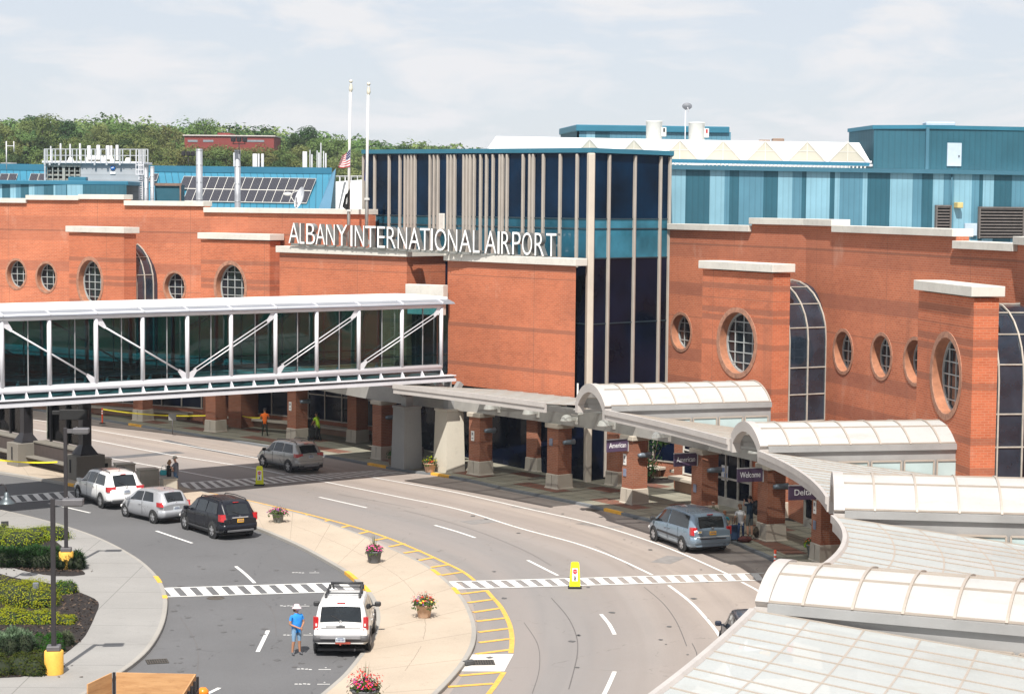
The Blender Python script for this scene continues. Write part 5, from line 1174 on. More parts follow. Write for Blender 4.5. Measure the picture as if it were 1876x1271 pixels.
q = onwall(140, 757, sb2, sb2 + V((1, .2, 0))); mb = MB(); mb.bbox((q.x, q.y - .6, q.z), (1.5, .25, .55), .03, .1); mb.bbox((q.x - .7, q.y - .6, q.z + .1), (.9, .2, .22), .03, .1); mb.build('hanging_signbox', mat_signblack, sh, world=True)
tape([G(-30, 838, .9), G(105, 846, 1.0)], 'yellow caution tape hanging across the shelter benches')

# ------------------------------------------------------------------ shrubs
def shrub(cx, rx, ry, hgt, n, mats, label, style='round', z=.15, s=.06, rz=0, group='shrubs in the mulch beds', name='shrub', mix=0):
    c = G(*cx, z); t = thing(name, label, 'shrub', (c.x, c.y, z), rz, group); random.seed(int(cx[0] * 3 + cx[1]))
    n = int(n * 1.9); s = s * .75; lobes = [(V((random.uniform(-.62, .62) * rx, random.uniform(-.62, .62) * ry, 0)), random.uniform(.3, .5), random.uniform(.72, 1.05)) for k in range(13)]
    mb = MB(); k = 0; cnt = 0
    core = MB()
    for o, r, hh in lobes: core.ball(o + V((0, 0, hgt * .25)), (rx * r * .8, ry * r * .8, hgt * hh * .55), 10)
    while k < n:
        o, r, hh = random.choice(lobes); v = rv().normalized()
        v.z = abs(v.z); q = random.uniform(.82, 1.05); p = o + V((v.x * rx * r, v.y * ry * r, v.z * hgt * hh)) * q; nn = V((v.x / rx, v.y / ry, v.z / hgt)) * rx + rv() * .7
        m = 1 if (mix and random.random() < mix * (1.15 - p.z / hgt)) else 0
        if style == 'spray':
            d = (V((v.x, v.y, .35)) + rv() * .3).normalized(); sd_ = d.cross(V((0, 0, 1))).normalized() * s * .45; mb.face([p - sd_, p + sd_, p + d * s * 3.2], m)
        else: leaf(mb, p, nn, s * random.uniform(.7, 1.3), m)
        k += 1
    mb.build('foliage', mats, t); core.build('branches', M('shrub_interior', (.022, .03, .012), .95, var=.4, scale=5, bump=.5), t)
shrub((30, 990), 2.2, 1.7, .70, 4200, [mat_lfyel, mat_lf], 'yellow-green shrub mass behind the junipers', s=.055, mix=.25)
shrub((50, 1034), 2.0, .9, .75, 3600, [mat_jun, mat_lfdark], 'dark spreading junipers in the upper bed', 'spray', s=.085, mix=.3)
shrub((132, 1040), .55, .5, .72, 900, [mat_jun, mat_lfdark], 'small dark juniper hugging the yellow lamp base', 'spray', s=.08, mix=.3)
shrub((40, 1098), 1.8, 1.65, .86, 6200, [mat_lfyel, mat_lf], 'broad yellow-green shrub mass around the stone marker', s=.05, mix=.3)
shrub((115, 1085), .65, .6, .5, 1400, [mat_lf, mat_lfyel], 'greener shrub at the walk end of the lower bed', s=.05, mix=.4)
shrub((50, 1138), 1.35, .62, .52, 3000, [mat_lfyel, mat_lf], 'low yellow-green row in front of the grey shrub', s=.05, mix=.25)
shrub((118, 1140), .45, .4, .33, 800, [mat_lfyel, mat_lf], 'small yellow-green tuft at the mulch edge', s=.05, mix=.35)
shrub((28, 1192), .85, .75, .75, 2600, [mat_lfgrey, mat_jun], 'grey-green feathery shrub beside the clipped one', 'spray', s=.06, mix=.3)
shrub((88, 1190), .62, .55, .62, 2400, [leafmat('clipped_green_leaf', (.035, .085, .012), .35, 3), mat_lfdark], 'deep green clipped shrub behind the near lamp post', s=.04, mix=.2)
shrub((122, 1180), .3, .3, .42, 500, [mat_lfgrey, mat_jun], 'small grey-green shrub at the mulch edge beside the near lamp post', 'spray', s=.05, mix=.3)
shrub((32, 1230), 1.15, .7, .70, 3400, [leafmat('olive_clipped_leaf', (.06, .085, .018), .35, 3), mat_lfdark], 'dark olive clipped shrub left of the near yellow lamp base', s=.045, mix=.3)
shrub((1505, 950), .4, .4, .35, 260, [mat_lf], 'small leafy plant in the mulch under the Delta sign', s=.07, group='plants at the storefront')
shrub((318, 752), 1.0, .7, .8, 700, [mat_lfdark, mat_lf], 'dark bush by the far wing seen under the bridge', 'spray', s=.12, group='plants at the storefront', mix=.3)
c = G(66, 1108, .15); t = thing('stone_marker', 'upright grey stone marker among the yellow-green shrubs', 'marker', (c.x, c.y, .15), .2); mb = MB(); mb.bbox((0, 0, .42), (.22, .18, .84), .03); mb.build('marker_post', M('slate_grey_stone', (.13, .14, .16), .8, var=.25, scale=5), t); mb = MB(); mb.bbox((.0, 0, .04), (.36, .3, .08), .02); mb.build('marker_foot', mat_stone, t)
c = G(9, 972, .15); t = thing('ground_floodlight', 'small black floodlight on the pavement behind the yellow-green shrubs', 'light', (c.x, c.y, .15), .3); mb = MB(); mb.box((0, 0, .32), (.32, .12, .2), mat=Matrix.Rotation(-.5, 3, 'X')); mb.build('light_housing', mat_rubber, t); mb = MB(); mb.tube([(0, 0, 0), (0, 0, .3)], .025, 6); mb.build('stake', mat_rubber, t)
# tall bush in the arcade
c = G(1190, 884, .15); t = thing('tall_bush', 'tall leafy bush growing between the two American sign piers', 'bush', (c.x, c.y, .15)); random.seed(5)
mb = MB()
for k in range(7):
    a = k * .9; mb.tube([V((0, 0, 0)), V((.25 * math.cos(a), .25 * math.sin(a), 1.0)), V((.7 * math.cos(a), .7 * math.sin(a), 2.1 + .12 * k))], [.035, .025, .01], 5)
mb.build('stems', mat_twig, t); mb = MB()
for k in range(1500):
    v = rv(); cl = random.choice([(0, 0, 1.2, .75), (-.35, .1, 1.9, .6), (.3, -.1, 2.2, .55), (.75, .0, 2.35, .4), (-.2, -.1, .7, .6), (.9, -.2, 2.6, .3), (.1, .1, 2.75, .35)]); leaf(mb, V(cl[:3]) + v * cl[3], v + V((0, -.3, .4)), random.uniform(.05, .1), 1 if cl[0] > .5 and random.random() < .6 else 0)
mb.build('foliage', [mat_lfdark, mat_lf], t)

# ------------------------------------------------------------------ truck with plywood sides at the bottom edge
k = N('plywood'); p = k.obj(); n1 = k.noise(1.2, 5, p, .6, (.6, 1, 7)); n2 = k.noise(3, 6, p, .7, (1, 1, 4)); cc = k.ramp(n1, [(.3, (.42, .22, .095)), (.7, (.58, .34, .16))]); cc = k.mix(k.rng(n2, .52, .7, 0, .5), cc, (.30, .14, .055)); mat_ply = k.set(cc, .75, 0, .3)
ZB_ = 2.35; A = G(213, 1231, ZB_); t = thing('plywood_sided_truck', 'parked work truck with bare plywood bed sides at the bottom edge', 'truck', (A.x, A.y, 0), 0)
B = G(358, 1234, ZB_); C_ = G(160, 1254, ZB_ - .12); D = G(306, 1262, ZB_)
bed = 1.0
def sheet(a, b, z0, z1a, z1b, nm):
    a = V((a.x, a.y, 0)); b = V((b.x, b.y, 0)); tt = (b - a).normalized(); nn = V((-tt.y, tt.x, 0)) * .02; mb = MB()
    q = [a + V((0, 0, z0)), b + V((0, 0, z0)), b + V((0, 0, z1b)), a + V((0, 0, z1a))]
    mb.face([x - nn for x in q]); mb.face([x + nn for x in q][::-1])
    for x, y in zip(q, q[1:] + q[:1]): mb.face([x - nn, x + nn, y + nn, y - nn])
    mb.build(nm, mat_ply, t, world=True)
Ar = V((A.x, A.y, 0)); Br = V((B.x, B.y, 0)); back = V((.05, -4.2, 0))
sheet(A, B, bed, ZB_, ZB_, 'bed_side'); sheet(Br, Br + back, bed, ZB_, ZB_, 'bed_side'); sheet(Ar - V((.12, .05, 0)), V((C_.x, C_.y, 0)), bed, ZB_, ZB_ - .1, 'bed_side')
mb = MB()
for k_ in range(8): q = Br + back * (k_ / 8) + V((.06, 0, 0)); mb.box((q.x, q.y, 1.6), (.06, .08, 1.35))
for z in (1.2, 1.9): mb.beam(Br + V((.06, 0, z)), Br + back + V((.06, 0, z)), .05, .09)
q = (Ar - V((.06, .0, 0))); mb.box((q.x, q.y, 1.6), (.07, .07, 1.5)); mb.build('stake_frame', mat_dsteel, t, world=True)
mb = MB(); c = (Ar + Br) / 2 + V((0, -2.1, 0)); mb.bbox((c.x, c.y, .95), (2.1, 4.4, .14), .02); mb.build('truck_bed', mat_dsteel, t, world=True)
for sx in (-.85, .85):
    for dy in (-3.2, -.4): mb = MB(); mb.lathe([(.001, -.13), (.28, -.13), (.42, -.1), (.42, .1), (.28, .13), (.001, .13)], (c.x + sx, c.y + 2.1 + dy, .42), 20, axis='X'); mb.build('wheel', mat_rubber, t, world=True)
mb = MB(); mb.bbox((c.x, c.y - 3.1, 1.35), (2.0, 1.6, 1.7), .2); mb.build('cab', M('white_truck_cab', (.7, .7, .68), .4, coat=.5), t, world=True)
c = G(372, 1272, 1.6); mb = MB(); mb.lathe([(.001, 0), (.16, 0), (.15, .12), (.08, .2), (.001, .2)], (c.x, c.y, 0), 14); mb.bbox((c.x - .25, c.y, -.04), (.7, .12, .08), .01); o = mb.build('beacon', M('orange_beacon', (.8, .25, .02), .3), t, world=False); o.location = V((0, 0, c.z)) - t.location.copy() + V((0, 0, 0)); 
# ------------------------------------------------------------------ vehicles, built facing +x
def paint(name, col, metal=.0, rough=.28, coat=.6):
    return M(name, col, rough, metal, var=.05, scale=1.2, coat=coat, spec=.5 if coat > .4 else .25)
mat_cglass = M('tinted_car_glass', (.012, .015, .017), .04, var=.4, scale=1.5, spec=.6); mat_tyre = M('tyre_rubber', (.018, .018, .018), .85, var=.2); mat_rim = M('alloy_rim', (.50, .50, .51), .3, .7, var=.1); mat_trim = M('black_car_trim', (.03, .03, .032), .55); mat_tail = M('red_tail_lamp', (.42, .012, .015), .15, coat=.8); mat_clear = M('clear_lamp', (.7, .68, .66), .15, coat=.8); mat_chrome = M('chrome_strip', (.62, .62, .62), .15, .9); mat_platey = M('orange_plate', (.75, .40, .03), .5); mat_platew = M('pale_plate', (.55, .60, .62), .5); mat_ink = M('plate_ink', (.04, .05, .15), .6)
def lerp_tab(tab, x):
    if x <= tab[0][0]: return tab[0][1]
    for (a, b), (c, d) in zip(tab[:-1], tab[1:]):
        if x <= c: return b + (d - b) * (x - a) / (c - a)
    return tab[-1][1]
def car(name, label, S):
    t = thing(name, label, S.get('cat', 'car')); L, W = S['L'], S['W'] / 2
    top, belt, wid, tw, bot = S['top'], S['belt'], S['wid'], S['tw'], S['bot']
    xs = sorted(set([round(-L / 2 + L * k / 44, 4) for k in range(45)] + [x for x, _ in top] + [x for x, _ in wid]))
    sm = lambda tab, x: sum(lerp_tab(tab, x + d) for d in (-.05, 0, .05)) / 3
    zt = lambda x: sm(top, x); zb = lambda x: min(sm(belt, x), zt(x) - .04); w = lambda x: W * sm(wid, x)
    z0 = lambda x: sm(bot, x)
    wt = lambda x: w(x) * (lerp_tab(tw, x))
    def half(x):
        a = w(x); z_0, z_b, z_t = z0(x), zb(x), zt(x); rd = min(.07, (z_t - z_b) * .5)
        return [(0, z_0), (a * .86, z_0), (a * .97, z_0 + .08), (a, z_0 + (z_b - z_0) * .45), (a * 1.0, z_0 + (z_b - z_0) * .62), (a * .985, z_b - .03), (a * .97, z_b), (wt(x), z_t - rd), (wt(x) - rd * .5, z_t - rd * .35), (wt(x) * .84, z_t), (wt(x) * .45, z_t + S.get('crown', .03) * .8), (0, z_t + S.get('crown', .03))]
    mb = MB(); P = []
    for x in xs:
        h = half(x); P.append([V((x, -y, z)) for y, z in h] + [V((x, y, z)) for y, z in h[-2:0:-1]])
    mb.grid(P, 0, True, closed=True); mb.face(P[0][::-1], 0); mb.face(P[-1], 0)
    body = mb.build('body', S['paint'], t)
    # lower skirt in trim colour
    if S.get('skirt', 0):
        mb = MB(); hz = S['skirt']; Q = []
        for x in xs:
            a = w(x) + .008; z_ = z0(x) - .01; Q.append([V((x, s * y, z)) for s, y, z in ((-1, a * .8, z_), (-1, a, z_ + .03), (-1, a + .004, z_ + hz), (-1, a * .9, z_ + hz + .01))]); 
        mb.grid(Q, sm=True); mb.grid([[V((p.x, -p.y, p.z)) for p in r] for r in Q], sm=True); mb.build('skirt', mat_trim, t)
    # side windows on the surface between belt and roof
    def side(x, q, s, d=.012):
        a0, b0 = w(x) * .97, zb(x); rd = min(.07, (zt(x) - b0) * .5); a1, b1 = wt(x), zt(x) - rd
        nn = V((0, b1 - b0, a0 - a1)).normalized(); return V((x, s * (a0 + (a1 - a0) * q + nn.y * d), b0 + (b1 - b0) * q + nn.z * d))
    for s in (-1, 1):
        for xa, xb, xa1, xb1 in S['win']:
            mb = MB(); mb.grid([[side(xa + (xb - xa) * i / 6 + ((xa1 - xa) * (1 - i / 6) + (xb1 - xb) * i / 6) * j / 4, .07 + .86 * j / 4, s) for j in range(5)] for i in range(7)], sm=True); mb.build('side_window', mat_cglass, t)
    def deck(x, y, d=.012):
        a = wt(x) * .86; z = zt(x) + S.get('crown', .03) * (1 - abs(y) / a); e = .02; sl = (zt(x + e) - zt(x - e)) / (2 * e); nn = V((-sl, 0, 1)).normalized(); return V((x, y, z)) + nn * d
    for nm, (xa, xb, f0, f1) in (('rear_window', S['rear']), ('windshield', S['front'])):
        mb = MB(); mb.grid([[deck(xa + (xb - xa) * i / 6, wt(xa + (xb - xa) * i / 6) * .85 * (f0 + (f1 - f0) * i / 6) * (-1 + 2 * j / 8)) for j in range(9)] for i in range(7)], sm=True); rw = mb.build(nm, mat_cglass, t)
        if nm == 'rear_window' and S.get('wiper', True):
            mb = MB(); xm = xa + (xb - xa) * .06; x2 = xa + (xb - xa) * .4; mb.beam(deck(xm, 0, .03), deck(x2, .32, .03), .02, .02); mb.build('wiper', mat_trim, rw)
    # wheels
    rw_, tyw = S['R'], .22
    for x in S['axles']:
        for s in (-1, 1):
            y = s * (w(x) - .085); prof = [(rw_ * .62, -tyw / 2), (rw_ * .93, -tyw / 2), (rw_, -tyw / 2 + .03), (rw_, tyw / 2 - .03), (rw_ * .93, tyw / 2), (rw_ * .62, tyw / 2)]
            mb = MB(); mb.lathe(prof, (x, y, rw_), 26, axis='Y'); wh = mb.build('wheel', mat_tyre, t)
            mb = MB(); o = s * (tyw / 2 - .02); mb.lathe([(rw_ * .56, o), (rw_ * .66, o + s * .012), (rw_ * .66, o - s * .02)], (x, y, rw_), 24, axis='Y'); c = V((x, y + o, rw_))
            for k in range(5):
                a = k * 2 * PI / 5 + .3; d = V((math.cos(a), 0, math.sin(a))); mb.beam(c, c + d * rw_ * .6, .1 * rw_ / .34, .03, up=(0, 1, 0))
            mb.lathe([(.001, o + s * .03), (.055, o + s * .03), (.07, o)], (x, y, rw_), 12, axis='Y'); mb.build('rim', mat_rim, wh)
            mb = MB(); ya = s * (w(x) + .006); mb.lathe([(rw_ * .3, 0), (rw_ * 1.0, 0), (rw_ * 1.17, 0), (rw_ * 1.17, -s * .05)], (x, ya - s * .004, rw_ * 1.03), 26, axis='Y', sm=False); mb.build('wheel_arch', mat_trim, t)
            if S.get('flare'):
                mb = MB(); F_ = S['flare']; P2 = [[V((x + r * rw_ * math.cos(a), ya + s * o2, rw_ * 1.03 + r * rw_ * math.sin(a))) for r, o2 in ((1.1, -.03), (1.12, .028), (1.28, .026), (1.34, -.03))] for a in [PI * k / 14 for k in range(15)]]; mb.grid(P2, sm=True); mb.build('wheel_flare', S['paint'] if F_ == 'body' else F_, t)
    xr = -L / 2
    def strip(nm, x, z, wd, h, d, mt, par=t, y=0): mb = MB(); mb.bbox((x, y, z), (d, wd, h), min(.02, h * .3)); return mb.build(nm, mt, par)
    # bumper, lamps, plate, handle
    b = MB(); bz, bh = S['bump']; e0 = wid[0][1]; P2 = [[V((xr + max(0, abs(u) - e0) * 1.5 - d, u * W * .995, z)) for d, z in ((-.05, bz - bh / 2), (.035, bz - bh / 2 + .03), (.055, bz), (.045, bz + bh / 2 - .03), (-.06, bz + bh / 2))] for u in [-1 + k / 12 for k in range(25)]]
    b.grid(P2, sm=True); b.build('rear_bumper', S.get('bumpmat', S['paint']), t)
    for nm, z, wd, h, d, mt in S.get('trim', ()): strip(nm, xr - .04 + (.0 if z < .95 else S.get('trimin', .05)), z, wd, h, d, mt)
    for s in (-1, 1):
        lz, lh, lw, ll, lx = S['tail']; mb = MB(); y1 = W * S.get('taily', .97); y0 = y1 - lw
        P3 = [[V((lx + ll, s * (y1 + .012), z)), V((lx + .06, s * (y1 + .012), z)), V((lx - .012 + S.get('tlean', 0) * (z - lz), s * (y1 - .05), z)), V((lx - .02 + S.get('tlean', 0) * (z - lz), s * y0, z)), V((lx + .1, s * y0, z))] for z in (lz - lh / 2, lz - lh / 4, lz + lh / 4, lz + lh / 2)]
        mb.grid(P3); mb.face(P3[0]); mb.face(P3[-1]); tl = mb.build('tail_lamp', mat_tail, t)
        if S.get('tclear'): mb = MB(); mb.box((lx - .022, s * (y0 + lw * .4), lz - lh * .1), (.02, lw * .35, lh * .22)); mb.build('reversing_lamp', mat_clear, tl)
        xm, zm = S['mirror']; mb = MB(); mb.bbox((xm, s * (w(xm) + .13), zm), (.14, .22, .17), .04); mb.box((xm + .02, s * (w(xm) + .0), zm - .05), (.06, .14, .05)); mb.build('mirror', S.get('mirmat', S['paint']), t)
        for x in S['handles']:
            mb = MB(); mb.bbox((x, s * (w(x) + .012), zb(x) - .14), (.2, .04, .035), .01); mb.build('door_handle', S.get('handmat', S['paint']), t)
        mb = MB()
        for x in S['gaps']:
            pts = [V((x, s * (w(x) * f + .003), z)) for f, z in ((.985, z0(x) + .12), (1.0, z0(x) + (zb(x) - z0(x)) * .5), (.99, zb(x)))]
            for a, c in zip(pts[:-1], pts[1:]): mb.beam(a, c, .012, .008)
        mb.build('door_gap', mat_trim, t)
        mb = MB(); hx = L / 2 - .22; mb.bbox((hx, s * w(hx) * .82, zb(hx) - .14), (.3, .32, .16), .05); mb.build('headlight', mat_clear, t)
        if S.get('rails'):
            x0, x1, mt = S['rails']; mb = MB(); f = lambda x, dz: V((x, s * wt(x) * .82, zt(x) + dz)); mb.tube([f(x0, .0), f(x0 + .12, .07), f((x0 + x1) / 2, .08), f(x1 - .12, .07), f(x1, .0)], .022, 8); mb.build('roof_rail', mt, t)
    pz, pm = S['plate']; px_ = xr - .035 + S.get('platex', 0); mb = MB(); mb.bbox((px_, 0, pz), (.03, .32, .16), .01); p = mb.build('number_plate', pm, t)
    mb = MB()
    for k in range(6): mb.box((px_ - .017, -.115 + k * .046, pz - .005), (.004, .026, .07))
    mb.box((px_ - .017, 0, pz + .06), (.004, .2, .018)); mb.build('plate_marks', mat_ink, p)
    mb = MB(); bz_ = S.get('badge', 1.0); bx = S.get('badgex', xr + .0)
    mb.lathe([(.05, -.01), (.062, -.02), (.045, -.015)], (bx, 0, bz_), 14, axis='X'); mb.beam((bx - .02, -.075, bz_), (bx - .02, .075, bz_), .02, .02); mb.build('badge', mat_chrome, t)
    strip('high_brake_lamp', S.get('hbx', xr + .3), S.get('hbz', 1.6), .28, .035, .05, mat_tail)
    if S.get('antenna'): x, l = S['antenna']; mb = MB(); mb.tube([(x, 0, zt(x)), (x - l * .5, 0, zt(x) + l)], .008, 5); mb.lathe([(.03, -.02), (.02, .04)], (x, 0, zt(x) + .02), 8); mb.build('antenna', mat_trim, t)
    mb = MB(); mb.box((-.1, 0, .22), (L * .82, W * 1.7, .08)); mb.tube([(xr + .6, -W * .5, .26), (xr - .02, -W * .5, .27)], .03, 8); mb.build('underbody', mat_trim, t)
    return t
def place(t, rl, fl_, W, xr_, R_=.34):
    "rl, fl_: photo pixels where the rear left and front left tyres touch the road"
    a, b = G(*rl, .01), G(*fl_, .01); d = (b - a); d.z = 0; d.normalize(); n = V((d.y, -d.x, 0))
    c = a + d * (-xr_) + n * (W / 2 - .12); t.location = (c.x, c.y, .012); t.rotation_euler = (0, 0, math.atan2(d.y, d.x))
def suv(L, H, hood=1.02, belt=1.02, rake=.0, roofx=(-.42, .08), nose=.8, tailb=.98):
    h = L / 2
    return dict(top=[(-h, tailb - .06), (-h + .06, tailb), (-h + .10, tailb + .06), (-h + .42 + rake, H - .10), (-h + .60 + rake, H - .03), (-.3, H), (.35, H - .05), (.62, H - .12), (1.28, hood + .03), (1.6, hood), (h - .35, hood - .1), (h - .1, nose), (h, nose - .15)], belt=[(-h, belt + .04), (0, belt), (h - .9, belt - .06), (h, nose - .2)], wid=[(-h, .84), (-h + .15, .94), (-h + .5, 1), (h - .9, 1), (h - .3, .92), (h, .74)], tw=[(-h, .80), (-h + .5, .76), (.6, .76), (1.3, .84), (h, .84)], bot=[(-h, .38), (-h + .4, .28), (h - .5, .26), (h, .34)])
pw = paint('white_car_paint', (.80, .80, .79)); psil = paint('silver_car_paint', (.42, .43, .45), .35); pblk = paint('black_car_paint', (.008, .009, .014), coat=.25); pchamp = paint('champagne_car_paint', (.43, .42, .395), .35); pblue = paint('steel_blue_car_paint', (.21, .28, .35), .35); pnavy = paint('dark_navy_car_paint', (.015, .022, .04))
mat_bgrey = M('grey_plastic_bumper', (.085, .085, .09), .6); mat_bsil = M('silver_bumper_insert', (.26, .26, .27), .45, .2)
S = suv(5.0, 1.74, 1.10, 1.08, .12); S.update(L=5.0, W=1.95, paint=pw, win=[(-1.95, -.75, -1.72, -.80), (-.70, .28, -.70, .20), (.36, 1.22, .30, .70)], rear=(-2.36, -1.98, .92, .86), front=(1.24, .66, .95, .92), R=.36, axles=(-1.5, 1.52), bump=(.56, .30), skirt=.15, tail=(1.0, .24, .42, .25, -2.42), tclear=True, mirror=(1.05, 1.12), handles=(-.55, .45), gaps=(-1.0, .32, 1.25), rails=(-1.9, .4, mat_trim), plate=(.88, mat_platew), badge=1.1, hbx=-2.02, hbz=1.66, antenna=(-1.5, .2), handmat=mat_chrome, tlean=.3, trim=[('bumper_step', .40, 1.5, .14, .1, mat_trim)], badgex=-2.46)
t = car('white_crossover', 'white crossover car parked by the beige cabinets', S); place(t, (188, 930), (142, 913.5), 1.95, -1.5)
mb = MB()
for k in range(6): mb.box((-.1 + random.uniform(-.5, .6), random.uniform(-.45, .45), 1.795), (random.uniform(.15, .4), random.uniform(.1, .25), .02), random.uniform(0, 3))
pass
h = 1.95; S = dict(top=[(-h, .86), (-h + .05, .98), (-h + .36, 1.40), (-h + .55, 1.47), (-.35, 1.51), (.25, 1.46), (.45, 1.40), (1.15, 1.02), (1.35, .98), (h - .25, .82), (h - .05, .66), (h, .5)], belt=[(-h, 1.0), (0, .93), (h - .8, .88), (h, .5)], wid=[(-h, .80), (-h + .2, .93), (-h + .6, 1), (h - .8, 1), (h - .2, .84), (h, .66)], tw=[(-h, .78), (-h + .5, .74), (.5, .76), (1.2, .84), (h, .8)], bot=[(-h, .34), (-h + .4, .22), (h - .5, .2), (h, .28)],
    L=3.9, W=1.70, paint=psil, win=[(-1.25, -.30, -1.0, -.30), (-.22, .95, -.22, .42)], rear=(-1.87, -1.56, .92, .86), front=(1.10, .48, .95, .9), R=.30, axles=(-1.24, 1.26), bump=(.50, .34), tail=(.92, .20, .2, .34, -1.88), mirror=(.78, .98), handles=(-.1,), gaps=(-.28, .98), plate=(.72, mat_platew), badge=.95, hbx=-1.50, hbz=1.44, antenna=(-.9, .28), tlean=.5, platex=.02, badgex=-1.9, trimin=.05)
t = car('silver_hatchback', 'small silver hatchback between the white crossover and the black one', S); place(t, (283.8, 958), (237, 947), 1.70, -1.24)
S = suv(4.75, 1.70, 1.08, 1.06, .1); S.update(L=4.75, W=1.86, paint=pblk, win=[(-1.82, -.72, -1.62, -.76), (-.66, .30, -.66, .22), (.38, 1.2, .32, .68)], rear=(-2.24, -1.92, .9, .86), front=(1.22, .66, .95, .92), R=.36, axles=(-1.42, 1.44), bump=(.56, .32), skirt=.12, tail=(1.0, .30, .22, .28, -2.30), mirror=(1.02, 1.1), handles=(-.52, .46), gaps=(-.95, .34, 1.22), rails=(-1.8, .4, pblk), plate=(.86, mat_platey), badge=1.02, hbx=-1.9, hbz=1.62, handmat=mat_trim, trim=[('chrome_grip', 1.0, .8, .06, .06, mat_chrome), ('bumper_step', .42, 1.3, .1, .1, mat_bgrey)], tlean=.3, badgex=-2.33)
t = car('black_crossover', 'black crossover car with an orange number plate, parked against the island', S); place(t, (392.7, 985.5), (353, 972.5), 1.86, -1.42)
S = suv(4.52, 1.68, 1.06, 1.04, .12); S.update(L=4.52, W=1.84, paint=pchamp, win=[(-1.75, -.70, -1.5, -.74), (-.64, .28, -.64, .20), (.36, 1.16, .30, .66)], rear=(-2.12, -1.80, .92, .86), front=(1.2, .66, .95, .92), R=.345, axles=(-1.34, 1.36), bump=(.58, .30), skirt=.14, tail=(1.0, .20, .42, .3, -2.19), mirror=(1.0, 1.08), handles=(-.5, .44), gaps=(-.92, .32, 1.18), rails=(-1.7, .4, mat_trim), plate=(.92, mat_platew), badge=1.06, hbx=-1.78, hbz=1.6, antenna=(-1.3, .12), mirmat=mat_trim, trim=[('bumper_insert', .44, 1.0, .12, .1, mat_bsil), ('bumper_step', .36, 1.5, .16, .06, mat_trim)], tlean=.3, badgex=-2.24)
t = car('champagne_crossover', 'champagne silver crossover car stopped on the far side of the shaded crossing', S); place(t, (531, 865), (485.7, 855.5), 1.84, -1.34)
h = 2.42; S = dict(top=[(-h, .98), (-h + .06, 1.06), (-h + .30, 1.62), (-h + .42, 1.70), (-.4, 1.76), (.5, 1.70), (.78, 1.62), (1.62, 1.06), (1.85, 1.0), (h - .2, .84), (h - .05, .7), (h, .55)], belt=[(-h, 1.06), (0, 1.0), (h - .8, .92), (h, .55)], wid=[(-h, .86), (-h + .15, .95), (-h + .5, 1), (h - .9, 1), (h - .25, .88), (h, .7)], tw=[(-h, .84), (-h + .5, .78), (.7, .76), (1.6, .84), (h, .8)], bot=[(-h, .34), (-h + .4, .24), (h - .5, .22), (h, .3)],
    L=4.84, W=1.98, paint=pblue, win=[(-1.95, .02, -1.8, -.02), (.10, 1.45, .10, .86)], rear=(-2.34, -2.13, .93, .88), front=(1.6, .84, .95, .92), R=.325, axles=(-1.42, 1.46), bump=(.60, .34), skirt=.0, tail=(1.0, .34, .26, .22, -2.36), mirror=(1.3, 1.06), handles=(-.12, .24), gaps=(.06, 1.5, -1.0), plate=(.92, mat_platey), badge=1.12, hbx=-2.14, hbz=1.68, mirmat=mat_trim, trim=[('bumper_step', .76, 1.6, .05, .06, M('bumper_sill', (.45, .48, .5), .5)), ('bumper_slot', .68, 1.3, .05, .05, mat_trim)], tlean=.2, badgex=-2.4, crown=.035)
t = car('blue_minivan', 'steel blue minivan with an orange number plate stopped at the terminal kerb', S); place(t, (1253, 1009.5), (1211.8, 994), 1.98, -1.42)
mb = MB()
for s in (-1, 1): mb.bbox((-.2, s * .995, .58), (2.6, .03, .09), .01)
mb.build('rubbing_strip', mat_trim, t); mb = MB(); mb.box((-2.445, .62, .98), (.01, .2, .1)); mb.box((-2.452, .62, .98), (.006, .12, .05), m=1); mb.build('bumper_sticker', [f_white, f_yel], t)
h = 2.27; S = dict(top=[(-h, 1.0), (-h + .05, 1.10), (-h + .08, 1.14), (-h + .22, 1.72), (-h + .32, 1.80), (-.9, 1.83), (-.8, 1.79), (.35, 1.76), (.6, 1.68), (1.12, 1.16), (1.4, 1.12), (h - .15, 1.0), (h - .03, .85), (h, .7)], belt=[(-h, 1.10), (0, 1.08), (h - .8, 1.02), (h, .7)], wid=[(-h, .92), (-h + .1, .97), (-h + .4, 1), (h - .7, 1), (h - .2, .93), (h, .82)], tw=[(-h, .88), (-h + .4, .79), (.5, .78), (1.1, .86), (h, .86)], bot=[(-h, .50), (-h + .3, .4), (h - .4, .38), (h, .45)],
    L=4.54, W=1.85, paint=pw, win=[(-1.85, -.80, -1.75, -.84), (-.72, .16, -.72, .14), (.24, 1.05, .22, .58)], rear=(-2.188, -2.045, 1.06, 1.0), front=(1.10, .62, .95, .92), R=.385, axles=(-1.32, 1.38), bump=(.66, .26), bumpmat=mat_bgrey, skirt=.0, tail=(1.16, .42, .16, .16, -2.23), tclear=True, mirror=(.92, 1.18), handles=(-.5, .4), gaps=(-.75, .2, 1.1), plate=(.64, mat_platew), platex=-.055, badge=1.22, hbx=-2.02, hbz=1.80, mirmat=mat_trim, flare=mat_bgrey, trim=[('bumper_step', .72, 1.34, .14, .12, mat_bsil), ('tailgate_lip', 1.02, 1.3, .03, .03, M('tailgate_shade', (.5, .5, .5), .5)), ('tailgate_handle', 1.06, .30, .07, .05, mat_trim)], tlean=.12, badgex=-2.29, trimin=.03, antenna=(1.0, .0))
t = car('white_suv', 'boxy white SUV with a black roof rack, next to the woman in blue', S); place(t, (583.5, 1193.5), (603, 1141), 1.85, -1.32)
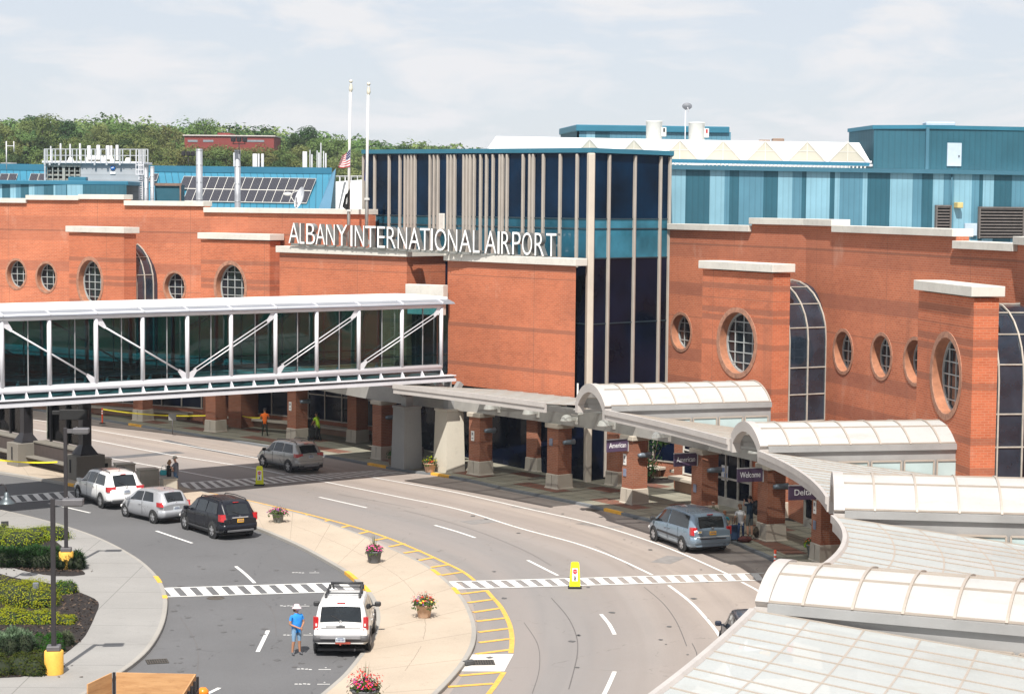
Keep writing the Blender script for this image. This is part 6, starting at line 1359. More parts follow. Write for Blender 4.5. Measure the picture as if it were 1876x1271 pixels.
# number-plate recess shifted badge, roof rack of the white SUV
mb = MB(); z = 1.94
for s in (-1, 1):
    mb.tube([(-1.35, s * .56, 1.84), (-1.2, s * .57, z - .02), (.2, s * .55, z), (.75, s * .5, z - .03), (.9, s * .46, 1.72)], .035, 8)
    for x in (-1.2, -.3, .5): mb.beam((x, s * .57, 1.78), (x, s * .56, z), .09, .06)
for x, r in ((-1.0, .02), (.1, .02), (.78, .045)): mb.tube([(x, -.56, z - .01), (x, .56, z - .01)], r, 8)
mb.build('roof_rack', mat_trim, t)
mb = MB(); mb.box((-2.29, .28, 1.08), (.012, .42, .05)); mb.build('tailgate_lettering', M('grey_tailgate_mark', (.45, .45, .46), .5), t)
mb = MB(); mb.tube([(-2.25, -.0, .5), (-2.42, 0, .5)], .035, 8); mb.box((-2.33, -.08, .53), (.1, .5, .05)); mb.build('tow_hitch', M('rusty_red_hitch', (.30, .06, .04), .7), t)
S = suv(4.7, 1.78, 1.08, 1.06, .02); S.update(L=4.7, W=1.88, paint=pnavy, win=[(-1.82, -.72, -1.7, -.76), (-.66, .30, -.66, .22), (.38, 1.2, .32, .68)], rear=(-2.22, -1.98, .9, .86), front=(1.22, .66, .95, .92), R=.36, axles=(-1.42, 1.44), bump=(.56, .32), skirt=.12, tail=(1.05, .3, .2, .2, -2.28), mirror=(1.02, 1.12), handles=(-.52, .46), gaps=(-.95, .34, 1.22), plate=(.86, mat_platey), badge=1.02, hbx=-1.95, hbz=1.7, tlean=.2)
t = car('dark_suv', 'dark navy SUV mostly hidden under the big glazed canopy roof', S); t.location = (8.05, 64.6, .012); t.rotation_euler = (0, 0, PI / 2 + .02)
# ------------------------------------------------------------------ people
mat_skin = M('skin', (.50, .27, .18), .55, var=.06, scale=6); mat_skin2 = M('tanned_skin', (.40, .20, .12), .55, var=.06, scale=6); mat_hair = M('dark_hair', (.03, .02, .015), .7, var=.3); mat_hairb = M('brown_hair', (.14, .065, .03), .7, var=.3); mat_eye = M('eye', (.02, .02, .02), .3)
def cloth(n, c): return M('cloth_' + n, c, .85, var=.15, scale=7, bump=.2)
def person(label, px, face, parts, H=1.72, arms=None, legs=None, lean=(0, 0), hat=None, hair=None, mask=False, skin=None, glasses=False, z=.14, sleeve=.45, shorts=None, girth=1.0, loc=None, head=(0, 0)):
    """parts: (top, bottom, shoes) materials. Local: +y faces forward, +x is the person's right hand side."""
    skin = skin or mat_skin; k = H / 1.75; c = loc or G(*px, z); c = V((c[0], c[1], z)); t_ = thing('person', label, 'person', c, face, 'people around the terminal')
    lx, ly = lean; g = girth
    J = {}; 
    J['pel'] = (V((0, 0, .95)), .152 * g); J['wst'] = (V((lx * .35, ly * .35, 1.10)), .140 * g); J['chs'] = (V((lx * .75, ly * .75, 1.30)), .160 * g); J['nkb'] = (V((lx, ly, 1.46)), .075); J['nck'] = (V((lx + head[0] * .4, ly + head[1] * .4 + .01, 1.53)), .052)
    hx, hy = lx + head[0], ly + .02 + head[1]
    J['jaw'] = (V((hx, hy + .02, 1.585)), .070); J['hed'] = (V((hx, hy + .005, 1.655)), .088); J['crn'] = (V((hx, hy - .005, 1.715)), .062)
    E = [('pel', 'wst', 'top'), ('wst', 'chs', 'top'), ('chs', 'nkb', 'top'), ('nkb', 'nck', 'skin'), ('nck', 'jaw', 'skin'), ('jaw', 'hed', 'skin'), ('hed', 'crn', 'skin')]
    arms = arms or {}; legs = legs or {}
    for s, n in ((1, 'R'), (-1, 'L')):
        sh = V((lx + s * .185 * (.5 + .5 * g), ly, 1.42)); el, ha = arms.get(n, (V((s * .25, -.02, 1.13)), V((s * .26, .06, .87)))); el = V(el); ha = V(ha)
        J['sh' + n] = (sh, .062); J['el' + n] = (el, .042); J['wr' + n] = (ha, .030); hd = ha + (ha - el).normalized() * .07; J['pm' + n] = (hd, .038)
        m_ = sh.lerp(el, sleeve * 2) if sleeve < .5 else el
        J['sl' + n] = (sh.lerp(el, .62), .052); E += [('chs', 'sh' + n, 'top'), ('sh' + n, 'sl' + n, 'top' if sleeve > 0 else 'skin'), ('sl' + n, 'el' + n, 'top' if sleeve > .7 else 'skin'), ('el' + n, 'wr' + n, 'top' if sleeve > .9 else 'skin'), ('wr' + n, 'pm' + n, 'skin')]
        kn, an = legs.get(n, (V((s * .11, .02, .50)), V((s * .12, -.02, .09)))); kn = V(kn); an = V(an)
        J['hp' + n] = (V((s * .095, 0, .88)), .095 * g); J['kn' + n] = (kn, .062); J['md' + n] = (V((s * .1, 0, .88)).lerp(kn, .75), .075); J['cf' + n] = (kn.lerp(an, .35) - V((0, .012, 0)), .056); J['an' + n] = (an, .038); J['to' + n] = (an + V((s * .02, .15, -.045)), .036)
        low = 'skin' if shorts else 'bot'
        E += [('pel', 'hp' + n, 'bot'), ('hp' + n, 'md' + n, 'bot'), ('md' + n, 'kn' + n, 'bot'), ('kn' + n, 'cf' + n, low), ('cf' + n, 'an' + n, low), ('an' + n, 'to' + n, 'shoe')]
    names = list(J); idx = {n: i for i, n in enumerate(names)}
    me = bpy.data.meshes.new('p'); me.from_pydata([tuple(J[n][0] * k) for n in names], [(idx[a], idx[b]) for a, b, _ in E], [])
    o = bpy.data.objects.new('p', me); COL.objects.link(o); sk = o.modifiers.new('s', 'SKIN'); sk.branch_smoothing = .6
    for i, n in enumerate(names):
        d = me.skin_vertices[0].data[i]; r = J[n][1] * k; d.radius = (r, r * (.78 if n in ('pel', 'wst', 'chs') else 1)); d.use_root = (n == 'pel')
        if n in ('pel', 'wst', 'chs'): d.radius = (r * .98, r * 1.0)
    su = o.modifiers.new('u', 'SUBSURF'); su.levels = 1; su.render_levels = 1
    dg = bpy.context.evaluated_depsgraph_get(); ev = bpy.data.meshes.new_from_object(o.evaluated_get(dg)); bpy.data.objects.remove(o); bpy.data.meshes.remove(me)
    mb = MB(); mb.v = [v.co.copy() for v in ev.vertices]; slot = {'top': 0, 'bot': 1, 'skin': 2, 'shoe': 3}
    for p in ev.polygons:
        q = p.center; best = (9, 'top')
        for a, b, m in E:
            A, B = J[a][0] * k, J[b][0] * k; d = B - A; u = max(0, min(1, (q - A).dot(d) / d.length_squared)); r = J[a][1] * (1 - u) + J[b][1] * u; D = (q - A - d * u).length - r * k
            if D < best[0]: best = (D, m)
        mb.f.append(list(p.vertices)); mb.m.append(slot[best[1]]); mb.uv.append(None); mb.sm.append(True)
    bpy.data.meshes.remove(ev)
    # five fingers on each hand, nose, ears and eyes
    for n, s in (('R', 1), ('L', -1)):
        pm, wr, el = J['pm' + n][0] * k, J['wr' + n][0] * k, J['el' + n][0] * k; d = (pm - wr).normalized(); sd_ = d.cross(V((0, 1, 0)) if abs(d.y) < .8 else V((0, 0, 1))).normalized(); cu = d.cross(sd_) * s
        for j, (off, ln) in enumerate(((-.030, .062), (-.010, .075), (.010, .070), (.028, .055))):
            b = pm + sd_ * off + d * .01; mb.tube([b, b + d * ln * .55 + cu * .008, b + d * ln * .9 + cu * .03], [.0095, .009, .007], 6, 2)
        b = pm - d * .03 - sd_ * .028; mb.tube([b, b - sd_ * .03 + d * .03, b - sd_ * .035 + d * .06 + cu * .01], [.011, .010, .008], 6, 2)
    hc = J['hed'][0] * k; mb.tube([hc + V((0, .078, .012)) * k, hc + V((0, .104, -.018)) * k, hc + V((0, .088, -.026)) * k], [.010, .016, .008], 6, 2)
    for s in (-1, 1): mb.ball(hc + V((s * .088, -.005, -.005)) * k, (.012, .02, .032), 8, 2); mb.ball(hc + V((s * .032, .080, .012)) * k, (.013, .008, .009), 8, 4)
    mb.ball(hc + V((0, .078, -.052)) * k, (.026, .010, .007), 8, 5)
    b = mb.build('body', [parts[0], parts[1], skin, parts[2], mat_eye, M('lip', (.38, .13, .11), .6)], t_)
    if hair:
        mt, ln = hair; h_ = MB(); h_.grid([[hc + V((math.sin(a) * math.cos(q) * .103, math.sin(a) * math.sin(q) * .108 - .012, .03 + math.cos(a) * .098)) * k for q in [PI * .98 + PI * 1.04 * j / 14 for j in range(15)]] for a in [.02 + i * .3 for i in range(7)]], sm=True)
        h_.grid([[hc + V((math.sin(a) * math.cos(q) * .10, math.sin(a) * math.sin(q) * .10 - .012, .03 + math.cos(a) * .102)) * k for q in [2 * PI * j / 14 for j in range(15)]] for a in [.02, .3, .6, .85]], sm=True)
        if ln: h_.tube([hc + V((0, -.09, .0)) * k, hc + V((0, -.115, -.12)) * k, hc + V((0, -.10, -ln)) * k], [.075, .07, .03], 8)
        h_.build('hair', mt, t_)
    if hat:
        mt, br = hat; h_ = MB(); c0 = hc + V((0, -.005, .035)) * k; h_.lathe([(.104 + br, -.02), (.104 + br * .6, .0), (.104, .012), (.102, .07), (.075, .105), (.001, .11)], c0, 18); h_.build('hat', mt, t_)
    if mask: h_ = MB(); h_.ball(hc + V((0, .072, -.04)) * k, (.058, .038, .045), 10); h_.build('face_mask', mask, t_)
    if glasses: h_ = MB(); h_.box(hc + V((0, .092, .014)) * k, (.13, .015, .035)); h_.build('sunglasses', mat_eye, t_)
    return t_
cW = cloth('white', (.62, .62, .62))
# face: rotation about z, 0 looks away from the camera (+y)
person('woman in a bright blue t-shirt, sun hat and face mask beside the white SUV', (543, 1199), -2.45, (cloth('bright_blue', (.02, .24, .68)), cloth('pale_denim', (.20, .33, .48)), cloth('grey_shoe', (.10, .10, .11))), H=1.66, arms={'R': ((.29, .02, 1.12), (.06, .24, 1.0)), 'L': ((-.29, .02, 1.12), (-.04, .26, 1.0))}, hat=(cloth('pink_hat', (.68, .52, .55)), .055), hair=(mat_hairb, .1), mask=cloth('lilac_mask', (.55, .45, .65)), shorts=True, girth=1.3, z=.01, skin=mat_skin2, legs={'R': ((.12, .01, .5), (.15, -.03, .09)), 'L': ((-.11, .02, .5), (-.13, .02, .09))})
person('man in a straw hat and denim shorts hugging the woman beside him', (322.5, 901), 1.3, (cloth('slate_grey', (.13, .14, .17)), cloth('mid_denim', (.06, .12, .22)), cloth('tan_shoe', (.25, .16, .1))), H=1.82, arms={'R': ((.24, .14, 1.16), (.02, .30, 1.12)), 'L': ((-.24, .16, 1.2), (-.02, .36, 1.25))}, hat=(cloth('straw', (.60, .55, .45)), .07), hair=(mat_hairb, 0), shorts=True, head=(0, .04))
person('woman in black trousers leaning on the man in the straw hat', (309.5, 901), -.85, (cloth('black_top', (.03, .025, .025)), cloth('black', (.012, .012, .014)), cloth('dark_shoe', (.03, .03, .03))), H=1.64, arms={'R': ((.26, .12, 1.2), (.1, .38, 1.12)), 'L': ((-.24, .14, 1.16), (-.02, .38, 1.08))}, hair=(M('sandy_hair', (.30, .17, .08), .7), .12), sleeve=0, skin=mat_skin, head=(.0, .05))
q = G(303, 901, .14); t = thing('shoulder_bag', 'small turquoise bag carried by the hugging woman', 'bag', (q.x - .1, q.y, 1.0)); mb = MB(); mb.bbox((0, 0, .14), (.34, .16, .28), .05); mb.build('bag_body', cloth('turquoise', (.05, .38, .42)), t); mb = MB(); mb.tube([(-.13, 0, .26), (-.05, .02, .5), (.1, .05, .52), (.13, 0, .26)], .014, 6); mb.build('strap', cloth('strap', (.04, .2, .22)), t)
person('man in an orange t-shirt seen from behind on the far pavement', (485, 799.5), .1, (cloth('safety_orange', (.85, .16, .01)), cloth('dark_green', (.022, .028, .018)), cloth('dark_shoe', (.03, .03, .03))), H=1.78, arms={'R': ((.27, .05, 1.15), (.14, .26, 1.08)), 'L': ((-.27, .05, 1.15), (-.14, .26, 1.08))}, hair=(mat_hair, 0), girth=1.08, skin=mat_skin2, legs={'R': ((.12, .02, .5), (.17, -.02, .09)), 'L': ((-.12, .02, .5), (-.15, -.02, .09))})
person('worker in a lime hi-vis vest bending over dark equipment beside a pier', (583, 808), .9, (cloth('hi_vis_lime', (.35, .58, .02)), cloth('worker_black', (.012, .012, .012)), cloth('dark_shoe', (.03, .03, .03))), H=1.8, arms={'R': ((.24, .2, 1.15), (.16, .42, 1.0)), 'L': ((-.24, .2, 1.15), (-.12, .44, 1.0))}, lean=(0, .14), hair=(mat_hair, 0), skin=mat_skin2, legs={'R': ((.13, .05, .5), (.16, -.06, .09)), 'L': ((-.11, .08, .52), (-.12, .12, .09))})
person('bald man in sunglasses standing behind the blue minivan', (1306, 988), 2.7, (cloth('olive', (.12, .12, .08)), cloth('khaki', (.2, .17, .12)), cloth('dark_shoe', (.03, .03, .03))), H=1.76, glasses=True)
person('child in a turquoise t-shirt with a bent elbow behind the blue minivan', (1326.5, 992), -.4, (cloth('aqua', (.06, .42, .52)), cloth('navy', (.02, .03, .07)), cloth('dark_shoe', (.03, .03, .03))), H=1.38, arms={'R': ((.33, -.02, 1.14), (.17, .06, .95)), 'L': ((-.25, 0, 1.13), (-.26, .05, .88))}, hair=(M('auburn_hair', (.22, .09, .04), .7), .1), skin=mat_skin)
person('woman in a white t-shirt and blue jeans stooping over luggage on the kerb', (1357, 992.5), .25, (cW, cloth('blue_jeans', (.02, .045, .12)), cloth('dark_shoe', (.03, .03, .03))), H=1.66, lean=(.0, .16), arms={'R': ((.26, .12, 1.12), (.16, .32, .95)), 'L': ((-.26, .12, 1.12), (-.2, .34, .9))}, hair=(mat_hairb, .16), head=(.02, .06))
person('man in navy lifting a dark rucksack beside the Welcome sign pier', (1373, 984), .6, (cloth('dark_navy', (.012, .03, .055)), cloth('grey_shorts', (.10, .11, .11)), cloth('pale_shoe', (.4, .45, .4))), H=1.86, arms={'R': ((.30, .1, 1.38), (.24, .2, 1.62)), 'L': ((-.28, .1, 1.38), (-.1, .26, 1.52))}, hair=(mat_hair, 0), shorts=True)
q = G(1377, 984, .14); t = thing('rucksack', 'dark rucksack being lifted onto a man\'s shoulder', 'rucksack', (q.x + .18, q.y - .05, 1.2)); mb = MB(); mb.ball((0, 0, .3), (.2, .17, .34), 12); mb.ball((.05, -.12, .18), (.13, .1, .16), 10); mb.build('rucksack_body', cloth('rucksack_black', (.012, .012, .015)), t); mb = MB(); mb.tube([(-.1, -.1, .5), (-.2, -.05, .7), (-.12, .1, .55)], .02, 6); mb.build('strap', mat_rubber, t)
q = G(1346, 990, .14); t = thing('suitcase', 'upright blue suitcase beside the stooping woman', 'suitcase', (q.x, q.y + .1, .14), .3); mb = MB(); mb.bbox((0, 0, .36), (.42, .26, .66), .04); mb.build('suitcase_body', cloth('suitcase_blue', (.04, .08, .17)), t); mb = MB(); mb.tube([(-.1, .05, .68), (-.1, .05, 1.0), (.1, .05, 1.0), (.1, .05, .68)], .012, 6); mb.build('suitcase_handle', mat_rubber, t)
q = G(1393, 985, .14); t = thing('duffel_bag', 'brown camouflage duffel bag on the pavement against the Welcome pier', 'bag', (q.x, q.y - .1, .14), .7); mb = MB(); mb.ball((0, 0, .3), (.42, .3, .32), 14); mb.ball((.12, -.05, .5), (.22, .2, .18), 10); mb.build('duffel_body', M('brown_camouflage', (.06, .042, .025), .9, var=.8, scale=8), t); mb = MB(); mb.tube([(-.25, -.1, .5), (0, -.15, .78), (.25, -.1, .5)], .02, 6); mb.build('duffel_strap', mat_rubber, t)
q = G(1362, 995, .14); t = thing('duffel_bag', 'dull red bag on the ground at the stooping woman\'s feet', 'bag', (q.x + .1, q.y + .3, .14), .2); mb = MB(); mb.ball((0, 0, .14), (.34, .2, .15), 12); mb.build('duffel_body', cloth('dull_red', (.11, .03, .027)), t); mb = MB(); mb.tube([(-.2, -.05, .28), (0, -.08, .44), (.2, -.05, .28)], .015, 6); mb.build('duffel_strap', mat_rubber, t)
q = G(570, 806, .14); t = thing('floor_machine', 'dark wheeled floor machine beside the hi-vis worker', 'machine', (q.x, q.y + .2, .14), .5); mb = MB(); mb.bbox((0, 0, .45), (.6, .8, .6), .06); mb.bbox((0, .2, 1.0), (.45, .3, .55), .05); mb.build('machine_body', mat_rubber, t)
mb = MB(); mb.tube([(-.25, -.3, .7), (-.25, -.6, 1.2), (.25, -.6, 1.2), (.25, -.3, .7)], .025, 8); mb.tube([(.1, .2, 1.2), (.1, .2, 1.6)], .04, 8); mb.build('machine_handle', mat_dsteel, t)
for s in (-1, 1):
    for y in (-.25, .25): mb = MB(); mb.lathe([(.001, -.05), (.13, -.05), (.13, .05), (.001, .05)], (s * .32, y, .13), 14, axis='X'); mb.build('wheel', mat_rubber, t)
# ------------------------------------------------------------------ corrugated blue buildings
def corrugated(name, col, freq=2.6, vert=True):
    k = N(name); p = k.uv(); sx = k.n('SeparateXYZ'); k.l(p, sx.inputs[0]); c = V(col); n1 = k.noise(.5, 4, k.geo())
    w = k.math('PINGPONG', k.math('MULTIPLY', sx.outputs[0 if vert else 1], freq), .5)
    cc = k.ramp(n1, [(.3, tuple(c * .88)), (.7, tuple(c * 1.08))]); cc = k.mix(k.rng(w, .34, .5, 0, .4), cc, tuple(c * .55))
    k.set(cc, .55, 0, .35); k.bump(w, .25, .05); return k.m
cL, cM, cD = corrugated('light_blue_cladding', (.205, .385, .475)), corrugated('mid_blue_cladding', (.085, .215, .29)), corrugated('dark_blue_cladding', (.024, .10, .14))
mat_trimblue = M('teal_blue_trim', (.05, .15, .21), .5, .1, var=.08, scale=.5); mat_brightblue = M('bright_blue_roof_metal', (.028, .16, .25), .45, .15, var=.08, scale=.4); mat_louv = M('brown_grey_louver', (.16, .14, .13), .6, .2); mat_door = M('pale_blue_door', (.42, .50, .58), .6, var=.06); mat_whiteroof = M('white_roof_sheet', (.72, .72, .71), .8, var=.03, scale=.4); mat_cream = M('cream_gable_panel', (.48, .455, .38), .8, var=.05, scale=1)
def wallq(mb, A, B, z0, z1, m=0):
    L = (B - A).length; o = UACC[0]; UACC[0] += L; mb.face([V((A.x, A.y, z0)), V((B.x, B.y, z0)), V((B.x, B.y, z1)), V((A.x, A.y, z1))], m, [(o, z0), (o + L, z0), (o + L, z1), (o, z1)])
def boxwalls(mb, P, z0, z1, m=0):
    for A, B in zip(P, P[1:] + P[:1]): wallq(mb, A, B, z0, z1, m)
A0 = V((9.6, 119.0, 0)); A1 = V((33.5, 128.5, 0))
hb = thing('blue_clad_building', 'long flat-roofed hall with vertical stripes of light, mid and dark blue cladding', 'building', (20, 125, 0))
pts = [1215, 1252, 1296, 1323, 1332, 1349.5, 1394, 1420.4, 1446.5, 1463.8, 1472.3, 1515, 1524, 1533, 1575, 1583.4, 1625, 1666, 1682.5, 1703, 1722.5, 1741.4, 1773.8, 1787.3, 1794.2, 1814, 1847, 1900]
tone = 'LDLMDMDLMDLDLMLDLMDLMLMDLDM'
ZW = {}
z1 = 17.25; mb = {}
for i, ch in enumerate(tone):
    P, Q = hit(pts[i], A0, A1), hit(pts[i + 1], A0, A1); m_ = MB(); wallq(m_, P, Q, 9, z1); m_.build('cladding_panel', {'L': cL, 'M': cM, 'D': cD}[ch], hb, world=True)
t, n = tn(A0, A1); Pl, Pr = hit(1214, A0, A1), hit(1910, A0, A1); nb = -n
m_ = MB(); [wallq(m_, A, B, 9, z1 - .03) for A, B in ((Pl, Pl + nb * 22), (Pl + nb * 22, Pr + nb * 22), (Pr + nb * 22, Pr))]; m_.build('plain_walls', cD, hb, world=True)
m_ = MB(); m_.beam(V((Pl.x, Pl.y, z1 + .02)) + n * .1, V((Pr.x, Pr.y, z1 + .02)) + n * .1, .3, .26); m_.build('eave_trim', mat_trimblue, hb, world=True)
Pm = hit(1600, A0, A1); m_ = MB(); m_.beam(V((Pl.x, Pl.y, z1 + .42)) + nb * 1.0, V((Pm.x, Pm.y, z1 + .42)) + nb * 1.0, .3, .22); m_.build('upper_trim', mat_brightblue, hb, world=True)
m_ = MB()
L_ = (Pm - Pl).length
for k in range(int(L_ / .28)): q = Pl + t * (k * .28) + nb * .88; m_.box((q.x, q.y, z1 + .26), (.1, .05, .2), math.atan2(t.y, t.x))
m_.build('eave_vent_comb', M('eave_comb', (.55, .55, .52), .7), hb, world=True)
m_ = MB(); m_.poly([V((p.x, p.y, z1 + .16)) for p in (Pl, Pr, Pr + nb * 22, Pl + nb * 22)]); m_.build('roof', mat_whiteroof, hb, world=True)
def onq(x, y): return onwall(x, y, A0, A1)
def louver(x0, y0, x1, y1, n_):
    P, Q = onq(x0, y0), onq(x1, y1); L = math.hypot(Q.x - P.x, Q.y - P.y); h = P.z - Q.z; a = math.atan2(t.y, t.x); c = V(((P.x + Q.x) / 2, (P.y + Q.y) / 2, Q.z)) + n * .06; m_ = MB()
    m_.box(c + V((0, 0, h / 2)), (L, .08, h), a, 1)
    for k in range(n_): m_.box(c + n * .07 + V((0, 0, h * (k + .5) / n_)), (L, .12, h / n_ * .42), a)
    for s in (-1, 1): m_.box(c + t * (s * L / 2) + n * .08 + V((0, 0, h / 2)), (.09, .2, h), a)
    m_.box(c + n * .08 + V((0, 0, h)), (L + .1, .2, .09), a); m_.build('louver', [mat_louv, M('louver_dark', (.012, .012, .012), .9)], hb, world=True)
louver(1713, 377, 1738, 421, 8); louver(1792, 380, 1871, 437, 10)
P, Q = onq(1766, 409), onq(1787, 432); m_ = MB(); m_.bbox(((P.x + Q.x) / 2 + n.x * .1, (P.y + Q.y) / 2 + n.y * .1, (P.z + Q.z) / 2), (math.hypot(Q.x - P.x, Q.y - P.y), .15, P.z - Q.z), .02, math.atan2(t.y, t.x)); m_.build('roof_door', mat_door, hb, world=True)
P = onq(1752, 376); m_ = MB(); m_.bbox((P.x + n.x * .25, P.y + n.y * .25, P.z), (.42, .45, .36), .03, math.atan2(t.y, t.x)); m_.build('wall_light', M('yellowed_light', (.55, .44, .18), .5), hb, world=True)
P, Q = onq(1743, 310), onq(1743, 430); m_ = MB(); m_.tube([P + n * .08, V((P.x, P.y, Q.z)) + n * .08], .035, 6); m_.build('downpipe', mat_trimblue, hb, world=True)
# penthouse on the roof
ph = thing('roof_penthouse', 'dark blue corrugated rooftop plant room with a pale door', 'plant room', (28, 131, z1 + .16))
B0 = V((AY(1600, 305, 128.2).x, 128.2, 0)); Bc = V((AY(1697, 305, 127.2).x, 127.2, 0)); B2 = Bc + V((9, 2.4, 0)); B3 = B2 + V((-1.5, 7, 0)); B4 = B0 + V((-.6, 6, 0)); zp = 20.1
m_ = MB(); boxwalls(m_, [B0, Bc, B2, B3, B4], z1, zp); m_.build('plant_room_walls', cD, ph, world=True)
m_ = MB(); R_ = [p + (p - V((28, 130, 0))).normalized() * .12 for p in (B0, Bc, B2, B3, B4)]
m_.poly([V((p.x, p.y, zp + .14)) for p in R_])
for A, B in zip(R_, R_[1:] + R_[:1]): wallq(m_, A, B, zp - .1, zp + .14)
m_.build('plant_room_cap', mat_bluecap, ph, world=True)
m_ = MB(); m_.beam(V((Bc.x, Bc.y - .05, z1)), V((Bc.x, Bc.y - .05, zp)), .35, .2); m_.build('corner_trim', mat_trimblue, ph, world=True)
P, Q = onwall(1735, 262, Bc, B2), onwall(1760, 305, Bc, B2); t2, n2 = tn(Bc, B2); m_ = MB(); c = (P + Q) / 2 + n2 * .05; m_.bbox((c.x, c.y, (P.z + max(Q.z, z1)) / 2), (math.hypot(P.x - Q.x, P.y - Q.y), .1, P.z - max(Q.z, z1)), .02, math.atan2(t2.y, t2.x)); d_ = m_.build('plant_room_door', mat_door, ph, world=True)
m_ = MB(); q = c + n2 * .07 + t2 * .3; m_.box((q.x, q.y, c.z - .1), (.06, .06, .12)); m_.build('handle', mat_rubber, d_, world=True)
P = AY(1720, 229, 131); m_ = MB(); m_.bbox((P.x, 131, zp + .35), (1.9, 1.2, .25), .05); m_.box((P.x, 131, zp + .2), (1.6, 1.0, .2)); m_.build('roof_hatch', mat_door, ph, world=True)
# white gabled skylight roof
sk = thing('white_skylight_roof', 'long white sawtooth skylight roof with a row of cream triangular gables', 'roof', (12, 128, z1))
E0 = V((AY(890, 290, 131).x, 131.0, 0)); E1 = V((AY(1605, 290, 124.6).x, 124.6 + .6, 0))
E0 = V((-1.9, 124.05, 0)); E1 = V((22.5, 125.8, 0)); te, ne = tn(E0, E1); ze = 17.75
R0, R1 = E0 - ne * 3.2 + te * 1.0, E1 - ne * 3.2
zr0 = AY(915, 250, R0.y).z; zr1 = AY(1598, 262, R1.y).z
m_ = MB(); m_.face([V((E0.x, E0.y, ze)), V((E1.x, E1.y, ze)), V((R1.x, R1.y, zr1)), V((R0.x, R0.y, zr0))]); Bk0, Bk1 = R0 - ne * 3.2 - te * 1, R1 - ne * 3.2; m_.face([V((R0.x, R0.y, zr0)), V((R1.x, R1.y, zr1)), V((Bk1.x, Bk1.y, ze)), V((Bk0.x, Bk0.y, ze))]); m_.face([V((E0.x, E0.y, ze)), V((R0.x, R0.y, zr0)), V((Bk0.x, Bk0.y, ze))]); m_.face([V((E1.x, E1.y, ze)), V((R1.x, R1.y, zr1)), V((Bk1.x, Bk1.y, ze))])
m_.build('roof_sheet', mat_whiteroof, sk, world=True)
m_ = MB(); m_.beam(V((E0.x, E0.y, ze - .12)) + ne * .1, V((E1.x, E1.y, ze - .12)) + ne * .1, .4, .14); m_.beam(V((E0.x, E0.y, ze + .1)) + ne * .05, V((E1.x, E1.y, ze + .1)) + ne * .05, .12, .12); m_.build('roof_gutter', mat_steel, sk, world=True)
for px in (1076, 1156.5, 1240, 1318.6, 1395.5, 1471.7, 1545.6):
    c = hit(px, E0, E1) + ne * .12; hw = 1.15; za = ze + (zr0 - ze) * .86; m_ = MB(); b = c - ne * 2.8
    a0, a1, ap = V((c.x, c.y, ze + .12)) - te * hw, V((c.x, c.y, ze + .12)) + te * hw, V((c.x, c.y, za)); m_.face([a0, a1, ap]); g_ = m_.build('gable', mat_cream, sk, world=True)
    m_ = MB(); bp = V((b.x, b.y, za)); m_.face([a1, V((b.x, b.y, ze)) + te * hw, bp, ap]); m_.face([a0, ap, bp, V((b.x, b.y, ze)) - te * hw]); 
    m_.build('gable_roof', mat_whiteroof, g_, world=True)
    m_ = MB(); m_.beam(a1, ap, .07, .07); m_.beam(a0, ap, .05, .05); m_.beam((a0 + a1) / 2, ap, .04, .04); m_.beam(a0.lerp(ap, .5), a1.lerp(ap, .5), .04, .04); m_.build('gable_edge', mat_frame, g_, world=True)
# rear block with two fans and a dish
rbk = thing('rear_plant_block', 'distant blue striped plant block standing behind the white skylights', 'building', (10, 150, 0))
C0_, C1_ = V((AY(1057, 250, 150).x, 150, 0)), V((AY(1333, 250, 151.5).x, 151.5, 0)); zt_ = AY(1195, 233, 150.7).z
pts2 = [1057, 1070, 1086, 1113, 1131, 1144, 1333]
for i, ch in enumerate('MLDMMD'):
    P, Q = hit(pts2[i], C0_, C1_), hit(pts2[i + 1], C0_, C1_); m_ = MB(); wallq(m_, P, Q, 12, zt_ - .3); m_.build('cladding_panel', {'L': cL, 'M': cM, 'D': cM if i > 4 else cD}[ch], rbk, world=True)
t3, n3 = tn(C0_, C1_); m_ = MB(); c = (C0_ + C1_) / 2 - n3 * 4; m_.bbox((c.x, c.y, zt_ - .15), ((C1_ - C0_).length + .2, 8.4, .5), .05, math.atan2(t3.y, t3.x)); m_.build('roof_cap', mat_bluecap, rbk, world=True)
m_ = MB(); [wallq(m_, A, B, 12, zt_ - .3) for A, B in ((C1_, C1_ - n3 * 8), (C1_ - n3 * 8, C0_ - n3 * 8), (C0_ - n3 * 8, C0_))]; m_.build('plain_walls', cD, rbk, world=True)
mat_fan = M('off_white_fan_casing', (.60, .61, .58), .6, var=.06, scale=2, dirt=.15); mat_rust = M('rusty_base', (.25, .09, .05), .8, var=.4, scale=3)
for px, l in ((1198, 'off-white cylindrical roof fan on a rusty base, left of the pair'), (1276, 'off-white cylindrical roof fan on a pale base, just under the dish')):
    c = AY(px, 258, 134); zb_ = 17.6; zt2 = AY(px, 222 if px < 1250 else 224.5, 134).z; f = thing('roof_fan', l, 'fan', (c.x, 134, zb_), .3, 'roof fans behind the skylights'); h = zt2 - zb_; r = .54; m_ = MB()
    m_.lathe([(r * 1.0, h * .50), (r, h - .1), (r * 1.06, h - .06), (r * 1.06, h), (r * .9, h), (r * .85, h - .3), (.001, h - .35)], n=24); m_.build('fan_drum', mat_fan, f)
    m_ = MB(); m_.lathe([(r * .86, 0), (r * .86, h * .52), (r, h * .52)], n=20); m_.build('fan_base', mat_rust if px < 1250 else mat_fan, f)
    m_ = MB(); m_.bbox((r * .98, -.3, h * .76), (.36, .36, .62), .03); m_.bbox((r * 1.5, -.1, h * .3), (.55, .4, .9), .03); m_.build('fan_motor', mat_fan, f)
    m_ = MB(); m_.box((r * .98, -.49, h * .8), (.12, .02, .25)); m_.build('motor_mark', mat_tail if px > 1250 else mat_rubber, f)
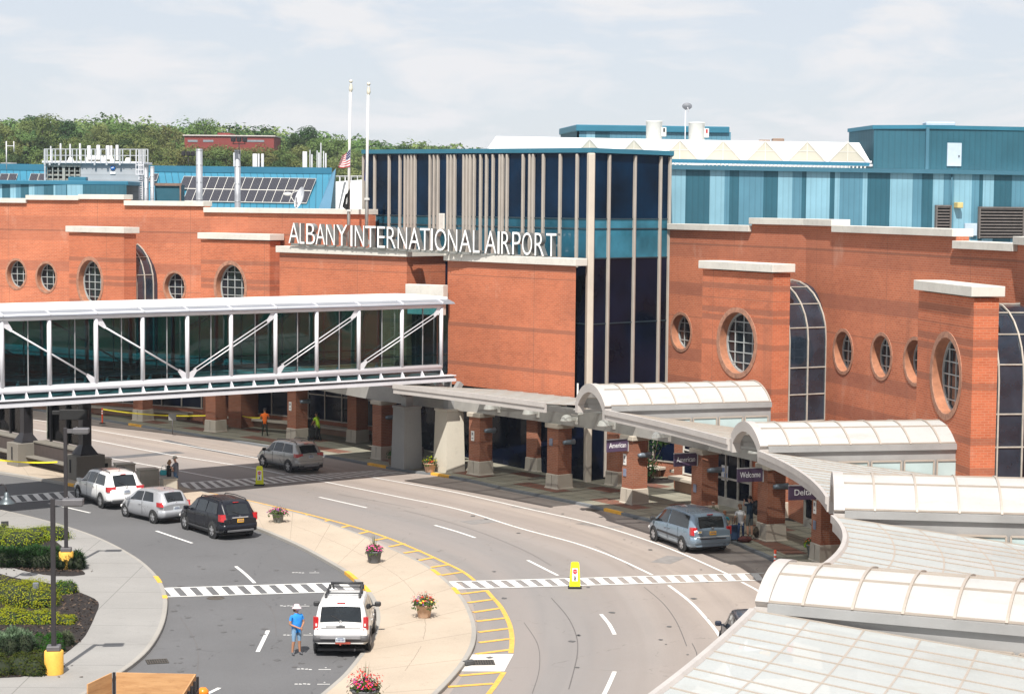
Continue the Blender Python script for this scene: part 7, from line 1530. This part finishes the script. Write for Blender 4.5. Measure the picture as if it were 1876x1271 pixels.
P = AY(1255, 262, 140); q = AY(1259, 195, 140); d_ = thing('satellite_dish', 'small grey satellite dish on a thin mast above the rear plant block', 'satellite dish', (P.x, 140, 17.5)); m_ = MB(); m_.tube([(0, 0, 0), (0, 0, q.z - 17.7)], .035, 8); m_.build('mast', mat_steel, d_)
m_ = MB(); c = V((.1, 0, q.z - 17.5)); m_.grid([[c + V((r * .35 * math.cos(a), -.2 + r * r * .12 - r * .02 * math.sin(a), r * .24 * math.sin(a))) for a in [2 * PI * j / 20 for j in range(20)]] for r in (.02, .4, .8, 1)], sm=True, closed=True); m_.build('dish', M('grey_dish', (.16, .17, .19), .6), d_); m_ = MB(); m_.tube([c + V((.05, -.1, -.25)), c + V((.08, -.5, -.4)), c + V((0, -.55, -.1))], .025, 6); m_.build('feed_arm', mat_steel, d_)

# ------------------------------------------------------------------ blue roofed building with solar panels
YR, YE = 176.0, 170.0
sbld = thing('blue_roofed_building', 'low building with a bright blue standing seam roof carrying solar panels', 'building', (-30, 173, 0))
RL, RRt = AY(-60, 309, YR), AY(608, 317, YR); EL, ER = AY(-60, 384, YE), AY(582, 386, YE)
zR = (RL.z + RRt.z) / 2; zE = ER.z
seam = N('standing_seam_blue'); u_ = seam.uv(); sx_ = seam.n('SeparateXYZ'); seam.l(u_, sx_.inputs[0]); f_ = seam.math('LESS_THAN', seam.math('PINGPONG', sx_.outputs[0], .28), .03); mat_seam = seam.set(seam.mix(f_, (.038, .20, .30), (.015, .085, .13)), .4, .15)
RLc, RRc, ELc, ERc = V((RL.x, YR, RL.z)), V((RRt.x, YR, RRt.z)), V((EL.x, YE, EL.z)), V((ER.x, YE, ER.z))
m_ = MB(); m_.face([ELc, ERc, RRc, RLc], 0, [(0, 0), ((ERc - ELc).length, 0), ((ERc - ELc).length + 1.2, 7), (0, 7)]); m_.build('roof', mat_seam, sbld, world=True)
m_ = MB(); m_.beam(RLc + V((0, 0, .18)), RRc + V((0, 0, .18)), .5, .55); m_.build('ridge_cap', mat_brightblue, sbld, world=True)
m_ = MB(); e1 = AY(618, 314, YR + 1.5); m_.face([ERc, V((e1.x, YE + .8, ERc.z)), V((e1.x, YR, RRc.z + .4)), RRc]); m_.face([ERc, V((e1.x, YE + .8, ERc.z)), V((e1.x, YE + .8, 8)), V((ERc.x, YE, 8))]); m_.face([V((e1.x, YE + .8, 8)), V((e1.x, YE + .8, ERc.z)), V((e1.x, YR, RRc.z + .4)), V((e1.x, YR, 8))]); m_.build('gable_wall', M('slate_blue_gable', (.085, .20, .30), .6, var=.06, scale=.5), sbld, world=True)
m_ = MB(); wallq(m_, V((EL.x, YE, 0)), V((ER.x, YE, 0)), 6, ERc.z - .02); m_.build('front_wall', cD, sbld, world=True)
def onroof(x, y):
    nn = (ERc - ELc).cross(RLc - ELc).normalized(); d = ray(x, y); return EYE + d * ((ELc - EYE).dot(nn) / d.dot(nn))
mat_pv = N('solar_cells'); b_ = mat_pv.n('TexBrick'); b_.offset = 0; b_.inputs['Scale'].default_value = 1; b_.inputs['Brick Width'].default_value = .16; b_.inputs['Row Height'].default_value = .16; b_.inputs['Mortar Size'].default_value = .008; b_.inputs['Color1'].default_value = (.018, .017, .026, 1); b_.inputs['Color2'].default_value = (.013, .013, .02, 1); b_.inputs['Mortar'].default_value = (.12, .12, .13, 1); mat_pv.l(mat_pv.uv(), b_.inputs['Vector']); mat_pv = mat_pv.set(b_.outputs[0], .15, 0, .5)
def pv(q):
    nn = (ERc - ELc).cross(RLc - ELc).normalized(); nn = nn if nn.z > 0 else -nn; P = [onroof(*p) + nn * .12 for p in q]; c = sum(P, V((0, 0, 0))) / 4
    m_ = MB(); m_.face([c + (p - c) * .95 + nn * .005 for p in P], 0, [(0, 0), (1.0, 0), (1.0, 1.65), (0, 1.65)]); s_ = m_.build('solar_panel', mat_pv, sbld, world=True)
    m_ = MB(); m_.face(P); 
    for a, b in zip(P, P[1:] + P[:1]): m_.face([a, b, b - nn * .08, a - nn * .08])
    m_.build('panel_frame', mat_frame, s_, world=True)
for j in range(2):
    for i in range(15):
        def g_(a, b): 
            tx, ty, bx, by = 337 + a * 242.5 / 15, 325 + a * 4.2 / 15, 319 + a * 242.5 / 15, 370 + a * 4.4 / 15
            return (tx + (bx - tx) * b, ty + (by - ty) * b)
        if j == 1 and i == 0: continue
        pv([g_(i, (j + 1) / 2), g_(i + 1, (j + 1) / 2), g_(i + 1, j / 2), g_(i, j / 2)])
for x in (2, 18, 57, 73, 276): pv([(x - 4, 333), (x + 11, 333.3), (x + 15, 320.5), (x, 320)])
# striped lower block in front
lb = thing('striped_plant_block', 'low plant block clad in blue stripes in front of the cooling plant', 'building', (-40, 158, 0))
D0, D1 = V((AY(-60, 350, 156).x, 156, 0)), V((AY(233, 350, 155).x, 155, 0)); zl = AY(120, 335, 155.5).z
pts3 = [-60, 6, 21, 31, 40, 55, 65, 82, 100, 103, 123, 125, 142, 153, 233]
for i, ch in enumerate('LDLMDLMDLMDLLD'):
    P, Q = hit(pts3[i], D0, D1), hit(pts3[i + 1], D0, D1); m_ = MB(); wallq(m_, P, Q, 9, zl - .15); m_.build('cladding_panel', {'L': cL, 'M': cM, 'D': cD}[ch], lb, world=True)
m_ = MB(); m_.bbox(((D0.x + D1.x) / 2, 158.4, zl), ((D1 - D0).length + .2, 6, .32), .04, -.03); m_.build('roof_cap', mat_brightblue, lb, world=True)
m_ = MB(); P = AY(138, 330, 156); m_.bbox((P.x, 157, P.z), (1.4, .8, .5), .04); m_.build('roof_curb', mat_bluecap, lb, world=True)
m_ = MB(); P, Q = AY(284, 338, 165), AY(331, 385, 165); m_.box(((P.x + Q.x) / 2, 166, (P.z + Q.z) / 2), (Q.x - P.x, 2, P.z - Q.z)); o = tag(m_.build('roof_dormer', cD), 'small dark blue walled dormer cut into the blue roof', 'dormer')
m_ = MB(); m_.beam(V((P.x - .1, 164.9, P.z)), V((Q.x + .1, 164.9, P.z)), .1, .22); m_.beam(V((Q.x, 164.9, P.z)), V((Q.x, 164.9, Q.z)), .22, .1); m_.build('dormer_trim', M('brown_trim', (.20, .13, .10), .6), o)
for ch in o.children: ch.location = -o.location

# ------------------------------------------------------------------ cooling plant with railing and aerials
YC = 160.0
ct = thing('cooling_plant', 'grey ribbed rooftop cooling plant with a railed deck, louvers and caged ladder', 'cooling plant', AY(180, 366, YC)); cz = ct.location.z
mat_rib2 = corrugated('grey_ribbed_cladding', (.36, .38, .40), 2.2, False)
def pc(x, y, dy=0): q = AY(x, y, YC); return V((q.x, YC + dy, q.z))
a, b = pc(147, 298), pc(256, 372); m_ = MB(); wallq(m_, V((a.x, YC, 0)), V((b.x, YC, 0)), b.z - 2, a.z); wallq(m_, V((b.x, YC, 0)), V((b.x, YC + 4, 0)), b.z - 2, a.z); wallq(m_, V((a.x, YC + 4, 0)), V((a.x, YC, 0)), b.z - 2, a.z); m_.build('plant_casing', mat_rib2, ct, world=True)
a2 = pc(84, 297); m_ = MB(); m_.bbox(((a2.x + b.x) / 2, YC + 2, a2.z), (b.x - a2.x + .5, 4.6, .18), .03); m_.build('plant_deck', mat_steel, ct, world=True)
m_ = MB(); p0, p1 = pc(86, 303), pc(147, 345); m_.box(((p0.x + p1.x) / 2, YC + .8, (p0.z + p1.z) / 2), (p1.x - p0.x, .1, p0.z - p1.z), m=1)
for i in range(7): x = p0.x + (p1.x - p0.x) * i / 6; m_.box((x, YC + .25, (p0.z + p1.z) / 2), (.09 if i != 3 else .22, .5, p0.z - p1.z))
for j in range(6): m_.box(((p0.x + p1.x) / 2, YC + .35, p1.z + (p0.z - p1.z) * j / 5), (p1.x - p0.x, .5, .10), mat=Matrix.Rotation(.35, 3, 'X'))
m_.box(((p0.x + p1.x) / 2, YC + .2, p0.z + .05), (p1.x - p0.x + .1, .6, .28)); m_.build('intake_louver', [M('louver_grey_green', (.30, .31, .28), .6), M('intake_dark', (.01, .01, .01), .9)], ct, world=True)
m_ = MB()
for x in (83, 88, 97, 103, 112, 122, 134, 142, 150, 158, 169, 176, 186, 196, 211, 221, 226, 240, 251, 257, 262, 267, 272): m_.beam(pc(x, 273.5, -.3), pc(x, 300, -.3), .09, .09)
for y in (273.5, 285): m_.beam(pc(83, y, -.3), pc(272, y + .5, -.3), .06, .06)
for x in (84, 93, 110, 175, 197, 221): m_.beam(pc(x, 297, -.32), pc(x, 303, -.32), .14, .14)
m_.beam(pc(84, 273, -.3), pc(84, 345, -.3), .12, .12); m_.build('deck_railing', M('galvanised_railing', (.48, .50, .52), .45, .4), ct, world=True)
m_ = MB()
for x in (257, 263): m_.beam(pc(x, 296, -.5), pc(x, 366, -.5), .07, .07)
for k in range(16): y = 300 + k * 4.2; m_.beam(pc(257, y, -.5), pc(263, y, -.5), .05, .05)
for y in (303, 311, 320): m_.beam(pc(253, y, -.9), pc(267, y, -.9), .06, .06); 
for x in (253, 258, 262, 267): m_.beam(pc(x, 275, -.9), pc(x, 321, -.9), .05, .05)
m_.build('caged_ladder', mat_steel, ct, world=True)
m_ = MB(); c = pc(207, 308, -.06); m_.lathe([(.001, -.02), (.19, -.02), (.19, .02)], c, 18, axis='Y'); c2 = pc(207, 317, -.06); m_.box(c2, (.42, .03, .17), m=1); m_.box(c + V((-.02, -.03, .02)), (.2, .02, .05), mat=Matrix.Rotation(-.4, 3, 'Y'), m=1); m_.build('maker_plate', [M('blue_disc', (.02, .16, .5), .5), mat_signwhite], ct, world=True)
m_ = MB()
for x0, x1, y in ((152, 184, 291), (184, 201, 291), (120, 127, 292), (226, 232, 292)):
    a, b = pc(x0, y, 1.2), pc(x1, y, 1.2); m_.tube([a + V((0, 0, -.3)), a + V((.15, 0, .1)), b + V((-.15, 0, .1)), b + V((0, 0, -.3))], .18, 8)
m_.build('white_pipework', mat_wht, ct, world=True)
def aerial(x, y0, y1, w, y, label, base=None):
    q0, q1 = AY(x, y0, y), AY(x, y1, y); m_ = MB(); h = q0.z - q1.z; m_.bbox((q0.x, y, (q0.z + q1.z) / 2), (w, .16, h), .03); o = m_.build('panel_aerial', M('pale_aerial', (.62, .62, .65), .5, var=.06)); tag(o, label, 'aerial', 'panel aerials on the roofs')
    m_ = MB(); m_.tube([(0, .14, -.4), (0, .14, h)], .03, 6); m_.build('aerial_pole', mat_lhead, o)
for x, y0, y1, w, l in ((93, 268, 294, .10, 'slim aerial at the far end of the cooling plant rail'), (111, 263, 294, .13, 'second slim aerial on the cooling plant'), (128.5, 264, 294, .11, 'third slim aerial on the cooling plant'), (146.5, 263, 293, .13, 'fourth slim aerial, above the louver edge'), (163, 267, 287, .28, 'first broad aerial above the white pipes'), (180, 266, 287, .28, 'second broad aerial above the white pipes'), (197.5, 267, 287, .30, 'third broad aerial above the white pipes'), (204, 267, 292, .16, 'slim aerial tucked beside the third broad one'), (214.5, 266, 294, .22, 'last broad aerial before the caged ladder')): aerial(x, y0, y1, w, YC + 1.6, l + ' ')
for x, y0, y1, w, l in ((467, 282, 312, .40, 'broad pale aerial, left of the group behind the second flue'), (474, 282, 312, .16, 'slim pale aerial in the middle of the group behind the second flue'), (481, 282, 312, .24, 'pale aerial at the right of the group behind the second flue'), (429, 280, 312, .14, 'slim pale aerial half hidden by the second flue'), (558.5, 278, 312, .40, 'broad lone aerial near the end of the blue roof'), (568, 275, 314, .08, 'thin whip aerial beside the broad lone one'), (571.5, 283, 314, .12, 'slim aerial second from the broad lone one'), (581, 276, 314, .08, 'thin whip aerial mid group at the blue roof end'), (584.5, 280, 314, .14, 'slim aerial mid group at the blue roof end'), (588, 262, 314, .09, 'tallest lattice whip at the blue roof end'), (593, 277, 314, .10, 'thin aerial second from the blue roof end'), (597, 281, 314, .13, 'slim aerial closest to the blue roof end')): aerial(x, y0, y1, w, YR + .5, l)
q = AY(12, 310, 172); t_ = thing('rooftop_mast', 'thin rooftop mast with side arms at the far end of the blue roof', 'mast', q); m_ = MB(); z_ = AY(12, 259, 172).z - q.z; m_.tube([(0, 0, 0), (0, 0, z_)], .05, 6); m_.build('mast_pole', mat_steel, t_); m_ = MB(); m_.tube([(0, 0, z_ - .4), (.65, 0, z_ - .4), (.65, 0, z_)], .04, 6); m_.tube([(.65, 0, z_ - .9), (.65, 0, z_ - .1)], .04, 6); m_.tube([(-.5, 0, .5), (.9, 0, .5)], .03, 6); m_.build('side_arm', mat_steel, t_)
# flues and floodlights
mat_flue = M('galvanised_flue', (.40, .41, .43), .4, .5, var=.2, scale=1.5)
for x, w, y0, y1, Y, l in ((365.3, 12, 273, 378, 150, 'tall galvanised flue beside the small floodlights, in front of the solar panels'), (435.3, 11, 275, 382, 148, 'tall galvanised flue with floodlights above it, in front of the solar panels'), (279, 7.6, 305, 372, 152, 'thin galvanised flue by the cooling plant ladder'), (267.5, 7, 308, 372, 152, 'shorter thin flue hard against the cooling plant')):
    b = AY(x, y1, Y); r = w / 2 * Y / F; h = AY(x, y0, Y).z - b.z; t_ = thing('flue', l, 'flue', b, 0, 'galvanised flues on the roof'); m_ = MB(); m_.lathe([(r, -.5), (r, h), (r * .9, h), (r * .88, h - .4)], n=20); p_ = m_.build('flue_pipe', mat_flue, t_); m_ = MB()
    for k in (.12, .42, .72, .98): m_.lathe([(r, h * k - .03), (r * 1.05, h * k - .03), (r * 1.05, h * k + .03), (r, h * k + .03)], n=20)
    m_.build('flue_band', mat_flue, p_)
for x, y0, yb, Y, l in ((438, 258, 275, 147, 'cluster of black floodlights standing above the second flue'), (345, 283, 306, 178, 'dim cluster of floodlights behind the first flue')):
    b = AY(x, yb, Y); c = AY(x, y0 + 6, Y); h = c.z - b.z; s = 1 if Y < 150 else 1.0; t_ = thing('floodlight_cluster', l, 'floodlights', b, 0, 'floodlight clusters'); m_ = MB(); m_.tube([(0, 0, -.3), (0, 0, h)], .04, 6); m_.beam((-.48, 0, h), (.48, 0, h), .05, .06); m_.build('bracket', mat_dsteel, t_)
    for i in (-1, 0, 1):
        m_ = MB(); m_.bbox((i * .42, 0, h + .36), (.34, .34, .42), .05); m_.beam((i * .42, 0, h), (i * .42, 0, h + .25), .04, .04); m_.build('floodlight', mat_dsteel, t_)
# dish on the parapet, seen from the side
b = AY(540, 384, 140); t_ = thing('satellite_dish', 'white satellite dish seen edge-on at the parapet before the blue roof', 'satellite dish', b); c = AY(548, 362, 140) - b; m_ = MB(); ax_ = V((-.86, -.42, .28)).normalized(); e1_ = ax_.cross(V((0, 0, 1))).normalized(); e2_ = e1_.cross(ax_)
m_.grid([[c + ax_ * (.25 * r * r - .25) * 1.0 + (e1_ * math.cos(a) + e2_ * math.sin(a)) * r * .78 for a in [2 * PI * j / 28 for j in range(28)]] for r in (.02, .3, .6, .85, 1)], sm=True, closed=True); m_.build('dish', M('white_dish', (.62, .64, .68), .5), t_); m_ = MB(); f_ = c + ax_ * .75; m_.tube([c - e2_ * .6, f_], .025, 6); m_.tube([c + e2_ * .6, f_], .015, 6); m_.ball(f_ + V((-.12, 0, .02)), (.3, .12, .13), 10); m_.build('feed_arm', mat_wht, t_); m_ = MB(); m_.tube([(0.1, .1, -.5), (0.1, .1, c.z)], .06, 8); m_.build('dish_mount', mat_lhead, t_)
# tank behind the flagpoles
c = AY(650, 384, 230); zt4 = AY(650, 334, 230).z; t_ = thing('storage_tank', 'white storage tank with a rail, behind the flagpoles', 'tank', (c.x + 1.0, 236, 0)); m_ = MB(); m_.lathe([(5, 0), (5, zt4), (.001, zt4 + .4)], n=40); m_.build('tank_shell', M('white_tank', (.70, .71, .72), .6, var=.04, scale=.3), t_); m_ = MB()
for k in range(40): a = k * 2 * PI / 40; m_.box((5 * math.cos(a), 5 * math.sin(a), zt4 + .35), (.08, .08, .7))
m_.lathe([(4.95, zt4 + .7), (5.05, zt4 + .72), (4.95, zt4 + .76)], n=40); m_.build('tank_rail', mat_steel, t_); m_ = MB(); m_.beam((-4.3, -2.8, 8), (-2.2, -4.6, zt4), .5, .06); m_.build('tank_stair', mat_roofg, t_)
for x, y, Y, l in ((1425, 256, 150, 'small brown roof unit on the white skylight ridge'),):
    b = AY(x, y + 3, 130.5); m_ = MB(); m_.bbox((b.x, 130.5, b.z), (.75, .7, .35), .04); m_.bbox((b.x - .85, 130.8, b.z - .02), (.7, .7, .22), .04); tag(m_.build('roof_unit', M('brown_roof_unit', (.22, .15, .11), .7)), l, 'roof unit')
# thin lightning rods on copings
for x, y in ((162, 356), (408, 375), (449, 380), (1390, 405), (1465, 405), (1546, 412)):
    pass

# ------------------------------------------------------------------ hill, trees and the far brick building
def hill(x, y):
    w = max(0, min(1, (y - 250) / 230)); s = w * w * (3 - 2 * w); px = CX + x / max(y, 1) * F; return -0.3 + s * (23.6 - 5.0 * max(0, min(1, (px - 250) / 500)) - 1.4 * max(0, min(1, (px - 640) / 280)))
    w = max(0, min(1, (y - 330) / 330)); s = w * w * (3 - 2 * w); sx_ = max(0, min(1, (60 - x) / 130)); sx_ = sx_ * sx_ * (3 - 2 * sx_); return -0.3 + s * (5.0 + 16.5 * sx_)
m_ = MB(); XS = list(range(-420, 421, 30)); YS = list(range(240, 660, 15)); m_.grid([[V((x, y, hill(x, y))) for x in XS] for y in YS], sm=True); struct(m_.build('hill', mat_grass, loc=(0, 0, 0)))
mat_tA = leafmat('tree_leaf', (.135, .18, .06), .5, .16, .3); mat_tB = leafmat('dark_tree_leaf', (.055, .088, .034), .45, .16, .25); mat_tC = leafmat('olive_tree_leaf', (.18, .205, .075), .45, .16, .3); mat_bark = M('grey_bark', (.12, .10, .08), .95, var=.3)
def treeproto(seed, mat, H, Wd, conical=False, nl=3000, ls=.26):
    random.seed(seed); L_ = MB(); T_ = MB(); T_.tube([(0, 0, -.5), (.1, 0, H * .25), (-.05, .1, H * .6)], [H * .03, H * .022, H * .008], 7)
    cl = []
    for k in range(30):
        u = random.random(); z = H * (.28 + .66 * u); rr = Wd / 2 * (math.sin(PI * min(1, (.12 + u * .85))) ** .7 if not conical else (1.05 - u) * .9) * math.sqrt(random.random()); a = random.uniform(0, 6.28)
        c = V((rr * math.cos(a), rr * math.sin(a), z)); cl.append((c, Wd * random.uniform(.11, .20) * (1 if not conical else .7)))
        if k < 9: T_.tube([(0, 0, H * (.2 + .3 * u)), c * .6 + V((0, 0, c.z * .25)), c], [H * .01, H * .007, H * .003], 5)
    for k in range(nl):
        c, r = random.choice(cl); v = rv(); v = v.normalized() * (v.length ** .4); p = c + V((v.x * r, v.y * r, v.z * r * .8)); leaf(L_, p, v + V((0, 0, .5)) + rv() * .5, ls * random.uniform(.7, 1.5))
    a = L_.build('crown', mat, loc=(0, 0, 0)); b = T_.build('trunk', mat_bark, loc=(0, 0, 0)); return a, b
PROT = [treeproto(1, mat_tA, 13, 10), treeproto(2, mat_tB, 14, 11), treeproto(3, mat_tC, 12, 9.5), treeproto(4, mat_tA, 15, 12), treeproto(5, mat_tB, 15, 6.5, True), treeproto(6, mat_tC, 14, 11)]
random.seed(11)
KIND = ['round mid-green broadleaf tree', 'dense dark green broadleaf tree', 'loose olive green broadleaf tree', 'wide mid-green broadleaf tree', 'narrow dark conifer', 'wide pale olive broadleaf tree']
names = ['broadleaf_tree', 'broadleaf_tree', 'broadleaf_tree', 'broadleaf_tree', 'conifer_tree', 'broadleaf_tree']
used = [False] * 6
spots = []
for px in range(-40, 940, 15):
    for Y in (335, 372, 408, 442):
        if random.random() < .84: spots.append((px + random.uniform(-7, 7), Y + random.uniform(-14, 14)))
for px, Y in spots:
    x = (px - CX) / F * Y; pz = random.choices(range(6), [3, 3, 3, 3, 1.5 if px > 480 else .3, 3])[0]
    if 325 < px < 510: sc_ = random.uniform(.7, .85)
    else: sc_ = random.uniform(.62, .92)
    if px > 640: sc_ *= .9
    if 320 < px < 515 and Y > 392 and Y < 446: continue
    crown, trunk = PROT[pz]
    where = 'near row' if Y < 352 else 'second row' if Y < 390 else 'third row' if Y < 425 else 'back row'
    rel = 'behind the cooling plant' if px < 290 else 'behind the solar roof' if px < 560 else 'behind the flagpoles' if px < 700 else 'behind the glass tower'
    r = bpy.data.objects.new(names[pz], None); COL.objects.link(r); r.location = (x, Y, hill(x, Y) - .3); r.rotation_euler = (0, 0, random.uniform(0, 6.28)); r.scale = (sc_, sc_, sc_ * random.uniform(.85, 1.1))
    tag(r, f'{KIND[pz]}, {where} of the wood {rel}', 'tree', f'{KIND[pz]}s, {where} of the wood {rel}')
    for s in (crown, trunk): c = s.copy(); COL.objects.link(c); c.parent = r; c.location = (0, 0, 0)
for px in range(326, 522, 11):
    pz = random.choice((0, 1, 2, 3, 5)); Y = random.uniform(392, 402); x = (px + random.uniform(-4, 4) - CX) / F * Y; crown, trunk = PROT[pz]
    zt6 = 15 + (374 - .009 * (CX - px) - 263.5 - random.uniform(-4.5, 5)) * Y / F; sc_ = (zt6 - hill(x, Y)) / (13, 14, 12, 15, 15, 14)[pz] * .97
    r = bpy.data.objects.new(names[pz], None); COL.objects.link(r); r.location = (x, Y, hill(x, Y) - .3); r.rotation_euler = (0, 0, random.uniform(0, 6.28)); r.scale = (sc_ * .85, sc_ * .85, sc_)
    tag(r, f'{KIND[pz]}, in front of the far brick building', 'tree', f'{KIND[pz]}s, in front of the far brick building')
    for s in (crown, trunk): c = s.copy(); COL.objects.link(c); c.parent = r; c.location = (0, 0, 0)
for a, b in PROT: bpy.data.objects.remove(a); bpy.data.objects.remove(b)
# far wood on the ridge: one mass
L_ = MB(); random.seed(3)
for k in range(620):
    Y = random.uniform(462, 600); px = random.uniform(-60, 960); x = (px - CX) / F * Y; z = hill(x, Y); H = random.uniform(9.5, 13.2); W_ = random.uniform(4, 6.5); mi = random.choice((0, 0, 1, 2))
    for q in range(270):
        v = rv().normalized(); bl = .8 + .2 * math.sin(v.x * 7 + k) * math.sin(v.y * 6 + k * 2) * math.cos(v.z * 5 + k); p = V((x, Y, z + H * .55)) + V((v.x * W_ * bl, v.y * W_ * bl, v.z * H * .45 * bl)); leaf(L_, p, v + rv() * .6, random.uniform(.35, .75), mi)
o = L_.build('ridge_wood', [mat_tA, mat_tB, mat_tC], loc=(0, 0, 0)); o['kind'] = 'stuff'; o['label'] = 'distant wood covering the ridge below the sky'
# brick building among the trees
Y = 420; a, b = AY(338, 262, Y), AY(502, 262, Y); zt5 = AY(420, 249.5, Y).z; fb_ = thing('far_brick_building', 'long low red brick building glimpsed among the trees on the slope', 'building', ((a.x + b.x) / 2, Y + 6, 0))
m_ = MB(); m_.box(((a.x + b.x) / 2, Y + 6, zt5 / 2), (b.x - a.x, 12, zt5)); q0, q1 = AY(396, 243, Y), AY(419, 250, Y); m_.box(((q0.x + q1.x) / 2, Y + 6, zt5 + (q0.z - zt5) / 2), (q1.x - q0.x, 8, q0.z - zt5 - .01)); m_.build('brick_walls', M('far_red_brick', (.21, .042, .036), .9, var=.12, scale=.5), fb_, world=True)
for x0, x1 in ((372, 391), (447, 484), (344, 362)): p, q = AY(x0, 256.5, Y), AY(x1, 260.5, Y); m_ = MB(); m_.box(((p.x + q.x) / 2, Y - .03, (p.z + q.z) / 2), (q.x - p.x, .1, p.z - q.z)); m_.build('window_band', M('far_window', (.22, .25, .28), .2), fb_, world=True)
m_ = MB(); m_.box(((a.x + b.x) / 2, Y + 6, zt5 + .08), (b.x - a.x + .6, 12.6, .22)); m_.build('roof_edge', M('far_roof_edge', (.55, .5, .48), .8), fb_, world=True)
# ------------------------------------------------------------------ daylight
SUN_EL, SUN_AZ = R(53), R(6)          # azimuth measured from behind the camera towards its left
to_sun = V((-math.sin(SUN_AZ) * math.cos(SUN_EL), -math.cos(SUN_AZ) * math.cos(SUN_EL), math.sin(SUN_EL)))
sl = bpy.data.lights.new('sun', 'SUN'); sl.energy = 5.0; sl.angle = R(.53); sl.color = (1.0, .955, .89)
so = bpy.data.objects.new('sun', sl); COL.objects.link(so); so.rotation_euler = to_sun.to_track_quat('Z', 'Y').to_euler(); so.location = (0, -40, 80)
w = bpy.data.worlds.new('World'); SC.world = w; w.use_nodes = True; t = w.node_tree; t.nodes.clear()
out = t.nodes.new('ShaderNodeOutputWorld'); bg = t.nodes.new('ShaderNodeBackground'); sky = t.nodes.new('ShaderNodeTexSky'); sky.sky_type = 'NISHITA'; sky.sun_disc = False; sky.sun_elevation = SUN_EL
sky.sun_rotation = math.atan2(to_sun.x, to_sun.y); sky.air_density = 1.0; sky.dust_density = .7; sky.ozone_density = 2.5; sky.altitude = 60
tc = t.nodes.new('ShaderNodeTexCoord'); mp = t.nodes.new('ShaderNodeMapping'); mp.inputs['Scale'].default_value = (1.0, 1.0, 3.6); t.links.new(tc.outputs['Generated'], mp.inputs[0])
nz = t.nodes.new('ShaderNodeTexNoise'); nz.inputs['Scale'].default_value = 11.0; nz.inputs['Detail'].default_value = 7; nz.inputs['Roughness'].default_value = .58; nz.inputs['Distortion'].default_value = .4; t.links.new(mp.outputs[0], nz.inputs['Vector'])
rp = t.nodes.new('ShaderNodeMapRange'); rp.inputs[1].default_value = .47; rp.inputs[2].default_value = .62; rp.inputs[3].default_value = .0; rp.inputs[4].default_value = 1.0; t.links.new(nz.outputs[0], rp.inputs[0])
mx = t.nodes.new('ShaderNodeMix'); mx.data_type = 'RGBA'; m0 = t.nodes.new('ShaderNodeMix'); m0.data_type = 'RGBA'; m0.inputs[0].default_value = .85; t.links.new(sky.outputs[0], m0.inputs[6]); m0.inputs[7].default_value = (4.05, 4.22, 4.6, 1)
t.links.new(rp.outputs[0], mx.inputs[0]); t.links.new(m0.outputs[2], mx.inputs[6]); mx.inputs[7].default_value = (4.95, 4.98, 5.12, 1)
t.links.new(mx.outputs[2], bg.inputs[0]); bg.inputs[1].default_value = .13; t.links.new(bg.outputs[0], out.inputs[0])
hz = bpy.data.materials.new('haze_air'); hz.use_nodes = True; ht = hz.node_tree; ht.nodes.clear(); ho = ht.nodes.new('ShaderNodeOutputMaterial'); hv = ht.nodes.new('ShaderNodeVolumePrincipled'); hv.inputs['Color'].default_value = (.78, .88, 1.0, 1); hv.inputs['Density'].default_value = .00012; ht.links.new(hv.outputs[0], ho.inputs['Volume'])
hb_ = MB(); hb_.box((0, 310, 19.5), (1000, 760, 43)); hz_o = hb_.build('haze', hz, loc=(0, 0, 0)); hz_o['kind'] = 'stuff'; hz_o['label'] = 'thin summer haze in the air over the airport'
SC.view_settings.view_transform = 'Standard'; SC.view_settings.look = 'None'; SC.view_settings.exposure = .42; SC.view_settings.gamma = 1.0
SC.cycles.max_bounces = 8; SC.cycles.transparent_max_bounces = 16; SC.cycles.use_denoising = True; SC.cycles.caustics_reflective = False; SC.cycles.caustics_refractive = False
